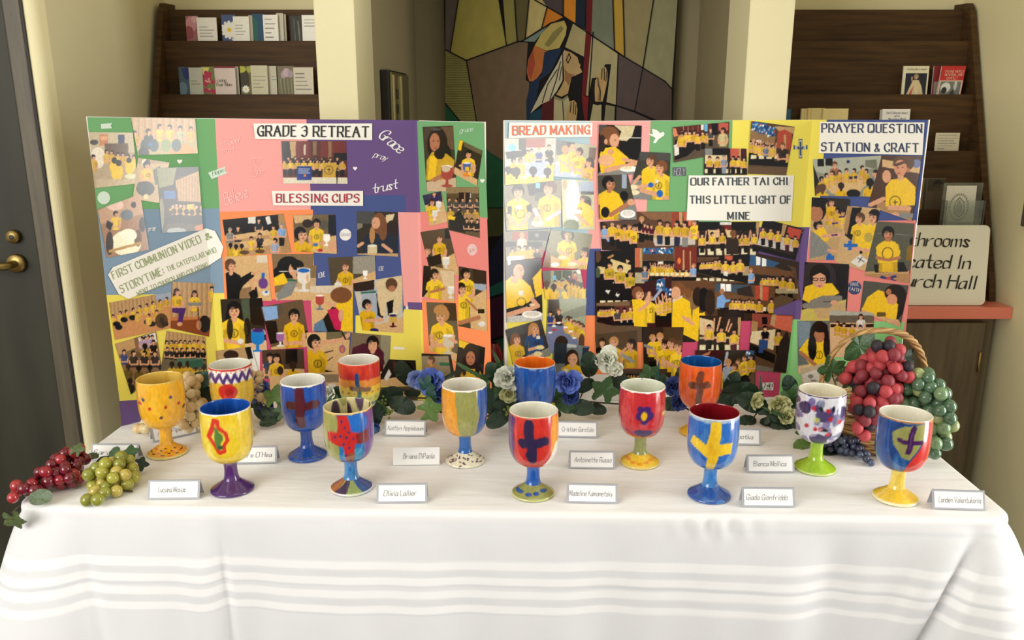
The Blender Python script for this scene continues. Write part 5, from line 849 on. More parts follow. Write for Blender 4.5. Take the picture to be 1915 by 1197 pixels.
ph(R_, [(1403,476),(1488,500),(1497,562),(1398,532)], (110,84,58), lambda C: (C.P((70,110,150), [(1403,474),(1470,490),(1455,500),(1402,496)]), C.R(1414,476,1422,496,'W'), C.R(1425,479,1433,498,'W'), C.P('z', [(1448,498),(1466,488),(1480,504),(1480,512)]), C.P((130,92,60), [(1402,496),(1484,508),(1484,520),(1402,510)]), C.P('z', [(1402,512),(1486,520),(1490,550),(1402,540)]), C.N(6,1426,520,1452,520,2.6,seed=40), C.K(1464,520,4,legs=1), C.K(1478,522,4.4,hair='k',legs=1), C.K(1404,506,4,hair='S',shirt='l'), C.R(1450,540,1492,549,(214,200,160),.8)))
ph(R_, [(1115,567),(1187,562),(1190,620),(1116,602)], (86,68,52), lambda C: (C.R(1115,564,1178,572,(140,112,84)), C.R(1116,573,1150,580,'k'), C.R(1150,572,1188,590,(120,70,60)), chairs(C,1150,1188,598,4,5), C.N(8,1122,580,1148,578,2.6,legs=1,seed=41), C.K(1155,580,4,hair='d',shirt='G',legs=1), C.K(1168,580,3.8,legs=1), C.K(1179,577,4.2,legs=1,hair='n'), C.P('k', [(1116,598),(1190,606),(1190,614),(1116,606)]), C.R(1116,609,1190,622,'x')))
ph(R_, [(1180,536),(1256,516),(1258,615),(1186,610)], (74,34,40), lambda C: (stained(C,1228,518,1244,545,26,7), stained(C,1244,540,1256,556,12,8), C.P('k', [(1220,560),(1256,552),(1258,610),(1226,612)]), C.N(4,1234,565,1254,560,4.4,seed=42,up=1), C.L([(1222,560),(1236,542)], 5, 'a'), C.K(1213,556,8,hair='n',d=1,arms=0), C.L([(1200,576),(1214,552)], 6, 's'), C.K(1194,549,11,hair='H',d=1,arms=0), C.P('y', [(1180,560),(1200,560),(1206,580),(1206,612),(1182,612)]), C.L([(1196,580),(1210,570),(1214,548)], 6, 's')))
ph(R_, [(1256,525),(1312,525),(1312,642),(1256,615)], (150,120,86), lambda C: (C.R(1256,525,1312,545,(120,84,60)), C.P((226,214,190), [(1258,560),(1276,550),(1276,590),(1258,595)]), C.E(1270,541,13,13,'H'), C.E(1287,548,6,10,'H'), C.E(1264,548,9,12,'s'), C.P('y', [(1258,566),(1276,556),(1290,564),(1294,600),(1290,642),(1256,615)]), C.E(1305,555,10,18,'d'), C.P('y', [(1296,580),(1312,572),(1312,640),(1290,636)]), C.L([(1278,594),(1296,606)], 6, 's'), C.E(1286,598,6,5,'s')))
ph(R_, [(1310,520),(1337,530),(1343,600),(1306,620)], (96,70,50), lambda C: (C.R(1308,520,1338,540,(120,84,56)), C.E(1316,560,11,22,'k'), C.E(1328,566,10,24,'d'), C.P('y', [(1306,586),(1318,584),(1322,612),(1306,618)])))
ph(R_, [(1337,530),(1450,535),(1446,592),(1337,577)], (120,86,58), lambda C: (C.P((80,100,116), [(1337,530),(1400,533),(1400,548),(1337,545)]), C.R(1348,530,1356,545,'W'), C.R(1358,531,1367,545,'W'), C.P('z', [(1378,540),(1404,534),(1410,558),(1380,554)]), C.P((130,94,62), [(1336,545),(1412,556),(1412,566),(1336,556)]), C.P((190,84,64), [(1412,534),(1420,534),(1420,560),(1412,560)]), C.R(1421,534,1426,562,'c'), C.P((214,96,74), [(1426,536),(1438,536),(1436,562),(1426,562)]), C.P('k', [(1337,574),(1446,578),(1446,594),(1337,580)]), chairs(C,1385,1444,574,6,8), C.N(7,1370,562,1408,564,3.2,legs=1,seed=43), C.K(1420,564,4,legs=1), C.K(1443,562,4), C.E(1350,545,4.5,5,'S'), C.P((140,180,226), [(1341,556),(1352,550),(1358,560),(1366,560),(1366,563),(1356,566),(1354,576),(1340,576)]), C.L([(1337,576),(1395,594)], 1.4, 'c')))
ph(R_, [(1308,590),(1386,592),(1382,655),(1305,655)], (60,44,34), lambda C: (C.P((226,204,164), [(1308,594),(1334,600),(1330,628),(1308,626)]), C.R(1380,594,1386,628,'c'), C.R(1308,630,1385,634,(196,180,140)), chairs(C,1306,1384,645,5,10), C.N(1,1326,612,1326,612,4.6,legs=1,seed=44,up=1), C.L([(1334,620),(1336,596)], 3, 's'), C.K(1326,612,4.8,legs=1), C.L([(1341,618),(1347,594)], 3, 's'), C.L([(1358,618),(1364,598)], 3, 's'), C.K(1349,616,4.8,legs=1), C.L([(1362,620),(1368,606)], 3, 's'), C.K(1373,620,4.8,legs='m')))
ph(R_, [(1407,586),(1483,590),(1470,698),(1398,692)], (110,84,62), lambda C: (C.R(1406,586,1484,612,(160,88,72)), C.P((222,124,100), [(1450,590),(1484,592),(1480,622),(1446,612)]), C.P('c', [(1444,588),(1452,588),(1448,610),(1440,608)]), C.P('T', [(1406,600),(1418,602),(1415,624),(1404,622)]), C.P((232,214,176), [(1406,620),(1450,616),(1446,655),(1402,640)]), C.P('k', [(1400,640),(1450,664),(1448,680),(1400,660)]), C.R(1425,593,1435,606,'k'), C.K(1431,614,4.5,shirt=(30,30,36),legs=(60,90,140)), C.P((60,90,140), [(1419,635),(1431,635),(1427,660),(1419,660)]), C.K(1456,622,4.8,legs=1,shirt='Y'), C.P((56,46,42), [(1458,640),(1472,618),(1478,640),(1474,698),(1446,694)]), C.P('g', [(1400,680),(1446,688),(1446,700),(1398,696)],.6)))
ph(R_, [(1113,625),(1191,618),(1192,688),(1116,690)], (96,80,60), lambda C: (C.P((104,80,52), [(1160,622),(1176,622),(1174,650),(1160,650)]), C.K(1126,640,7,shirt='k',hair='d'), C.K(1148,640,9,hair='h'), C.K(1180,644,9,hair='d',d=-1,arms=0), C.L([(1164,664),(1184,676)], 6, (170,170,176)), C.L([(1160,662),(1170,652)], 5, 's')))
ph(R_, [(1202,612),(1279,612),(1270,716),(1204,694)], (58,48,38), lambda C: (C.P((90,72,50), [(1240,612),(1279,612),(1278,640),(1240,636)]), C.K(1221,632,6,hair='h',d=1), C.L([(1206,646),(1232,656)], 5, 'g'), C.K(1234,630,7,hair='h'), C.P('k', [(1214,676),(1228,676),(1226,694),(1214,692)]), C.K(1243,645,8,hair='d',d=-1), C.K(1256,642,9,hair='n',d=-1), C.K(1270,648,10,hair='n',d=-1,arms=0), C.L([(1240,674),(1268,688)], 6, 's')))
ph(R_, [(1300,655),(1413,655),(1412,728),(1300,728)], (60,50,44), lambda C: (C.P((80,36,40), [(1300,655),(1360,655),(1345,668),(1300,672)]), C.P('S', [(1312,664),(1330,656),(1326,664),(1312,668)]), stained(C,1395,656,1410,670,14,9), C.P('x', [(1392,715),(1412,690),(1412,728),(1394,728)]), C.L([(1356,682),(1360,660)], 5, (190,190,196)), C.K(1362,678,6,hair='h',shirt='a'), C.P('a', [(1355,690),(1366,688),(1362,724),(1352,720)]), C.K(1381,676,5.4,hair='n',d=-1), C.K(1393,670,5.4,hair='n',d=-1), C.K(1405,668,4.6,hair='d',d=-1), C.K(1374,686,6,hair='n',d=-1,legs=1), C.P('k', [(1362,715),(1395,700),(1404,712),(1390,728),(1362,728)]), C.P('Y', [(1344,700),(1352,698),(1352,728),(1344,728)])))
ph(R_, [(1153,690),(1248,690),(1246,716),(1153,716)], (60,50,40), lambda C: (C.R(1153,689,1248,699,(96,74,56)), C.N(7,1175,703,1210,703,2.2,seed=45)))
# right wing of the second board
ph(R_, [(1520,298),(1648,291),(1645,368),(1524,366)], (158,160,142), lambda C: (C.P((186,188,172), [(1520,298),(1648,291),(1646,312),(1560,330),(1522,320)]), C.R(1529,297,1541,311,'k'), C.R(1544,296,1557,310,'k'), C.R(1583,300,1589,305,'B'), C.P((130,132,112), [(1618,300),(1640,298),(1640,316),(1618,312)]), C.P((40,40,36), [(1520,305),(1532,340),(1528,366),(1522,366)]), C.E(1585,342,32,18,(222,190,140)), C.P((222,190,140), [(1545,350),(1600,330),(1620,345),(1605,362),(1555,362)]), C.K(1561,308,5.4,hair='n',shirt=(170,120,90)), C.N(5,1556,324,1612,315,3.8,seed=46,hairs='dk'), C.K(1546,328,4,d=1), C.K(1537,335,4.6,d=1), C.K(1620,320,4,hair='d',d=-1), C.K(1637,324,6,hair='k',shirt='g',d=-1), C.R(1588,330,1594,335,(50,50,90)), C.R(1597,329,1603,334,(50,50,90)), C.K(1538,352,7,hair='n',long=1,d=9), C.K(1573,348,6,hair='d',d=9), C.K(1627,342,7.5,hair='k',d=9), C.E(1596,362,13,8,'k')), panel=2)
ph(R_, [(1649,291),(1724,292),(1706,414),(1623,385)], (96,66,46), lambda C: (C.P('t', [(1650,298),(1724,310),(1722,325),(1650,312)]), C.E(1714,306,8,8,(130,140,180)), C.E(1658,330,8,12,'s'), C.P('T', [(1640,375),(1700,385),(1706,414),(1640,412)]), C.P('y', [(1656,350),(1666,336),(1694,332),(1712,350),(1712,384),(1656,386)]), C.P('s', [(1678,325),(1690,325),(1690,336),(1680,338)]), C.E(1690,305,20,15,'n'), C.E(1684,314,12,15,(222,164,128)), C.P('n', [(1668,308),(1706,296),(1704,308),(1690,306),(1676,312)]), C.E(1679,314,1.6,.9,'d'), C.E(1688,313,1.6,.9,'d'), C.E(1681,324,3,1.1,(176,90,80)), C.E(1698,318,3,5,'S'), C.E(1674,378,11,12,'k',.5), C.E(1674,378,9,10,'y'), C.L([(1674,374),(1674,384)], 1.6, 'k'), C.L([(1670,378),(1678,378)], 1.6, 'k'), C.L([(1700,390),(1664,388)], 9, 's'), C.L([(1652,372),(1626,384)], 8, 's'), C.L([(1706,404),(1680,402)], 9, 'g'), C.E(1674,402,8,5,'s'), C.E(1660,412,10,5,'b'), C.E(1666,408,5,4,(210,80,80))), panel=2)
ph(R_, [(1518,369),(1590,372),(1580,486),(1514,486)], (206,176,130), lambda C: (C.P('z', [(1545,368),(1590,372),(1588,404),(1550,400)]), C.P((200,170,124), [(1540,440),(1580,402),(1590,420),(1580,486),(1530,486)]), C.K(1555,378,7,hair='d'), C.N(2,1566,394,1578,398,5,seed=47), C.K(1531,422,9,hair='k',d=1,arms=0), C.P('y', [(1522,432),(1540,424),(1552,446),(1524,462)]), C.L([(1540,442),(1576,438)], 7, 's'), C.E(1528,392,17,22,'k'), C.E(1526,400,13,15,'S'), C.E(1531,376,16,12,'k'), C.P('g', [(1514,430),(1530,440),(1556,466),(1548,476),(1514,484)]), C.L([(1550,468),(1566,470)], 6, 's'), [C.L([(a,b),(a+9,b-1)], 3, 'P') for a,b in ((1570,406),(1557,418),(1585,434),(1556,440))], C.R(1545,478,1560,487,'b'), C.R(1548,474,1555,480,'b')), panel=2)
ph(R_, [(1585,385),(1646,390),(1622,508),(1562,490)], (214,182,136), lambda C: (C.P('k', [(1590,388),(1612,388),(1600,430),(1592,450),(1580,440)]), C.P('T', [(1585,385),(1594,386),(1584,440),(1578,430)]), C.K(1608,408,9,hair='n',d=-1,arms=0), C.K(1634,405,12,hair='k',d=-1,arms=0), C.P('y', [(1612,436),(1636,420),(1646,424),(1636,470),(1608,470)]), C.E(1624,444,8,9,'g',.5), C.L([(1632,470),(1596,466)], 8, 's'), C.E(1610,472,3,3,'k'), C.R(1578,456,1604,462,'b'), C.R(1586,450,1593,468,'b'), C.P('w', [(1590,490),(1608,476),(1624,488),(1606,500)]), C.L([(1604,482),(1616,490)], 1.4, 'k'), C.L([(1612,481),(1606,490)], 1.4, 'k')), panel=2)
ph(R_, [(1640,414),(1710,418),(1700,530),(1616,515)], (104,104,88), lambda C: (C.L([(1642,436),(1708,440)], .8, 'g'), C.P((206,170,124), [(1618,508),(1700,506),(1700,532),(1614,520)]), C.P((190,150,104), [(1616,512),(1702,512),(1700,532),(1616,528)]), C.P('k', [(1634,495),(1690,490),(1698,508),(1636,510)]), C.K(1661,437,12,hair='k',arms=0,skin='S'), C.P('y', [(1638,462),(1650,452),(1674,452),(1684,470),(1678,490),(1642,492)]), C.E(1660,474,11,12,'k',.5), C.E(1660,474,9,10,'y'), C.L([(1640,482),(1658,486)], 6, 'S'), C.L([(1682,482),(1662,486)], 6, 'S'), C.E(1706,452,5,8,'k'), C.P((150,120,40), [(1696,462),(1710,456),(1708,490),(1694,486)]), C.P((60,70,130), [(1648,515),(1676,524),(1672,528),(1645,520)]), C.P((60,70,130), [(1646,524),(1674,514),(1678,518),(1650,528)]), C.E(1662,521,5,3,(200,90,90))), panel=2)
ph(R_, [(1505,490),(1588,494),(1582,600),(1498,600)], (34,30,28), lambda C: (C.E(1530,520,34,34,(70,60,64),.8), C.P((214,196,110), [(1498,580),(1582,560),(1582,602),(1496,602)]), C.P((206,170,140), [(1520,575),(1582,565),(1582,590),(1530,598)],.7), C.E(1533,515,19,21,'k'), C.P('y', [(1500,560),(1506,536),(1524,530),(1556,530),(1570,548),(1545,560),(1520,570)]), C.E(1532,523,12.5,16,'s'), C.P('k', [(1517,518),(1522,506),(1545,506),(1550,520),(1534,510)]), C.L([(1520,524),(1528,525),(1530,521),(1521,520),(1520,524)], 1.3, 'k'), C.L([(1534,525),(1543,524),(1543,520),(1534,521),(1534,525)], 1.3, 'k'), C.E(1533,535,3,1.3,(190,80,80)), C.L([(1570,558),(1540,558),(1520,566)], 11, (150,144,132)), C.L([(1506,572),(1550,570)], 11, (150,144,132)), C.E(1560,566,7,4.5,'s')), panel=2)
ph(R_, [(1615,525),(1699,534),(1683,612),(1608,582)], (96,98,90), lambda C: (C.P('k', [(1676,560),(1698,545),(1694,580),(1676,600)]), C.P((222,184,140), [(1612,575),(1680,598),(1690,614),(1610,596)]), C.P('y', [(1612,578),(1622,556),(1642,542),(1660,548),(1680,570),(1676,598),(1640,590)]), C.E(1674,548,20,16,'k'), C.E(1668,560,10,10,(222,164,128)), C.E(1662,546,5,6,'S'), C.P('k', [(1668,540),(1694,545),(1690,562),(1678,558)]), C.R(1640,584,1656,592,'k',.6), C.L([(1657,586),(1656,606)], 1.6, 'o'), C.E(1672,608,12,8,'s'), C.E(1640,602,14,5,'s')), panel=2)
ph(R_, [(1551,580),(1634,585),(1632,668),(1553,668)], (224,190,150), lambda C: (C.R(1551,580,1636,594,(186,186,172)), C.R(1551,590,1636,604,(120,112,96)), C.R(1553,606,1634,612,'k'), C.K(1610,592,4.6,hair='d',long=1,shirt='w'), C.N(3,1566,606,1592,608,3.8,seed=48), C.K(1609,612,4), C.E(1600,634,9,4,'j'), C.E(1606,630,7,4,'y')), panel=2)
ph(R_, [(1491,600),(1551,600),(1554,692),(1492,700)], (120,128,124), lambda C: (C.P((140,156,166), [(1491,600),(1516,602),(1514,640),(1494,650)]), C.P((226,200,160), [(1492,684),(1554,676),(1554,702),(1492,702)]), C.E(1532,628,18,28,'k'), C.P('y', [(1494,655),(1510,634),(1540,636),(1550,650),(1552,680),(1516,684)]), C.E(1532,628,10,13,'S'), C.E(1534,612,14,10,'k'), C.E(1519,650,8,24,'k'), C.E(1546,648,6,22,'k'), C.E(1532,664,7,8,'k',.5), C.E(1532,664,5.5,6.5,'y'), C.L([(1532,659),(1532,670)], 1.4, 'k'), C.L([(1498,660),(1524,682)], 7, 'S')), panel=2)
ph(R_, [(1497,690),(1570,672),(1578,735),(1500,742)], (206,190,160), lambda C: (C.P('w', [(1500,700),(1530,690),(1534,720),(1504,726)],.8), C.E(1516,704,5,4,'g'), C.E(1522,712,6,2,'g'), C.R(1545,690,1575,705,'n',.6)), panel=2)
# ---------------- painted goblets ----------------
GLZ = mat('glazed_ceramic', (220,220,210), .22, attr='Col', coat=.9, spec=.5, noise=.06, nscale=55, nstretch=(1,1,.8))
def prof_smooth(p, n=2): return [(v.x, v.y) for v in smooth_line([(a, b, 0) for a, b in p], n)]
BOWL_O = prof_smooth([(.012,.0600),(.024,.0612),(.0358,.069),(.0436,.083),(.0467,.101),(.0471,.122),(.0470,.145),(.0456,.168)], 3)
BOWL_I = prof_smooth([(.0455,.168),(.0445,.1695),(.0432,.168),(.0440,.148),(.0438,.120),(.0405,.098),(.030,.080),(.015,.073),(.0005,.072)], 2)
STEM = prof_smooth([(.0155,.0215),(.0132,.029),(.0122,.040),(.0124,.052),(.0150,.0605)], 2)
FOOT = prof_smooth([(.0155,.0215),(.019,.0185),(.026,.0135),(.034,.0085),(.040,.0045),(.0412,.002),(.0405,.0),(.0395,.0),(.0005,.0005)], 3)
def ring_grid(prof, nseg=150):
    A = -np.linspace(0, 2*math.pi, nseg+1)[:-1]+math.pi/2   # starts at the back
    R = np.array([p[0] for p in prof])[:, None]; Z = np.array([p[1] for p in prof])[:, None]
    return A, np.stack([R*np.cos(A), R*np.sin(A), Z+0*A], -1)
def app(A):    # apparent x, -50..50 over the side that faces the viewer (local -Y), continuing past the outline
    t = (-math.pi/2-A+math.pi) % (2*math.pi)-math.pi      # 0 at local -Y
    s = -t
    return np.where(np.abs(s) < math.pi/2, 50*np.sin(s), np.sign(s)*(50+(np.abs(s)-math.pi/2)*50))
GOBN = [0]
def goblet(rx, ry, label, base, bowl, inner, stem, foot, yaw=0, inner_fn=None, rim='W', z0=0):
    GOBN[0] += 1; sd = GOBN[0]
    p = at_z(rx, ry, TZ+.168); e = empty('painted_goblet', (p.x, p.y, TZ+.0015+z0), label, 'goblet', 'painted goblets', rz=math.atan2(-p.x, p.y)+yaw)
    A, P = ring_grid(BOWL_O); X = np.broadcast_to(app(A), P.shape[:2]).copy(); Z = P[..., 2]; Y = (.168-Z)/.108*100
    g = np.random.default_rng(sd); ph1 = g.uniform(0, 6, 6); wob = 1.5*np.sin(A*5+ph1[0])+1.2*np.sin(A*11+ph1[1]); X2 = X+1.0*np.sin(Y/7+ph1[2]); Y2 = Y+wob*.5
    C = Canvas(X2, Y2, base, 1.3); bowl(C)
    if rim: C.C = np.where((Y < 1.6+.6*np.sin(A*9+ph1[3]))[..., None], colr(rim), C.C)
    C.noise(.025, seed=sd)
    Ai, Pi = ring_grid(BOWL_I); Xi = np.broadcast_to(app(Ai), Pi.shape[:2]).copy(); Ci = Canvas(Xi, np.arange(Pi.shape[0])[:, None]*100./Pi.shape[0]+0*Xi, inner, 1.5)
    if inner_fn: inner_fn(Ci)
    Ci.C[:3] = colr(rim if rim else inner); Ci.noise(.008, seed=sd+50)
    grid_obj('bowl', np.concatenate([P, Pi[1:]]), np.concatenate([C.C, Ci.C[1:]]), GLZ, e, True, wrap=True)
    A, P = ring_grid(STEM, 40); X = np.broadcast_to(app(A), P.shape[:2]).copy(); C = Canvas(X, (.06-P[..., 2])/.039*100, stem if not callable(stem) else 'W', 2)
    if callable(stem): stem(C)
    C.noise(.04, seed=sd+9); grid_obj('stem', P, C.C, GLZ, e, True, wrap=True)
    A, P = ring_grid(FOOT, 120); r = np.hypot(P[..., 0], P[..., 1]); X = np.broadcast_to(app(A), P.shape[:2]).copy(); Yf = np.clip((r-.0155)/.026*100, 0, 100)
    C = Canvas(X, Yf, base, 2.2)
    if callable(foot): foot(C)
    else: C.C[...] = colr(foot)
    C.noise(.03, seed=sd+19); grid_obj('foot', P, C.C, GLZ, e, True, wrap=True)
    return e
OY=(246,182,40); GB=(28,86,172); DB=(34,50,120); OL=(160,160,92); RD=(206,42,40)
def strokes(C, c, n, sd, al=.35, w=8, h=16, y0=0, y1=100, x0=-140, x1=140):
    g = random.Random(sd)
    for _ in range(n): C.E(g.uniform(x0, x1), g.uniform(y0, y1), g.uniform(.5, 1)*w, g.uniform(.5, 1)*h, c, al*g.uniform(.5, 1), rot=g.uniform(-25, 25))
def dots(C, pts, r, c): [C.E(x, y, r, r*.95, c) for x, y in pts]
def ringd(n, y, off=0): return [(-140+280*(k+off)/n, y) for k in range(n)]
# 1 yellow with dots
def b1(C): strokes(C,(240,160,30),40,1,.3); strokes(C,(252,206,80),30,2,.35); dots(C,[(-38,30),(17,28),(70,32),(-80,30)],3.3,DB); dots(C,[(-25,48),(7,48),(34,45),(-44,40),(90,50)],3.4,(196,50,40)); dots(C,[(-6,68),(44,56),(-75,66)],3.5,(60,24,30))
def f1(C): C.C[...] = colr((246,176,44)); dots(C, [(-40,70),(-24,35),(-8,20),(4,62),(14,45),(32,30),(26,75),(44,60),(-15,75),(-52,60),(60,50)], 5, (50,26,30)); dots(C, [(-30,60),(-5,50),(20,62),(38,66),(-45,30),(5,85)], 6, (236,120,50)); C.R(-300,92,300,101,(240,220,130))
goblet(298,708,'mustard yellow goblet with small red and blue dots beside the green grapes',OY,b1,(226,190,90),(246,182,50),f1,inner_fn=lambda C: (strokes(C,(200,150,50),20,3,.5), C.R(-200,60,200,110,(236,226,190))), rim=(236,190,80))
# 2 yellow with red outline shape, purple foot
def b2(C): strokes(C,(240,190,40),40,4,.4); strokes(C,(252,232,120),30,5,.4,10,26); C.L([(-24,8),(-17,10),(-15,22),(-4,33),(-2,46),(-8,54),(-8,66),(-18,68),(-24,56),(-36,40),(-30,30),(-26,22),(-24,8)],7.2,(222,58,40)); C.E(-18,40,8,10,(90,130,60)); C.P((90,130,60),[(-22,18),(-16,26),(-14,60),(-22,60),(-26,44)]); C.E(-15,58,5,4,(50,90,60))
goblet(421,762,'yellow goblet with deep blue inside and a dark purple foot',(244,210,50),b2,(28,80,170),lambda C:(C.R(-200,-5,200,101,(84,36,110)), C.R(-200,-5,200,12,(200,170,150),.6)),lambda C:(C.R(-300,-5,300,101,(72,32,100)), strokes(C,(100,60,140),20,6,.4)),inner_fn=lambda C: strokes(C,(60,130,220),60,7,.45,6,9))
# 3 white with red rim, purple zigzag
def b3(C):
    C.R(-300,28,300,110,(240,200,60)); strokes(C,(232,160,60),30,8,.5,y0=34); C.R(-300,-5,300,3,RD); dots(C,ringd(26,6),1.9,(236,110,70)); dots(C,ringd(18,11,.5),1.5,'k')
    C.L([(k*8.5, 10 if k%2 else 27) for k in range(-16,17)],6.5,(84,52,124)); C.E(-10,46,21,17,(212,44,36)); C.E(-8,46,11,8,(186,24,26)); C.E(90,48,20,16,(212,44,36)); C.R(-300,100,300,112,RD)
goblet(430,682,'white and yellow goblet with a red rim, purple zigzag and red spot','W',b3,(232,230,214),(236,200,70),(236,200,70),rim=(206,50,44))
# 4 blue with dark red cross
def b4(C): strokes(C,(34,100,196),40,9,.35,6,30); c=(88,26,44); C.L([(-8,10),(-11,74)],21,c); C.L([(-32,38),(24,38)],16,c); C.L([(-9,26),(-9,60)],12,(104,32,48),.6)
goblet(566,712,'cobalt blue goblet with a dark maroon cross and blue foot',(28,80,176),b4,(238,236,226),(28,76,170),lambda C:(C.R(-300,-5,300,101,(28,78,172)), dots(C,ringd(16,72),5,(100,100,90)), dots(C,ringd(14,42),4,(70,90,110))))
# 5 rainbow
def b5(C): C.R(-300,-5,300,34,(206,48,40)); strokes(C,(226,80,40),20,10,.5,y1=34); C.R(-300,32,300,50,(240,150,50)); C.R(-300,48,300,68,(246,206,70)); C.R(-300,66,300,86,(214,214,110)); C.R(-300,84,300,98,(130,176,160)); C.R(-300,96,300,110,(50,110,180)); dots(C,ringd(20,60),2.4,(150,130,60)); dots(C,ringd(22,74),2.6,(170,160,80)); dots(C,ringd(18,88),2.8,(30,60,110)); strokes(C,'W',12,11,.25,5,4); C.L([(-6,22),(-2,84)],10,(60,110,96)); C.L([(-7,20),(-6,42)],8,(30,70,140)); C.L([(-20,50),(20,52)],10,(130,100,70))
goblet(671,674,'rainbow striped goblet with a small blue and brown cross',(240,180,60),b5,(238,234,222),(60,110,180),(60,110,180),rim=(226,90,60))
# 6 multicolour
def b6(C):
    C.R(-300,-5,-20,110,OL); C.R(-22,-5,30,110,(40,120,190)); C.R(30,-5,300,110,(110,68,150)); strokes(C,(140,150,80),20,12,.4,x1=-24); strokes(C,(130,90,170),20,13,.4,x0=34)
    C.E(18,18,18,20,(36,110,200)); C.E(8,78,24,14,(60,150,190)); C.P(RD,[(-22,2),(-2,4),(4,32),(24,38),(36,34),(34,56),(10,56),(6,98),(-6,98),(-14,60),(-40,52),(-40,34),(-22,32)]); C.P((120,40,44),[(14,38),(40,32),(38,56),(16,58)],.8); C.P((150,90,60),[(-2,72),(12,74),(10,98),(-8,96)]); dots(C,[(-14,14),(-8,26),(-16,40),(-4,44),(8,46),(-12,56),(-2,62),(-26,42),(0,34),(-8,78),(2,88)],2.4,DB); C.L([(24,10),(28,90)],2,'B',.5)
goblet(650,760,'patchwork goblet in olive, red, blue and purple with a dark swirled inside',(150,150,90),b6,(236,224,180),lambda C:(C.R(-200,-5,200,101,(60,130,190)), strokes(C,(20,60,140),12,14,.6)),
 lambda C:(C.R(-300,-5,-38,101,(170,100,50)), C.P((56,28,74),[(-42,100),(-30,0),(-8,0),(-14,100)]), C.P((150,166,96),[(-14,100),(-8,0),(12,0),(26,100)]), C.P((30,80,150),[(26,100),(12,0),(50,0),(60,100)]), C.R(60,-5,300,101,(40,90,150)), C.R(-300,93,300,101,'W',.8)),inner_fn=lambda C:(C.R(-200,-5,200,110,(226,214,150),.5), [C.E(x,y,12,20,c,.9) for x,y,c in ((-150,30,(60,36,70)),(100,20,(80,60,90)),(130,50,(50,30,60)),(60,40,(90,110,60)),(-100,45,(60,40,70)),(-60,60,(60,40,60)),(0,60,(50,40,60)),(-120,15,(150,150,90)),(90,60,(30,60,80)))]),rim=(236,196,110))
# 7 orange / olive / blue stripes, speckled foot
def b7(C): C.R(-300,-5,-22,110,(240,160,40)); C.P(OL,[(-21,-5),(28,-5),(30,60),(26,110),(-13,110),(-16,60)]); C.P(GB,[(28,-5),(300,-5),(300,110),(24,110),(31,60)]); strokes(C,(50,120,220),16,15,.4,5,30,x0=32,x1=130); strokes(C,(250,190,70),16,16,.4,x1=-24); C.R(-300,-5,-90,110,OL)
def f7(C):
    C.C[...] = colr((240,234,206)); g=random.Random(5)
    for _ in range(110): C.E(g.uniform(-140,140),g.uniform(8,92),2.6,5.5,(60,24,72),1,rot=g.uniform(-40,40))
goblet(868,720,'goblet striped orange, olive and blue with a purple speckled foot',(240,160,40),b7,(234,230,216),(30,100,180),f7)
# 8 blue with orange inside
goblet(1000,679,'dark blue goblet with bright orange inside near the gap between the boards',(28,84,168),lambda C:(strokes(C,(50,120,210),50,17,.4,5,20),strokes(C,(20,50,120),40,18,.4,6,14),strokes(C,(180,200,220),26,19,.5,6,2.5,0,7)),(236,122,34),(28,80,160),(28,80,160),inner_fn=lambda C: strokes(C,(214,90,20),40,20,.5,8,8),rim=(190,190,190))
# 9 red with dark cross
def b9(C): C.R(-300,-5,-36,110,(90,40,110)); C.R(-38,-5,34,110,RD); strokes(C,(226,70,50),26,21,.35,6,28,x0=-34,x1=32); C.P((250,160,40),[(36,-5),(56,-5),(52,50),(40,80),(34,60)]); C.P((244,236,222),[(42,52),(56,40),(56,80),(20,110),(26,90),(36,76)]); C.R(56,-5,300,110,(240,160,50)); C.L([(-10,12),(-8,30),(-1,72)],19,(44,34,76)); C.L([(-22,46),(22,42)],17,(44,34,76)); C.L([(-6,66),(-2,74)],18,(44,34,76)); C.R(-300,96,300,112,(200,70,60))
goblet(998,768,'bright red goblet with a big dark navy cross',RD,b9,(240,238,222),(26,90,180),lambda C:(C.R(-300,-5,300,101,(150,154,84)), [C.E(x,y,10,14,(30,80,160),1,r) for x,y,r in ((-42,55,20),(-14,60,0),(10,52,0),(36,42,-20),(70,50,0),(-70,50,0))], C.R(-300,94,300,101,(200,200,130))),rim=(226,120,90))
# 10 red with purple flower
def b10(C): strokes(C,(232,100,90),26,22,.45,12,10); strokes(C,(176,20,30),30,23,.4,6,20); [C.E(6+11*math.cos(q),43+11*math.sin(q),8.5,8.5,(70,34,110)) for q in (0.3,1.5,2.8,4.0,5.2)]; C.E(5,45,6.5,8.5,(246,190,30)); C.E(47,46,5,5,(246,170,30)); C.E(47,46,2,2,'W'); C.E(5,82,22,9,(60,28,96)); C.R(-300,90,300,112,(240,140,50)); strokes(C,(76,30,110),14,24,.6,20,3,78,90)
goblet(1202,722,'red goblet with a purple flower and yellow spotted foot',(208,44,52),b10,(232,234,216),(150,156,90),lambda C:(C.R(-300,-5,300,101,(248,206,60)), [C.E(x,y,9,12,(244,160,40)) for x,y in ((-42,45),(-22,60),(0,66),(22,56),(40,44),(60,60),(-60,60))], C.R(-300,94,300,101,(236,214,130))),inner_fn=lambda C:dots(C,[(-60,18),(90,14),(120,14),(-130,22)],5,(40,60,150)))
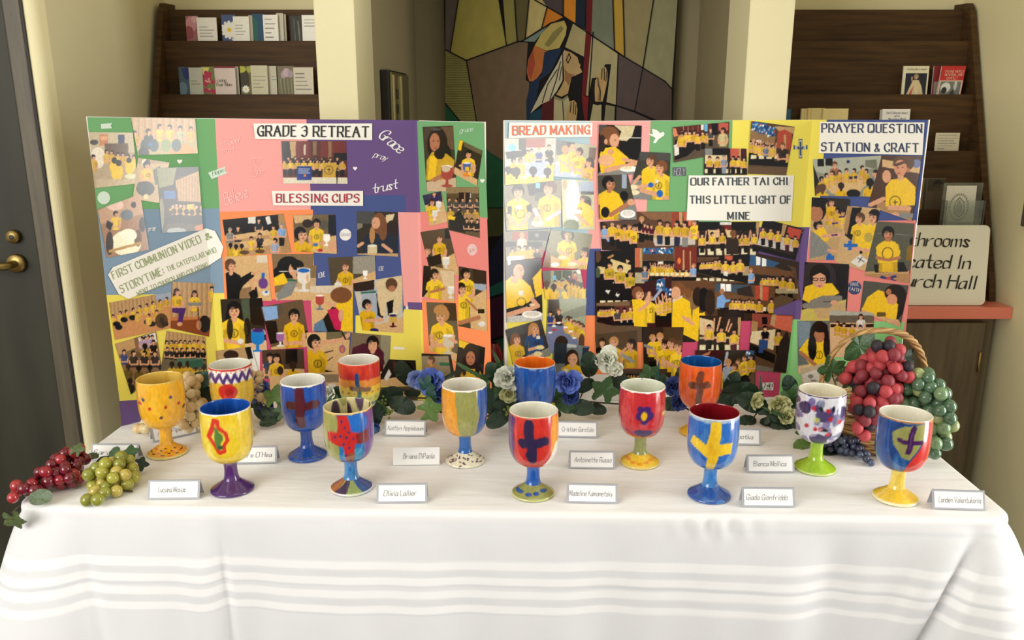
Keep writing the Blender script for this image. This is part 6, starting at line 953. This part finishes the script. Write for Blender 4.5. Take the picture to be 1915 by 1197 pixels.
# 11 orange with brown cross
def b11(C): strokes(C,(246,130,40),50,25,.45,8,14); strokes(C,(214,54,20),36,26,.4,8,10); C.L([(1,14),(0,76)],15,(120,60,34)); C.L([(-19,40),(19,38)],14,(112,58,36)); C.E(0,24,9,9,(130,66,36)); C.E(0,70,8,12,(106,58,40)); C.R(-300,98,300,112,(246,200,60))
goblet(1311,677,'orange goblet with a brown cross and blue inside',(236,92,30),b11,(24,86,160),(240,180,50),(244,190,50),inner_fn=lambda C: strokes(C,(60,130,200),40,27,.5,8,9),rim=(226,110,50))
# 12 blue with yellow cross, red inside
def b12(C): strokes(C,(30,90,180),40,28,.5,8,26); strokes(C,(110,170,210),26,29,.4,8,14); C.R(-300,-5,300,6,(220,226,226),.7); Yc=(250,206,50); C.P(Yc,[(-4,4),(16,4),(14,42),(39,42),(36,62),(13,64),(8,98),(-12,98),(-9,68),(-41,50),(-37,34),(-10,44)]); strokes(C,(246,180,30),8,30,.5,6,10,20,80,-4,8)
goblet(1336,771,'mid blue goblet with a large bright yellow cross',(44,110,196),b12,(136,20,30),lambda C:(C.R(-200,-5,200,101,(60,130,200)), strokes(C,(30,80,160),14,31,.6,10,12)),lambda C:(C.R(-300,-5,300,101,(34,84,164)), strokes(C,(90,150,210),24,32,.5,10,20)),inner_fn=lambda C: strokes(C,(110,10,24),30,33,.5,8,8),rim=(226,232,236))
# 13 purple blotches, lime stem
def b13(C):
    g=random.Random(8); strokes(C,(190,200,226),30,34,.5,12,10)
    for _ in range(90): C.E(g.uniform(-140,140),g.uniform(8,96),g.uniform(5,11),g.uniform(4,9),g.choice([(110,90,150),(86,60,120),(140,126,172),(74,50,100),(120,124,160)]),.85,rot=g.uniform(-30,30))
    C.E(-30,26,12,12,(56,34,86)); C.E(5,36,14,11,(84,72,120)); C.E(0,84,20,13,(60,46,96)); C.E(42,30,9,11,(60,44,110)); dots(C,[(-13,24),(20,40),(16,24),(4,62),(-24,60),(-6,62),(20,70),(38,48),(70,40),(-70,50)],4.4,(204,36,44)); strokes(C,(236,236,244),40,77,.6,6,5); C.E(2,22,3.5,5,(20,34,30),1,-30); C.E(26,22,3,6,(20,34,40)); C.E(14,62,6,3,(20,40,40)); C.E(-6,44,6,5,(206,214,100),.8)
goblet(1538,731,'white goblet covered in purple and red blotches on a lime green stem',(226,226,232),b13,(244,238,216),(168,206,40),lambda C:(C.R(-300,-5,300,101,(164,204,40)), C.R(-300,94,300,101,(214,226,140))),rim=(80,60,110))
# 14 blue / red with small purple cross
def b14(C): C.R(-300,-5,-46,110,(90,50,120)); C.P((24,76,150),[(-48,-5),(10,-5),(6,60),(12,110),(-60,110)]); strokes(C,(20,56,120),20,35,.4,8,20,x0=-44,x1=2); strokes(C,(90,150,200),12,36,.4,6,12,60,100,-10,12); C.P((222,54,48),[(34,-5),(60,-5),(60,110),(8,110),(12,84),(24,62),(34,40)]); C.R(58,-5,300,110,(216,50,48)); C.P(OL,[(-18,22),(0,8),(34,3),(38,26),(26,52),(18,68),(2,62),(-16,44)]); C.L([(17,11),(12,52)],10,(70,30,90)); C.L([(-5,34),(33,36)],8,(70,30,90)); C.L([(17,17),(13,46)],2.5,(120,90,150),.6); C.R(-300,-5,300,3,(226,170,100),.6); C.R(-300,99,300,112,(240,232,220))
goblet(1694,775,'goblet in blue and red halves with a small purple cross and yellow foot',(24,76,150),b14,(246,242,226),lambda C:(C.R(-200,-5,200,101,(250,216,90)), strokes(C,(246,190,40),10,37,.5,8,14)),lambda C:(C.R(-300,-5,300,101,(250,208,60)), strokes(C,(240,176,40),20,38,.5,8,16), C.R(-300,90,300,101,(246,236,190))),rim=(206,140,90))
# ---------------- tent cards ----------------
GREY = mat('card_grey', (176,178,184), .6); WHT = mat('card_white', (250,250,248), .6); INK = mat('pencil_ink', (92,88,92), .6)
def tent(bl, br, txt, label, border=True, tx=(.12, .92), h=.036, tcol=None):
    A, B = at_z(*bl, TZ+.0015), at_z(*br, TZ+.0015); c = (A+B)/2; W = (B-A).length; yaw = math.atan2(B.y-A.y, B.x-A.x)
    e = empty('name_card', c, label, 'name card', 'tent name cards on the tablecloth', rz=yaw)
    lean = .013; top = Vector((0, lean, math.sqrt(h*h-lean*lean)))
    def f(u, v, o=0): n = Vector((0, -top.z, lean)).normalized(); p = Vector((u*W-W/2, 0, 0))+top*v+n*o; return (p.x, p.y, p.z)
    M1 = GREY if border else WHT
    prism('front_face', [f(0,0), f(1,0), f(1,1), f(0,1)], (0, .0006, .0), M1, e)
    prism('back_face', [(-W/2, 2*lean, 0), (W/2, 2*lean, 0), (W/2, lean, top.z), (-W/2, lean, top.z)], (0, -.0006, 0), M1, e)
    if border: mesh_obj('white_panel', [f(.04,.09,.0004), f(.96,.09,.0004), f(.96,.90,.0004), f(.04,.90,.0004)], [(0,1,2,3)], WHT, e)
    polys, TW = text_polys(txt, nib=(.2,.1), th=.15, gap=1.7, slant=.18, jitter=.12)
    vs = []; fs_ = []; x0, x1 = tx
    for P in polys:
        if len(P) < 3: continue
        b = len(vs); vs += lift([Vector(f(x0+(x1-x0)*a/TW, .36+q/7*.28, .0008)) for a, q in P], len(fs_)); fs_.append(tuple(range(b, b+len(P))))
    mesh_obj('handwriting', vs, fs_, INK, e); return e
tent((276,934),(373,933),'Luciana Mesias','grey edged name card in front of the yellow goblet with purple foot',tx=(.2,.72))
tent((428,868),(518,866),'Claire O\'Hea','grey edged name card tucked behind the yellow goblet with purple foot',tx=(.16,.88))
tent((287,828),(371,809),'Anna Piper','tilted name card behind the dotted yellow goblet, in front of the pale grapes',tx=(.12,.7))
tent((169,862),(258,862),'Sarah','name card mostly hidden behind the green and red grapes',tx=(.05,.5))
tent((704,941),(799,940),'Olivia Lallier','grey edged name card beside the foot of the patchwork goblet',tx=(.14,.78))
tent((719,815),(796,816),'Kaitlyn Applebaum','small name card in front of the big lobed leaf at the back',tx=(.08,.94))
tent((735,870),(822,869),'Briana DiPaola','plain white name card without a grey edge',False,tx=(.22,.88))
tent((1036,817),(1118,819),'Cristian Garofalo','name card at the back, tucked behind the bright red goblet',tx=(.18,.9))
tent((1064,876),(1150,877),'Antoinette Russo','name card between the bright red goblet and the red flower goblet',tx=(.12,.92))
tent((1060,940),(1155,942),'Madeline Kamanetsky','name card in the front row beside the spotted olive foot',tx=(.05,.9))
tent((1339,831),(1423,833),'Lily Sobotka','name card mostly hidden behind the yellow cross goblet',tx=(.1,.82))
tent((1397,884),(1486,884),'Bianca Mollica','name card directly beside the lime green goblet foot',tx=(.14,.82))
tent((1388,948),(1487,949),'Giada Gionfriddo','front row name card next to the blue foot of the yellow cross goblet',tx=(.08,.86))
tent((1744,952),(1843,955),'Landen Valentukonis','name card at the table corner beside the yellow footed goblet',tx=(.12,.92))
# ---------------- leaves, grapes, flowers ----------------
def leaf_mesh(kind, name):
    vs = [(0, 0, 0)]; n = 72; rings = 5
    def rad(q):
        if kind == 'lobed':
            a = abs((q+math.pi) % (2*math.pi)-math.pi); r = (.64+.36*(1-abs(math.sin(2.5*a)))**.7)*(1-.16*a/math.pi)+.022*math.cos(24*q)
            if a > 2.75: r *= .35+.65*(math.pi-a)/.39*.3
            return r
        if kind == 'spiky': a = abs((q+math.pi) % (2*math.pi)-math.pi); return .10/max(.10, math.sqrt(math.sin(a)**2+.010*math.cos(a)**2))+.0
        a = abs((q+math.pi) % (2*math.pi)-math.pi); return (.62/math.sqrt((math.sin(a)/1.0)**2+(.62*math.cos(a))**2))*(1+.025*math.cos(30*q))*(1+.06*math.cos(a))
    for k in range(1, rings+1):
        for i in range(n):
            q = 2*math.pi*i/n; r = rad(q)*k/rings; x, z = r*math.sin(q), r*math.cos(q)
            y = -.16*abs(x)+.22*(x*x+z*z)*.6+.05*math.sin(q*5)*(k/rings)**2-.02*math.cos(9*q)*(k/rings)
            vs.append((x, y, z))
    fs_ = [(0, 1+i, 1+(i+1) % n) for i in range(n)]
    for k in range(rings-1):
        for i in range(n): a = 1+k*n+i; b = 1+k*n+(i+1) % n; fs_.append((a, a+n, b+n, b))
    me = bpy.data.meshes.new(name); me.from_pydata(vs, [], fs_); me.polygons.foreach_set('use_smooth', [True]*len(fs_)); return me
LM = {}
def leaf(parent, kind, x, y, Y, size, ang=0, tilt=0, yaw=0, col='mid', rel=None, z=None):
    LC = dict(mid=(58,92,48), dark=(34,58,38), light=(96,132,60), teal=(40,86,72), grey=(98,116,84), lime=(120,140,50), oldg=(92,108,64))
    key = kind+col
    if key not in LM:
        me = leaf_mesh(kind, 'leaf'); me.materials.append(mat('leaf_'+col, LC[col], .42, noise=.3, nscale=5, bump=.4, bscale=14)); LM[key] = me
    p = at_Y(x, y, Y) if z is None else at_z(x, y, z)
    if z is None: p.z = max(p.z, TZ+size*(.3 if abs(tilt) > 30 else .62))
    o = bpy.data.objects.new('leaf', LM[key]); o.scale = (size, size, size)
    o.rotation_euler = (Matrix.Rotation(math.radians(yaw), 3, 'Z') @ Matrix.Rotation(math.radians(tilt), 3, 'X') @ Matrix.Rotation(math.radians(ang), 3, 'Y')).to_euler()
    o.location = p-parent.location if parent else p
    return link(o, parent)
def sph(name, m, seg=16, rg=10, zs=1.0):
    bm = bmesh.new(); bmesh.ops.create_uvsphere(bm, u_segments=seg, v_segments=rg, radius=1, matrix=Matrix.Diagonal((1, 1, zs, 1)))
    me = bpy.data.meshes.new(name); bm.to_mesh(me); bm.free(); me.materials.append(m); me.polygons.foreach_set('use_smooth', [True]*len(me.polygons)); return me
def gm(n, c, rough, coat, sss=.15): return sph('grape', mat(n, c, rough, coat=coat, sss=sss, noise=.18, nscale=3), zs=1.08)
def bunch(label, loc, blobs, n, r, meshes, weights=None, seed=1, group=None, floor=TZ, name='grape_bunch', vr=.12, mind=1.5):
    g = random.Random(seed); e = empty(name, loc, label, 'grapes', group); loc = Vector(loc); pts = []; tries = 0
    tot = sum(b[1]**1.6 for b in blobs)
    while len(pts) < n and tries < 30000:
        tries += 1; q = g.uniform(0, tot)
        for c, R in blobs:
            q -= R**1.6
            if q <= 0: break
        d = Vector((g.gauss(0, 1), g.gauss(0, 1), g.gauss(0, 1))).normalized()*R*g.uniform(.45, 1.0); p = c+d
        if p.z < floor+r*1.02: p.z = floor+r*1.02
        if all((p-o).length > r*mind for o in pts): pts.append(p)
    for p in pts:
        me = g.choices(meshes, weights)[0] if weights else g.choice(meshes)
        o = bpy.data.objects.new('grape', me); s = r*g.uniform(1-vr, 1+vr*.5); o.scale = (s, s, s); o.location = p-loc; o.rotation_euler = (g.uniform(-.6, .6), g.uniform(-.6, .6), g.uniform(0, 6)); link(o, e)
    cs = [c-loc for c, R in blobs]
    if len(cs) > 1: tube('stem', smooth_line(cs, 2), .0018, mat('grape_stem', (90,78,50), .7), e, 6)
    return e
def zb(x, y, h): return at_z(x, y, TZ+h)
RG = [gm('grape_red', (150,30,44), .12, .6), gm('grape_burgundy', (116,22,40), .14, .6), gm('grape_crimson', (176,50,56), .12, .6)]
YG = [gm('grape_yellowgreen', (176,172,70), .12, .5), gm('grape_olive', (150,152,60), .14, .5), gm('grape_gold', (198,180,88), .12, .5)]
e = bunch('glossy dark red grape bunch at the table corner by the door', zb(100,920,0), [(zb(36,915,.016),.012),(zb(62,912,.02),.018),(zb(88,898,.024),.022),(zb(112,880,.030),.025),(zb(134,866,.032),.026),(zb(130,892,.022),.024),(zb(30,932,.011),.008),(zb(142,850,.05),.014)], 66, .0112, RG, seed=3, group='loose grape bunches on the tablecloth')
leaf(e,'oval',73,930,0,.024,80,-35,-10,'grey',z=TZ+.016); leaf(e,'lobed',143,842,0,.018,10,-50,0,'oldg',z=TZ+.066); leaf(e,'oval',172,853,0,.013,90,-50,0,'oldg',z=TZ+.03)
h1 = leaf(e,'lobed',26,972,0,.026,170,15,0,'oldg',z=TZ-.012); a = zb(36,945,.005)-e.location; b = h1.location; tube('leaf_stalk', [a, (a+b)/2+Vector((0,-.012,.006)), b], .0012, mat('grape_stem', (90,78,50), .7), e, 6)
e = bunch('glossy yellow green grape bunch in front of the dotted yellow goblet', zb(205,925,0), [(zb(205,880,.034),.024),(zb(230,875,.03),.024),(zb(183,893,.022),.022),(zb(222,900,.02),.024),(zb(246,898,.016),.014),(zb(190,918,.012),.012),(zb(206,922,.012),.014),(zb(162,935,.011),.007),(zb(182,938,.011),.007)], 50, .0118, YG, seed=5, group='loose grape bunches on the tablecloth')
leaf(e,'lobed',243,848,0,.022,-10,-50,0,'mid',z=TZ+.04); leaf(e,'lobed',262,868,0,.018,100,-40,20,'dark',z=TZ+.022); leaf(e,'oval',196,862,0,.018,-100,-50,0,'dark',z=TZ+.03); leaf(e,'oval',213,850,0,.016,20,-30,0,'mid',z=TZ+.04); tube('stalk', [zb(230,917,.004)-e.location, zb(248,919,.003)-e.location], .0018, mat('grape_stem', (90,78,50), .7), e, 6)
PG = [gm('grape_peach', (222,196,146), .35, .1), gm('grape_ivory', (230,214,168), .35, .1)]
bunch('pale peach grape bunch lying behind the dotted yellow goblet', zb(275,810,0), [(zb(264,800,.014),.012),(zb(285,806,.012),.014),(zb(270,790,.02),.010),(zb(300,800,.02),.018)], 22, .0112, PG, seed=7)
e = bunch('pale peach grape bunch standing between the dotted goblet and the zigzag goblet', zb(365,800,0), [(at_Y(358,718,1.72),.020),(at_Y(352,745,1.70),.024),(at_Y(366,770,1.69),.024),(at_Y(352,790,1.68),.014)], 44, .0112, PG, seed=8)
leaf(e,'oval',372,712,1.735,.032,75,-20,10,'teal'); leaf(e,'oval',384,735,1.74,.03,120,-10,0,'dark')
bunch('pale peach grape bunch between the zigzag goblet and the cobalt goblet', zb(478,780,0), [(at_Y(474,716,1.80),.024),(at_Y(492,745,1.79),.018)], 24, .011, PG, seed=9)
# ---- wicker basket ----
BC = at_z(1634, 838, TZ); BC = Vector((BC.x, BC.y+.035, TZ+.002))
WK = mat('wicker', (196,156,98), .6, noise=.25, nscale=30); WKD = mat('wicker_dark', (160,120,70), .65, noise=.25, nscale=30)
e = empty('wicker_basket', BC, 'round wicker basket with a tall twisted handle holding grape bunches', 'basket')
def br(z): return .082+.030*(z/.075)
for k in range(11):
    z = .004+k*.0068; pts = []
    for i in range(97):
        q = 2*math.pi*i/96; r = br(z)+.0030*math.cos(12*q+(math.pi if k % 2 else 0)); pts.append((r*math.cos(q), r*math.sin(q), z))
    tube('woven_strand', pts, .0031, WK if k % 3 else WKD, e, 6)
for i in range(24): q = 2*math.pi*(i+.5)/24; tube('rib', [(br(z)*math.cos(q), br(z)*math.sin(q), z) for z in (.0, .04, .078)], .0022, WKD, e, 6)
lathe('base', [(.0005,.001),(.08,.001),(.083,.004),(.0005,.005)], WKD, e)
for k in range(2):
    pts = [((br(.08)+.002*math.cos(16*q+k*math.pi))*math.cos(q), (br(.08)+.002*math.cos(16*q+k*math.pi))*math.sin(q), .08+.003*math.sin(16*q+k*math.pi)) for q in np.linspace(0, 2*math.pi, 129)]
    tube('rim_strand', pts, .0034, WK, e, 6)
HW = .118; topz = at_Y(1628, 618, BC.y).z-BC.z; xoff = 0
for k in range(4):
    pts = []
    for t in np.linspace(0, 1, 90):
        q = math.pi*(1-t); x = HW*math.copysign(abs(math.cos(q))**.8, math.cos(q)); z = .075+(topz-.075)*math.sin(q)**.8
        tw = t*38+k*math.pi/2; pts.append((x+.0042*math.cos(tw)*math.sin(q)+.0042*math.sin(tw)*math.cos(q)*0, .0042*math.sin(tw), z+.0042*math.cos(tw)*abs(math.cos(q)*.3+.7)))
    tube('handle_strand', pts, .0036, WK if k % 2 else WKD, e, 6)
MR = [gm('grape_matte_red', (186,66,72), .6, 0, .05), gm('grape_matte_dark_red', (138,46,56), .6, 0, .05), gm('grape_matte_black', (44,36,46), .6, 0, 0)]
rb = BC.z+.05
b_ = bunch('matte red and black grape bunch heaped tall inside the wicker basket', (BC.x, BC.y, rb), [(at_Y(1655,662,1.60),.030),(at_Y(1668,692,1.60),.036),(at_Y(1636,700,1.61),.036),(at_Y(1648,735,1.58),.036),(at_Y(1625,745,1.58),.032),(at_Y(1620,770,1.565),.028),(at_Y(1612,800,1.55),.018),(at_Y(1600,700,1.64),.026),(at_Y(1650,760,1.62),.03),(at_Y(1655,650,1.6),.018)], 150, .0128, MR, [7,4,1.4], seed=11, floor=TZ+.02)
leaf(b_,'oval',1607,648,1.68,.044,38,8,10,'mid'); leaf(b_,'lobed',1692,668,1.66,.026,50,-5,0,'dark')
GG = [gm('grape_sea_green', (122,154,108), .2, .5), gm('grape_deep_green', (84,118,88), .2, .5), gm('grape_light_green', (166,182,122), .2, .5)]
bunch('green grape bunch spilling over the outer side of the wicker basket', (BC.x+.1, BC.y-.02, TZ), [(at_Y(1705,718,1.60),.022),(at_Y(1726,715,1.585),.022),(at_Y(1742,738,1.57),.026),(at_Y(1712,750,1.60),.030),(at_Y(1758,765,1.56),.024),(at_Y(1764,790,1.55),.022),(at_Y(1750,810,1.55),.022),(at_Y(1762,830,1.53),.014),(at_Y(1738,838,1.53),.016)], 78, .0136, GG, [5,4,2], seed=12)
BB = [gm('grape_blue_black', (50,54,78), .35, .3, 0), gm('grape_slate', (74,84,110), .35, .3, 0)]
e = bunch('small blue black grape bunch trailing on the cloth in front of the basket', zb(1600,840,0), [(zb(1556,832,.018),.016),(zb(1580,832,.024),.020),(zb(1598,838,.020),.018),(zb(1612,850,.014),.013),(zb(1624,862,.009),.009),(zb(1575,818,.03),.016)], 84, .0078, BB, seed=13)
e = empty('vine_leaf_spray', at_Y(1560, 740, 1.64), 'spray of two broad green vine leaves behind the blotched purple goblet', 'leaves')
leaf(e,'lobed',1556,692,1.655,.036,-20,5,0,'mid'); leaf(e,'lobed',1585,705,1.66,.034,40,10,10,'grey'); tube('stem', [at_Y(1556,700,1.66)-e.location, at_Y(1570,740,1.655)-e.location, at_Y(1580,770,1.65)-e.location], .002, mat('grape_stem', (90,78,50), .7), e, 6)
# ---- flower garlands ----
def petal_mesh(name):
    vs = []; fs_ = []; nu, nv = 9, 7
    for j in range(nv):
        v = j/(nv-1); wd = .5*math.sin(math.pi*min(1, v*.86+.08))**.7
        for i in range(nu):
            u = i/(nu-1)*2-1; vs.append((u*wd, -.28*v*v+.16*u*u+.05*math.sin(u*7+v*5)*v, v))
    for j in range(nv-1):
        for i in range(nu-1): a = j*nu+i; fs_.append((a, a+1, a+1+nu, a+nu))
    me = bpy.data.meshes.new(name); me.from_pydata(vs, [], fs_); me.polygons.foreach_set('use_smooth', [True]*len(fs_)); return me
PM = {}
def flower(parent, x, y, Y, r, col, seed=0, rings=((6, 70, 1.0), (6, 45, .8), (5, 22, .6)), face=(-80, 0)):
    g = random.Random(seed); PC = dict(blue=(96,120,200), navyblue=(52,70,130), white=(232,234,218), cream=(214,214,160), paleblue=(150,170,225))
    if col not in PM:
        me = petal_mesh('petal'); m = mat('petal_'+col, PC[col], .65, noise=.2, nscale=4, sss=.1); me.materials.append(m); PM[col] = me
    f = bpy.data.objects.new('flower', None); f.location = at_Y(x, y, Y)-parent.location; f.empty_display_size = .02; link(f, parent)
    f.rotation_euler = (math.radians(80+face[0]+g.uniform(-12, 12)), g.uniform(-.3, .3), math.radians(face[1]))
    base = Matrix.Rotation(math.radians(80), 4, 'X')
    for n, op, s in rings:
        for k in range(n):
            q = 2*math.pi*(k+g.uniform(-.2, .2))/n+op
            M_ = base @ Matrix.Rotation(q, 4, 'Z') @ Matrix.Rotation(math.radians(-op+g.uniform(-10, 10)), 4, 'X')
            o = bpy.data.objects.new('petal', PM[col]); sc = r*s*g.uniform(.85, 1.1); o.matrix_local = M_ @ Matrix.Diagonal((sc, sc, sc, 1)); link(o, f)
    c = bpy.data.objects.new('flower_centre', CEN); c.scale = (r*.16,)*3; link(c, f); return f
CEN = sph('flower_centre', mat('flower_centre_green', (150,160,60), .7), 8, 6)
BER = sph('berry', mat('berry_green', (120,140,60), .5, noise=.2), 8, 6)
def berries(parent, x, y, Y, n, rr, seed):
    g = random.Random(seed); b = bpy.data.objects.new('berry_sprig', None); b.location = at_Y(x, y, Y)-parent.location; b.empty_display_size = .01; link(b, parent)
    for k in range(n):
        o = bpy.data.objects.new('berry', BER); o.scale = (.0032,)*3; o.location = (g.gauss(0, rr), g.gauss(0, rr*.6), g.gauss(0, rr*1.3)); link(o, b)
def vine(parent, pts, r=.0022): tube('vine_stem', smooth_line([at_Y(x, y, Y)-parent.location for x, y, Y in pts], 2), r, mat('vine_brown', (62,54,38), .7), parent, 7)
SM = mat('grape_stem')
gl = empty('flower_garland', at_Y(650, 785, 1.80), 'leafy garland with blue flowers along the base of the Blessing Cups board', 'garland', 'flower garlands at the foot of the boards')
vine(gl, [(478,765,1.78),(540,768,1.79),(610,750,1.80),(660,740,1.81),(720,742,1.81),(780,744,1.80),(850,748,1.78)]); vine(gl, [(655,752,1.79),(700,738,1.80),(760,726,1.82),(800,735,1.80)], .0018); vine(gl, [(720,745,1.80),(716,755,1.79),(712,775,1.78)], .0014)
for a in [('lobed',515,745,1.76,.034,10,-10,0,'light'),('lobed',527,770,1.75,.026,60,-20,0,'mid'),('oval',508,775,1.76,.026,-60,-10,0,'dark'),('oval',488,770,1.77,.024,-30,-20,0,'dark'),('oval',640,742,1.80,.028,-40,0,0,'dark'),('oval',622,752,1.78,.02,20,0,0,'mid'),
 ('oval',725,742,1.80,.036,70,-10,0,'dark'),('oval',750,757,1.78,.034,110,-25,0,'dark'),('oval',757,700,1.84,.034,-25,5,0,'dark'),('lobed',797,722,1.78,.030,15,0,-30,'teal'),('oval',806,738,1.77,.020,170,0,0,'teal'),('lobed',802,768,1.74,.036,70,-35,0,'light'),
 ('oval',703,778,1.76,.026,10,-10,0,'dark'),('oval',712,765,1.77,.02,140,0,0,'mid'),('oval',770,735,1.83,.02,90,0,0,'dark'),('lobed',545,760,1.78,.022,120,0,0,'dark'),('oval',500,790,1.74,.02,80,-50,0,'dark'),('oval',470,750,1.79,.02,0,0,0,'dark'),('oval',560,755,1.8,.02,60,0,0,'dark'),('oval',590,760,1.81,.026,80,-10,0,'dark'),('lobed',655,765,1.80,.024,150,-20,0,'dark'),('oval',680,748,1.82,.026,60,0,0,'dark'),('spiky',845,700,1.79,.045,60,0,0,'dark'),('spiky',882,695,1.735,.045,-60,0,0,'mid'),('oval',835,765,1.76,.024,100,-40,0,'dark')]: leaf(gl, *a)
flower(gl,487,728,1.80,.036,'blue',1); flower(gl,500,760,1.78,.026,'navyblue',2); flower(gl,806,712,1.80,.036,'blue',3); flower(gl,780,708,1.82,.028,'paleblue',4); flower(gl,824,735,1.80,.028,'blue',5); flower(gl,615,733,1.79,.022,'white',6); flower(gl,700,800,1.73,.016,'navyblue',7)
berries(gl,714,756,1.78,26,.006,1); berries(gl,728,768,1.77,16,.004,2)
gr = empty('flower_garland', at_Y(1200, 785, 1.80), 'leafy garland with white and blue flowers along the base of the Bread Making board', 'garland', 'flower garlands at the foot of the boards')
vine(gr, [(905,780,1.72),(960,765,1.74),(1040,748,1.76),(1110,752,1.80),(1170,757,1.82),(1250,745,1.82),(1330,790,1.78),(1400,802,1.77),(1480,802,1.76),(1560,805,1.72)]); vine(gr, [(1085,745,1.80),(1104,700,1.82)], .0016); vine(gr, [(1400,800,1.77),(1412,775,1.77),(1430,760,1.77),(1450,758,1.76)], .0016)
for a in [('oval',925,700,1.72,.030,-30,0,20,'dark'),('oval',940,728,1.71,.032,15,0,0,'mid'),('lobed',948,758,1.70,.034,-15,0,0,'dark'),('oval',921,755,1.71,.034,-10,0,0,'dark'),('oval',930,785,1.69,.03,60,-30,0,'dark'),('oval',950,742,1.70,.022,60,0,0,'mid'),('spiky',938,690,1.76,.05,-25,0,0,'mid'),('spiky',932,705,1.76,.045,15,0,0,'dark'),
 ('oval',1102,684,1.82,.034,-5,8,0,'dark'),('oval',1092,722,1.80,.026,60,0,0,'dark'),('lobed',1130,732,1.79,.040,20,0,0,'mid'),('oval',1150,715,1.82,.03,60,0,0,'dark'),('oval',1085,762,1.76,.032,95,-30,0,'dark'),('oval',1055,758,1.76,.026,120,-20,0,'mid'),('oval',1040,740,1.78,.022,30,0,0,'mid'),
 ('spiky',1229,705,1.84,.04,5,0,0,'teal'),('lobed',1245,722,1.82,.034,-20,0,0,'dark'),('oval',1255,755,1.80,.03,90,0,0,'dark'),('oval',1168,725,1.84,.026,20,0,0,'dark'),
 ('oval',1382,735,1.80,.044,80,0,-10,'dark'),('oval',1368,715,1.82,.028,30,0,0,'dark'),('oval',1405,752,1.77,.038,110,-15,0,'dark'),('spiky',1423,740,1.77,.052,-5,0,0,'dark'),('lobed',1438,775,1.75,.030,60,-30,0,'dark'),('spiky',1462,790,1.74,.05,115,-20,0,'mid'),('lobed',1482,745,1.78,.036,10,0,0,'mid'),('oval',1478,725,1.80,.03,-20,0,0,'dark'),
 ('oval',1500,790,1.74,.03,70,-20,0,'dark'),('lobed',1512,820,1.66,.036,80,-45,0,'mid'),('oval',1545,842,1.60,.028,90,-60,0,'dark'),('oval',1498,835,1.63,.022,60,-60,0,'light'),('oval',1460,805,1.74,.026,90,-40,0,'dark'),('oval',1395,795,1.77,.024,80,-50,0,'dark'),('oval',1440,803,1.76,.026,95,-60,0,'dark'),('oval',1030,775,1.79,.024,80,-50,0,'dark'),('oval',985,772,1.80,.026,100,-50,0,'dark'),('oval',1185,745,1.85,.03,80,-20,0,'dark'),('lobed',1215,700,1.86,.03,-30,0,0,'mid'),('oval',1275,700,1.84,.026,20,0,0,'dark'),('oval',1350,750,1.80,.03,100,-20,0,'dark'),('lobed',1500,760,1.76,.03,50,0,0,'dark'),('oval',1115,765,1.80,.024,100,-40,0,'dark'),('oval',900,742,1.74,.03,-40,0,0,'dark'),('oval',908,722,1.75,.028,10,0,0,'mid')]: leaf(gr, *a)
flower(gr,948,706,1.705,.034,'white',11); flower(gr,952,736,1.70,.024,'cream',12); flower(gr,1134,672,1.83,.036,'white',13); flower(gr,1150,690,1.82,.024,'white',14); flower(gr,1062,712,1.74,.036,'blue',15); flower(gr,1068,740,1.74,.026,'navyblue',16); flower(gr,1258,722,1.82,.026,'navyblue',17); flower(gr,1268,752,1.80,.024,'navyblue',18)
flower(gr,1411,748,1.765,.026,'cream',19,face=(-70,40)); flower(gr,1455,755,1.765,.034,'cream',20); flower(gr,1468,778,1.75,.026,'cream',21)
berries(gr,950,765,1.69,16,.005,3)
# glossy red bloom seen between the boards
p = at_Y(924, 672, 1.90); e = empty('red_bloom', (p.x, p.y, TZ), 'glossy dark red closed bloom rising in the gap between the boards', 'flower')
RB_ = mat('bloom_red', (150,22,44), .22, coat=.5, noise=.2, nscale=12, nstretch=(3,3,.5)); hc = p.z-TZ
for k in range(5):
    q = 2*math.pi*k/5+.4; vs = []; fs_ = []; nu, nv = 9, 11
    for j in range(nv):
        v = j/(nv-1); rr = .024*math.sin(math.pi*(.06+.86*v))**.75
        for i in range(nu): a = q+(i/(nu-1)*2-1)*.78; ro = rr*(1+.10*(1-abs(i/(nu-1)*2-1))+.02*(k % 2)); vs.append((ro*math.cos(a), ro*math.sin(a), hc-.042+v*.084))
    for j in range(nv-1):
        for i in range(nu-1): a = j*nu+i; fs_.append((a, a+1, a+1+nu, a+nu))
    mesh_obj('petal', vs, fs_, RB_, e, True)
tube('stem', [(0,0,.002),(0,0,hc-.04)], .003, mat('leaf_mid'), e)
# ---- bottom of script: nothing is keyed to the picture size ----
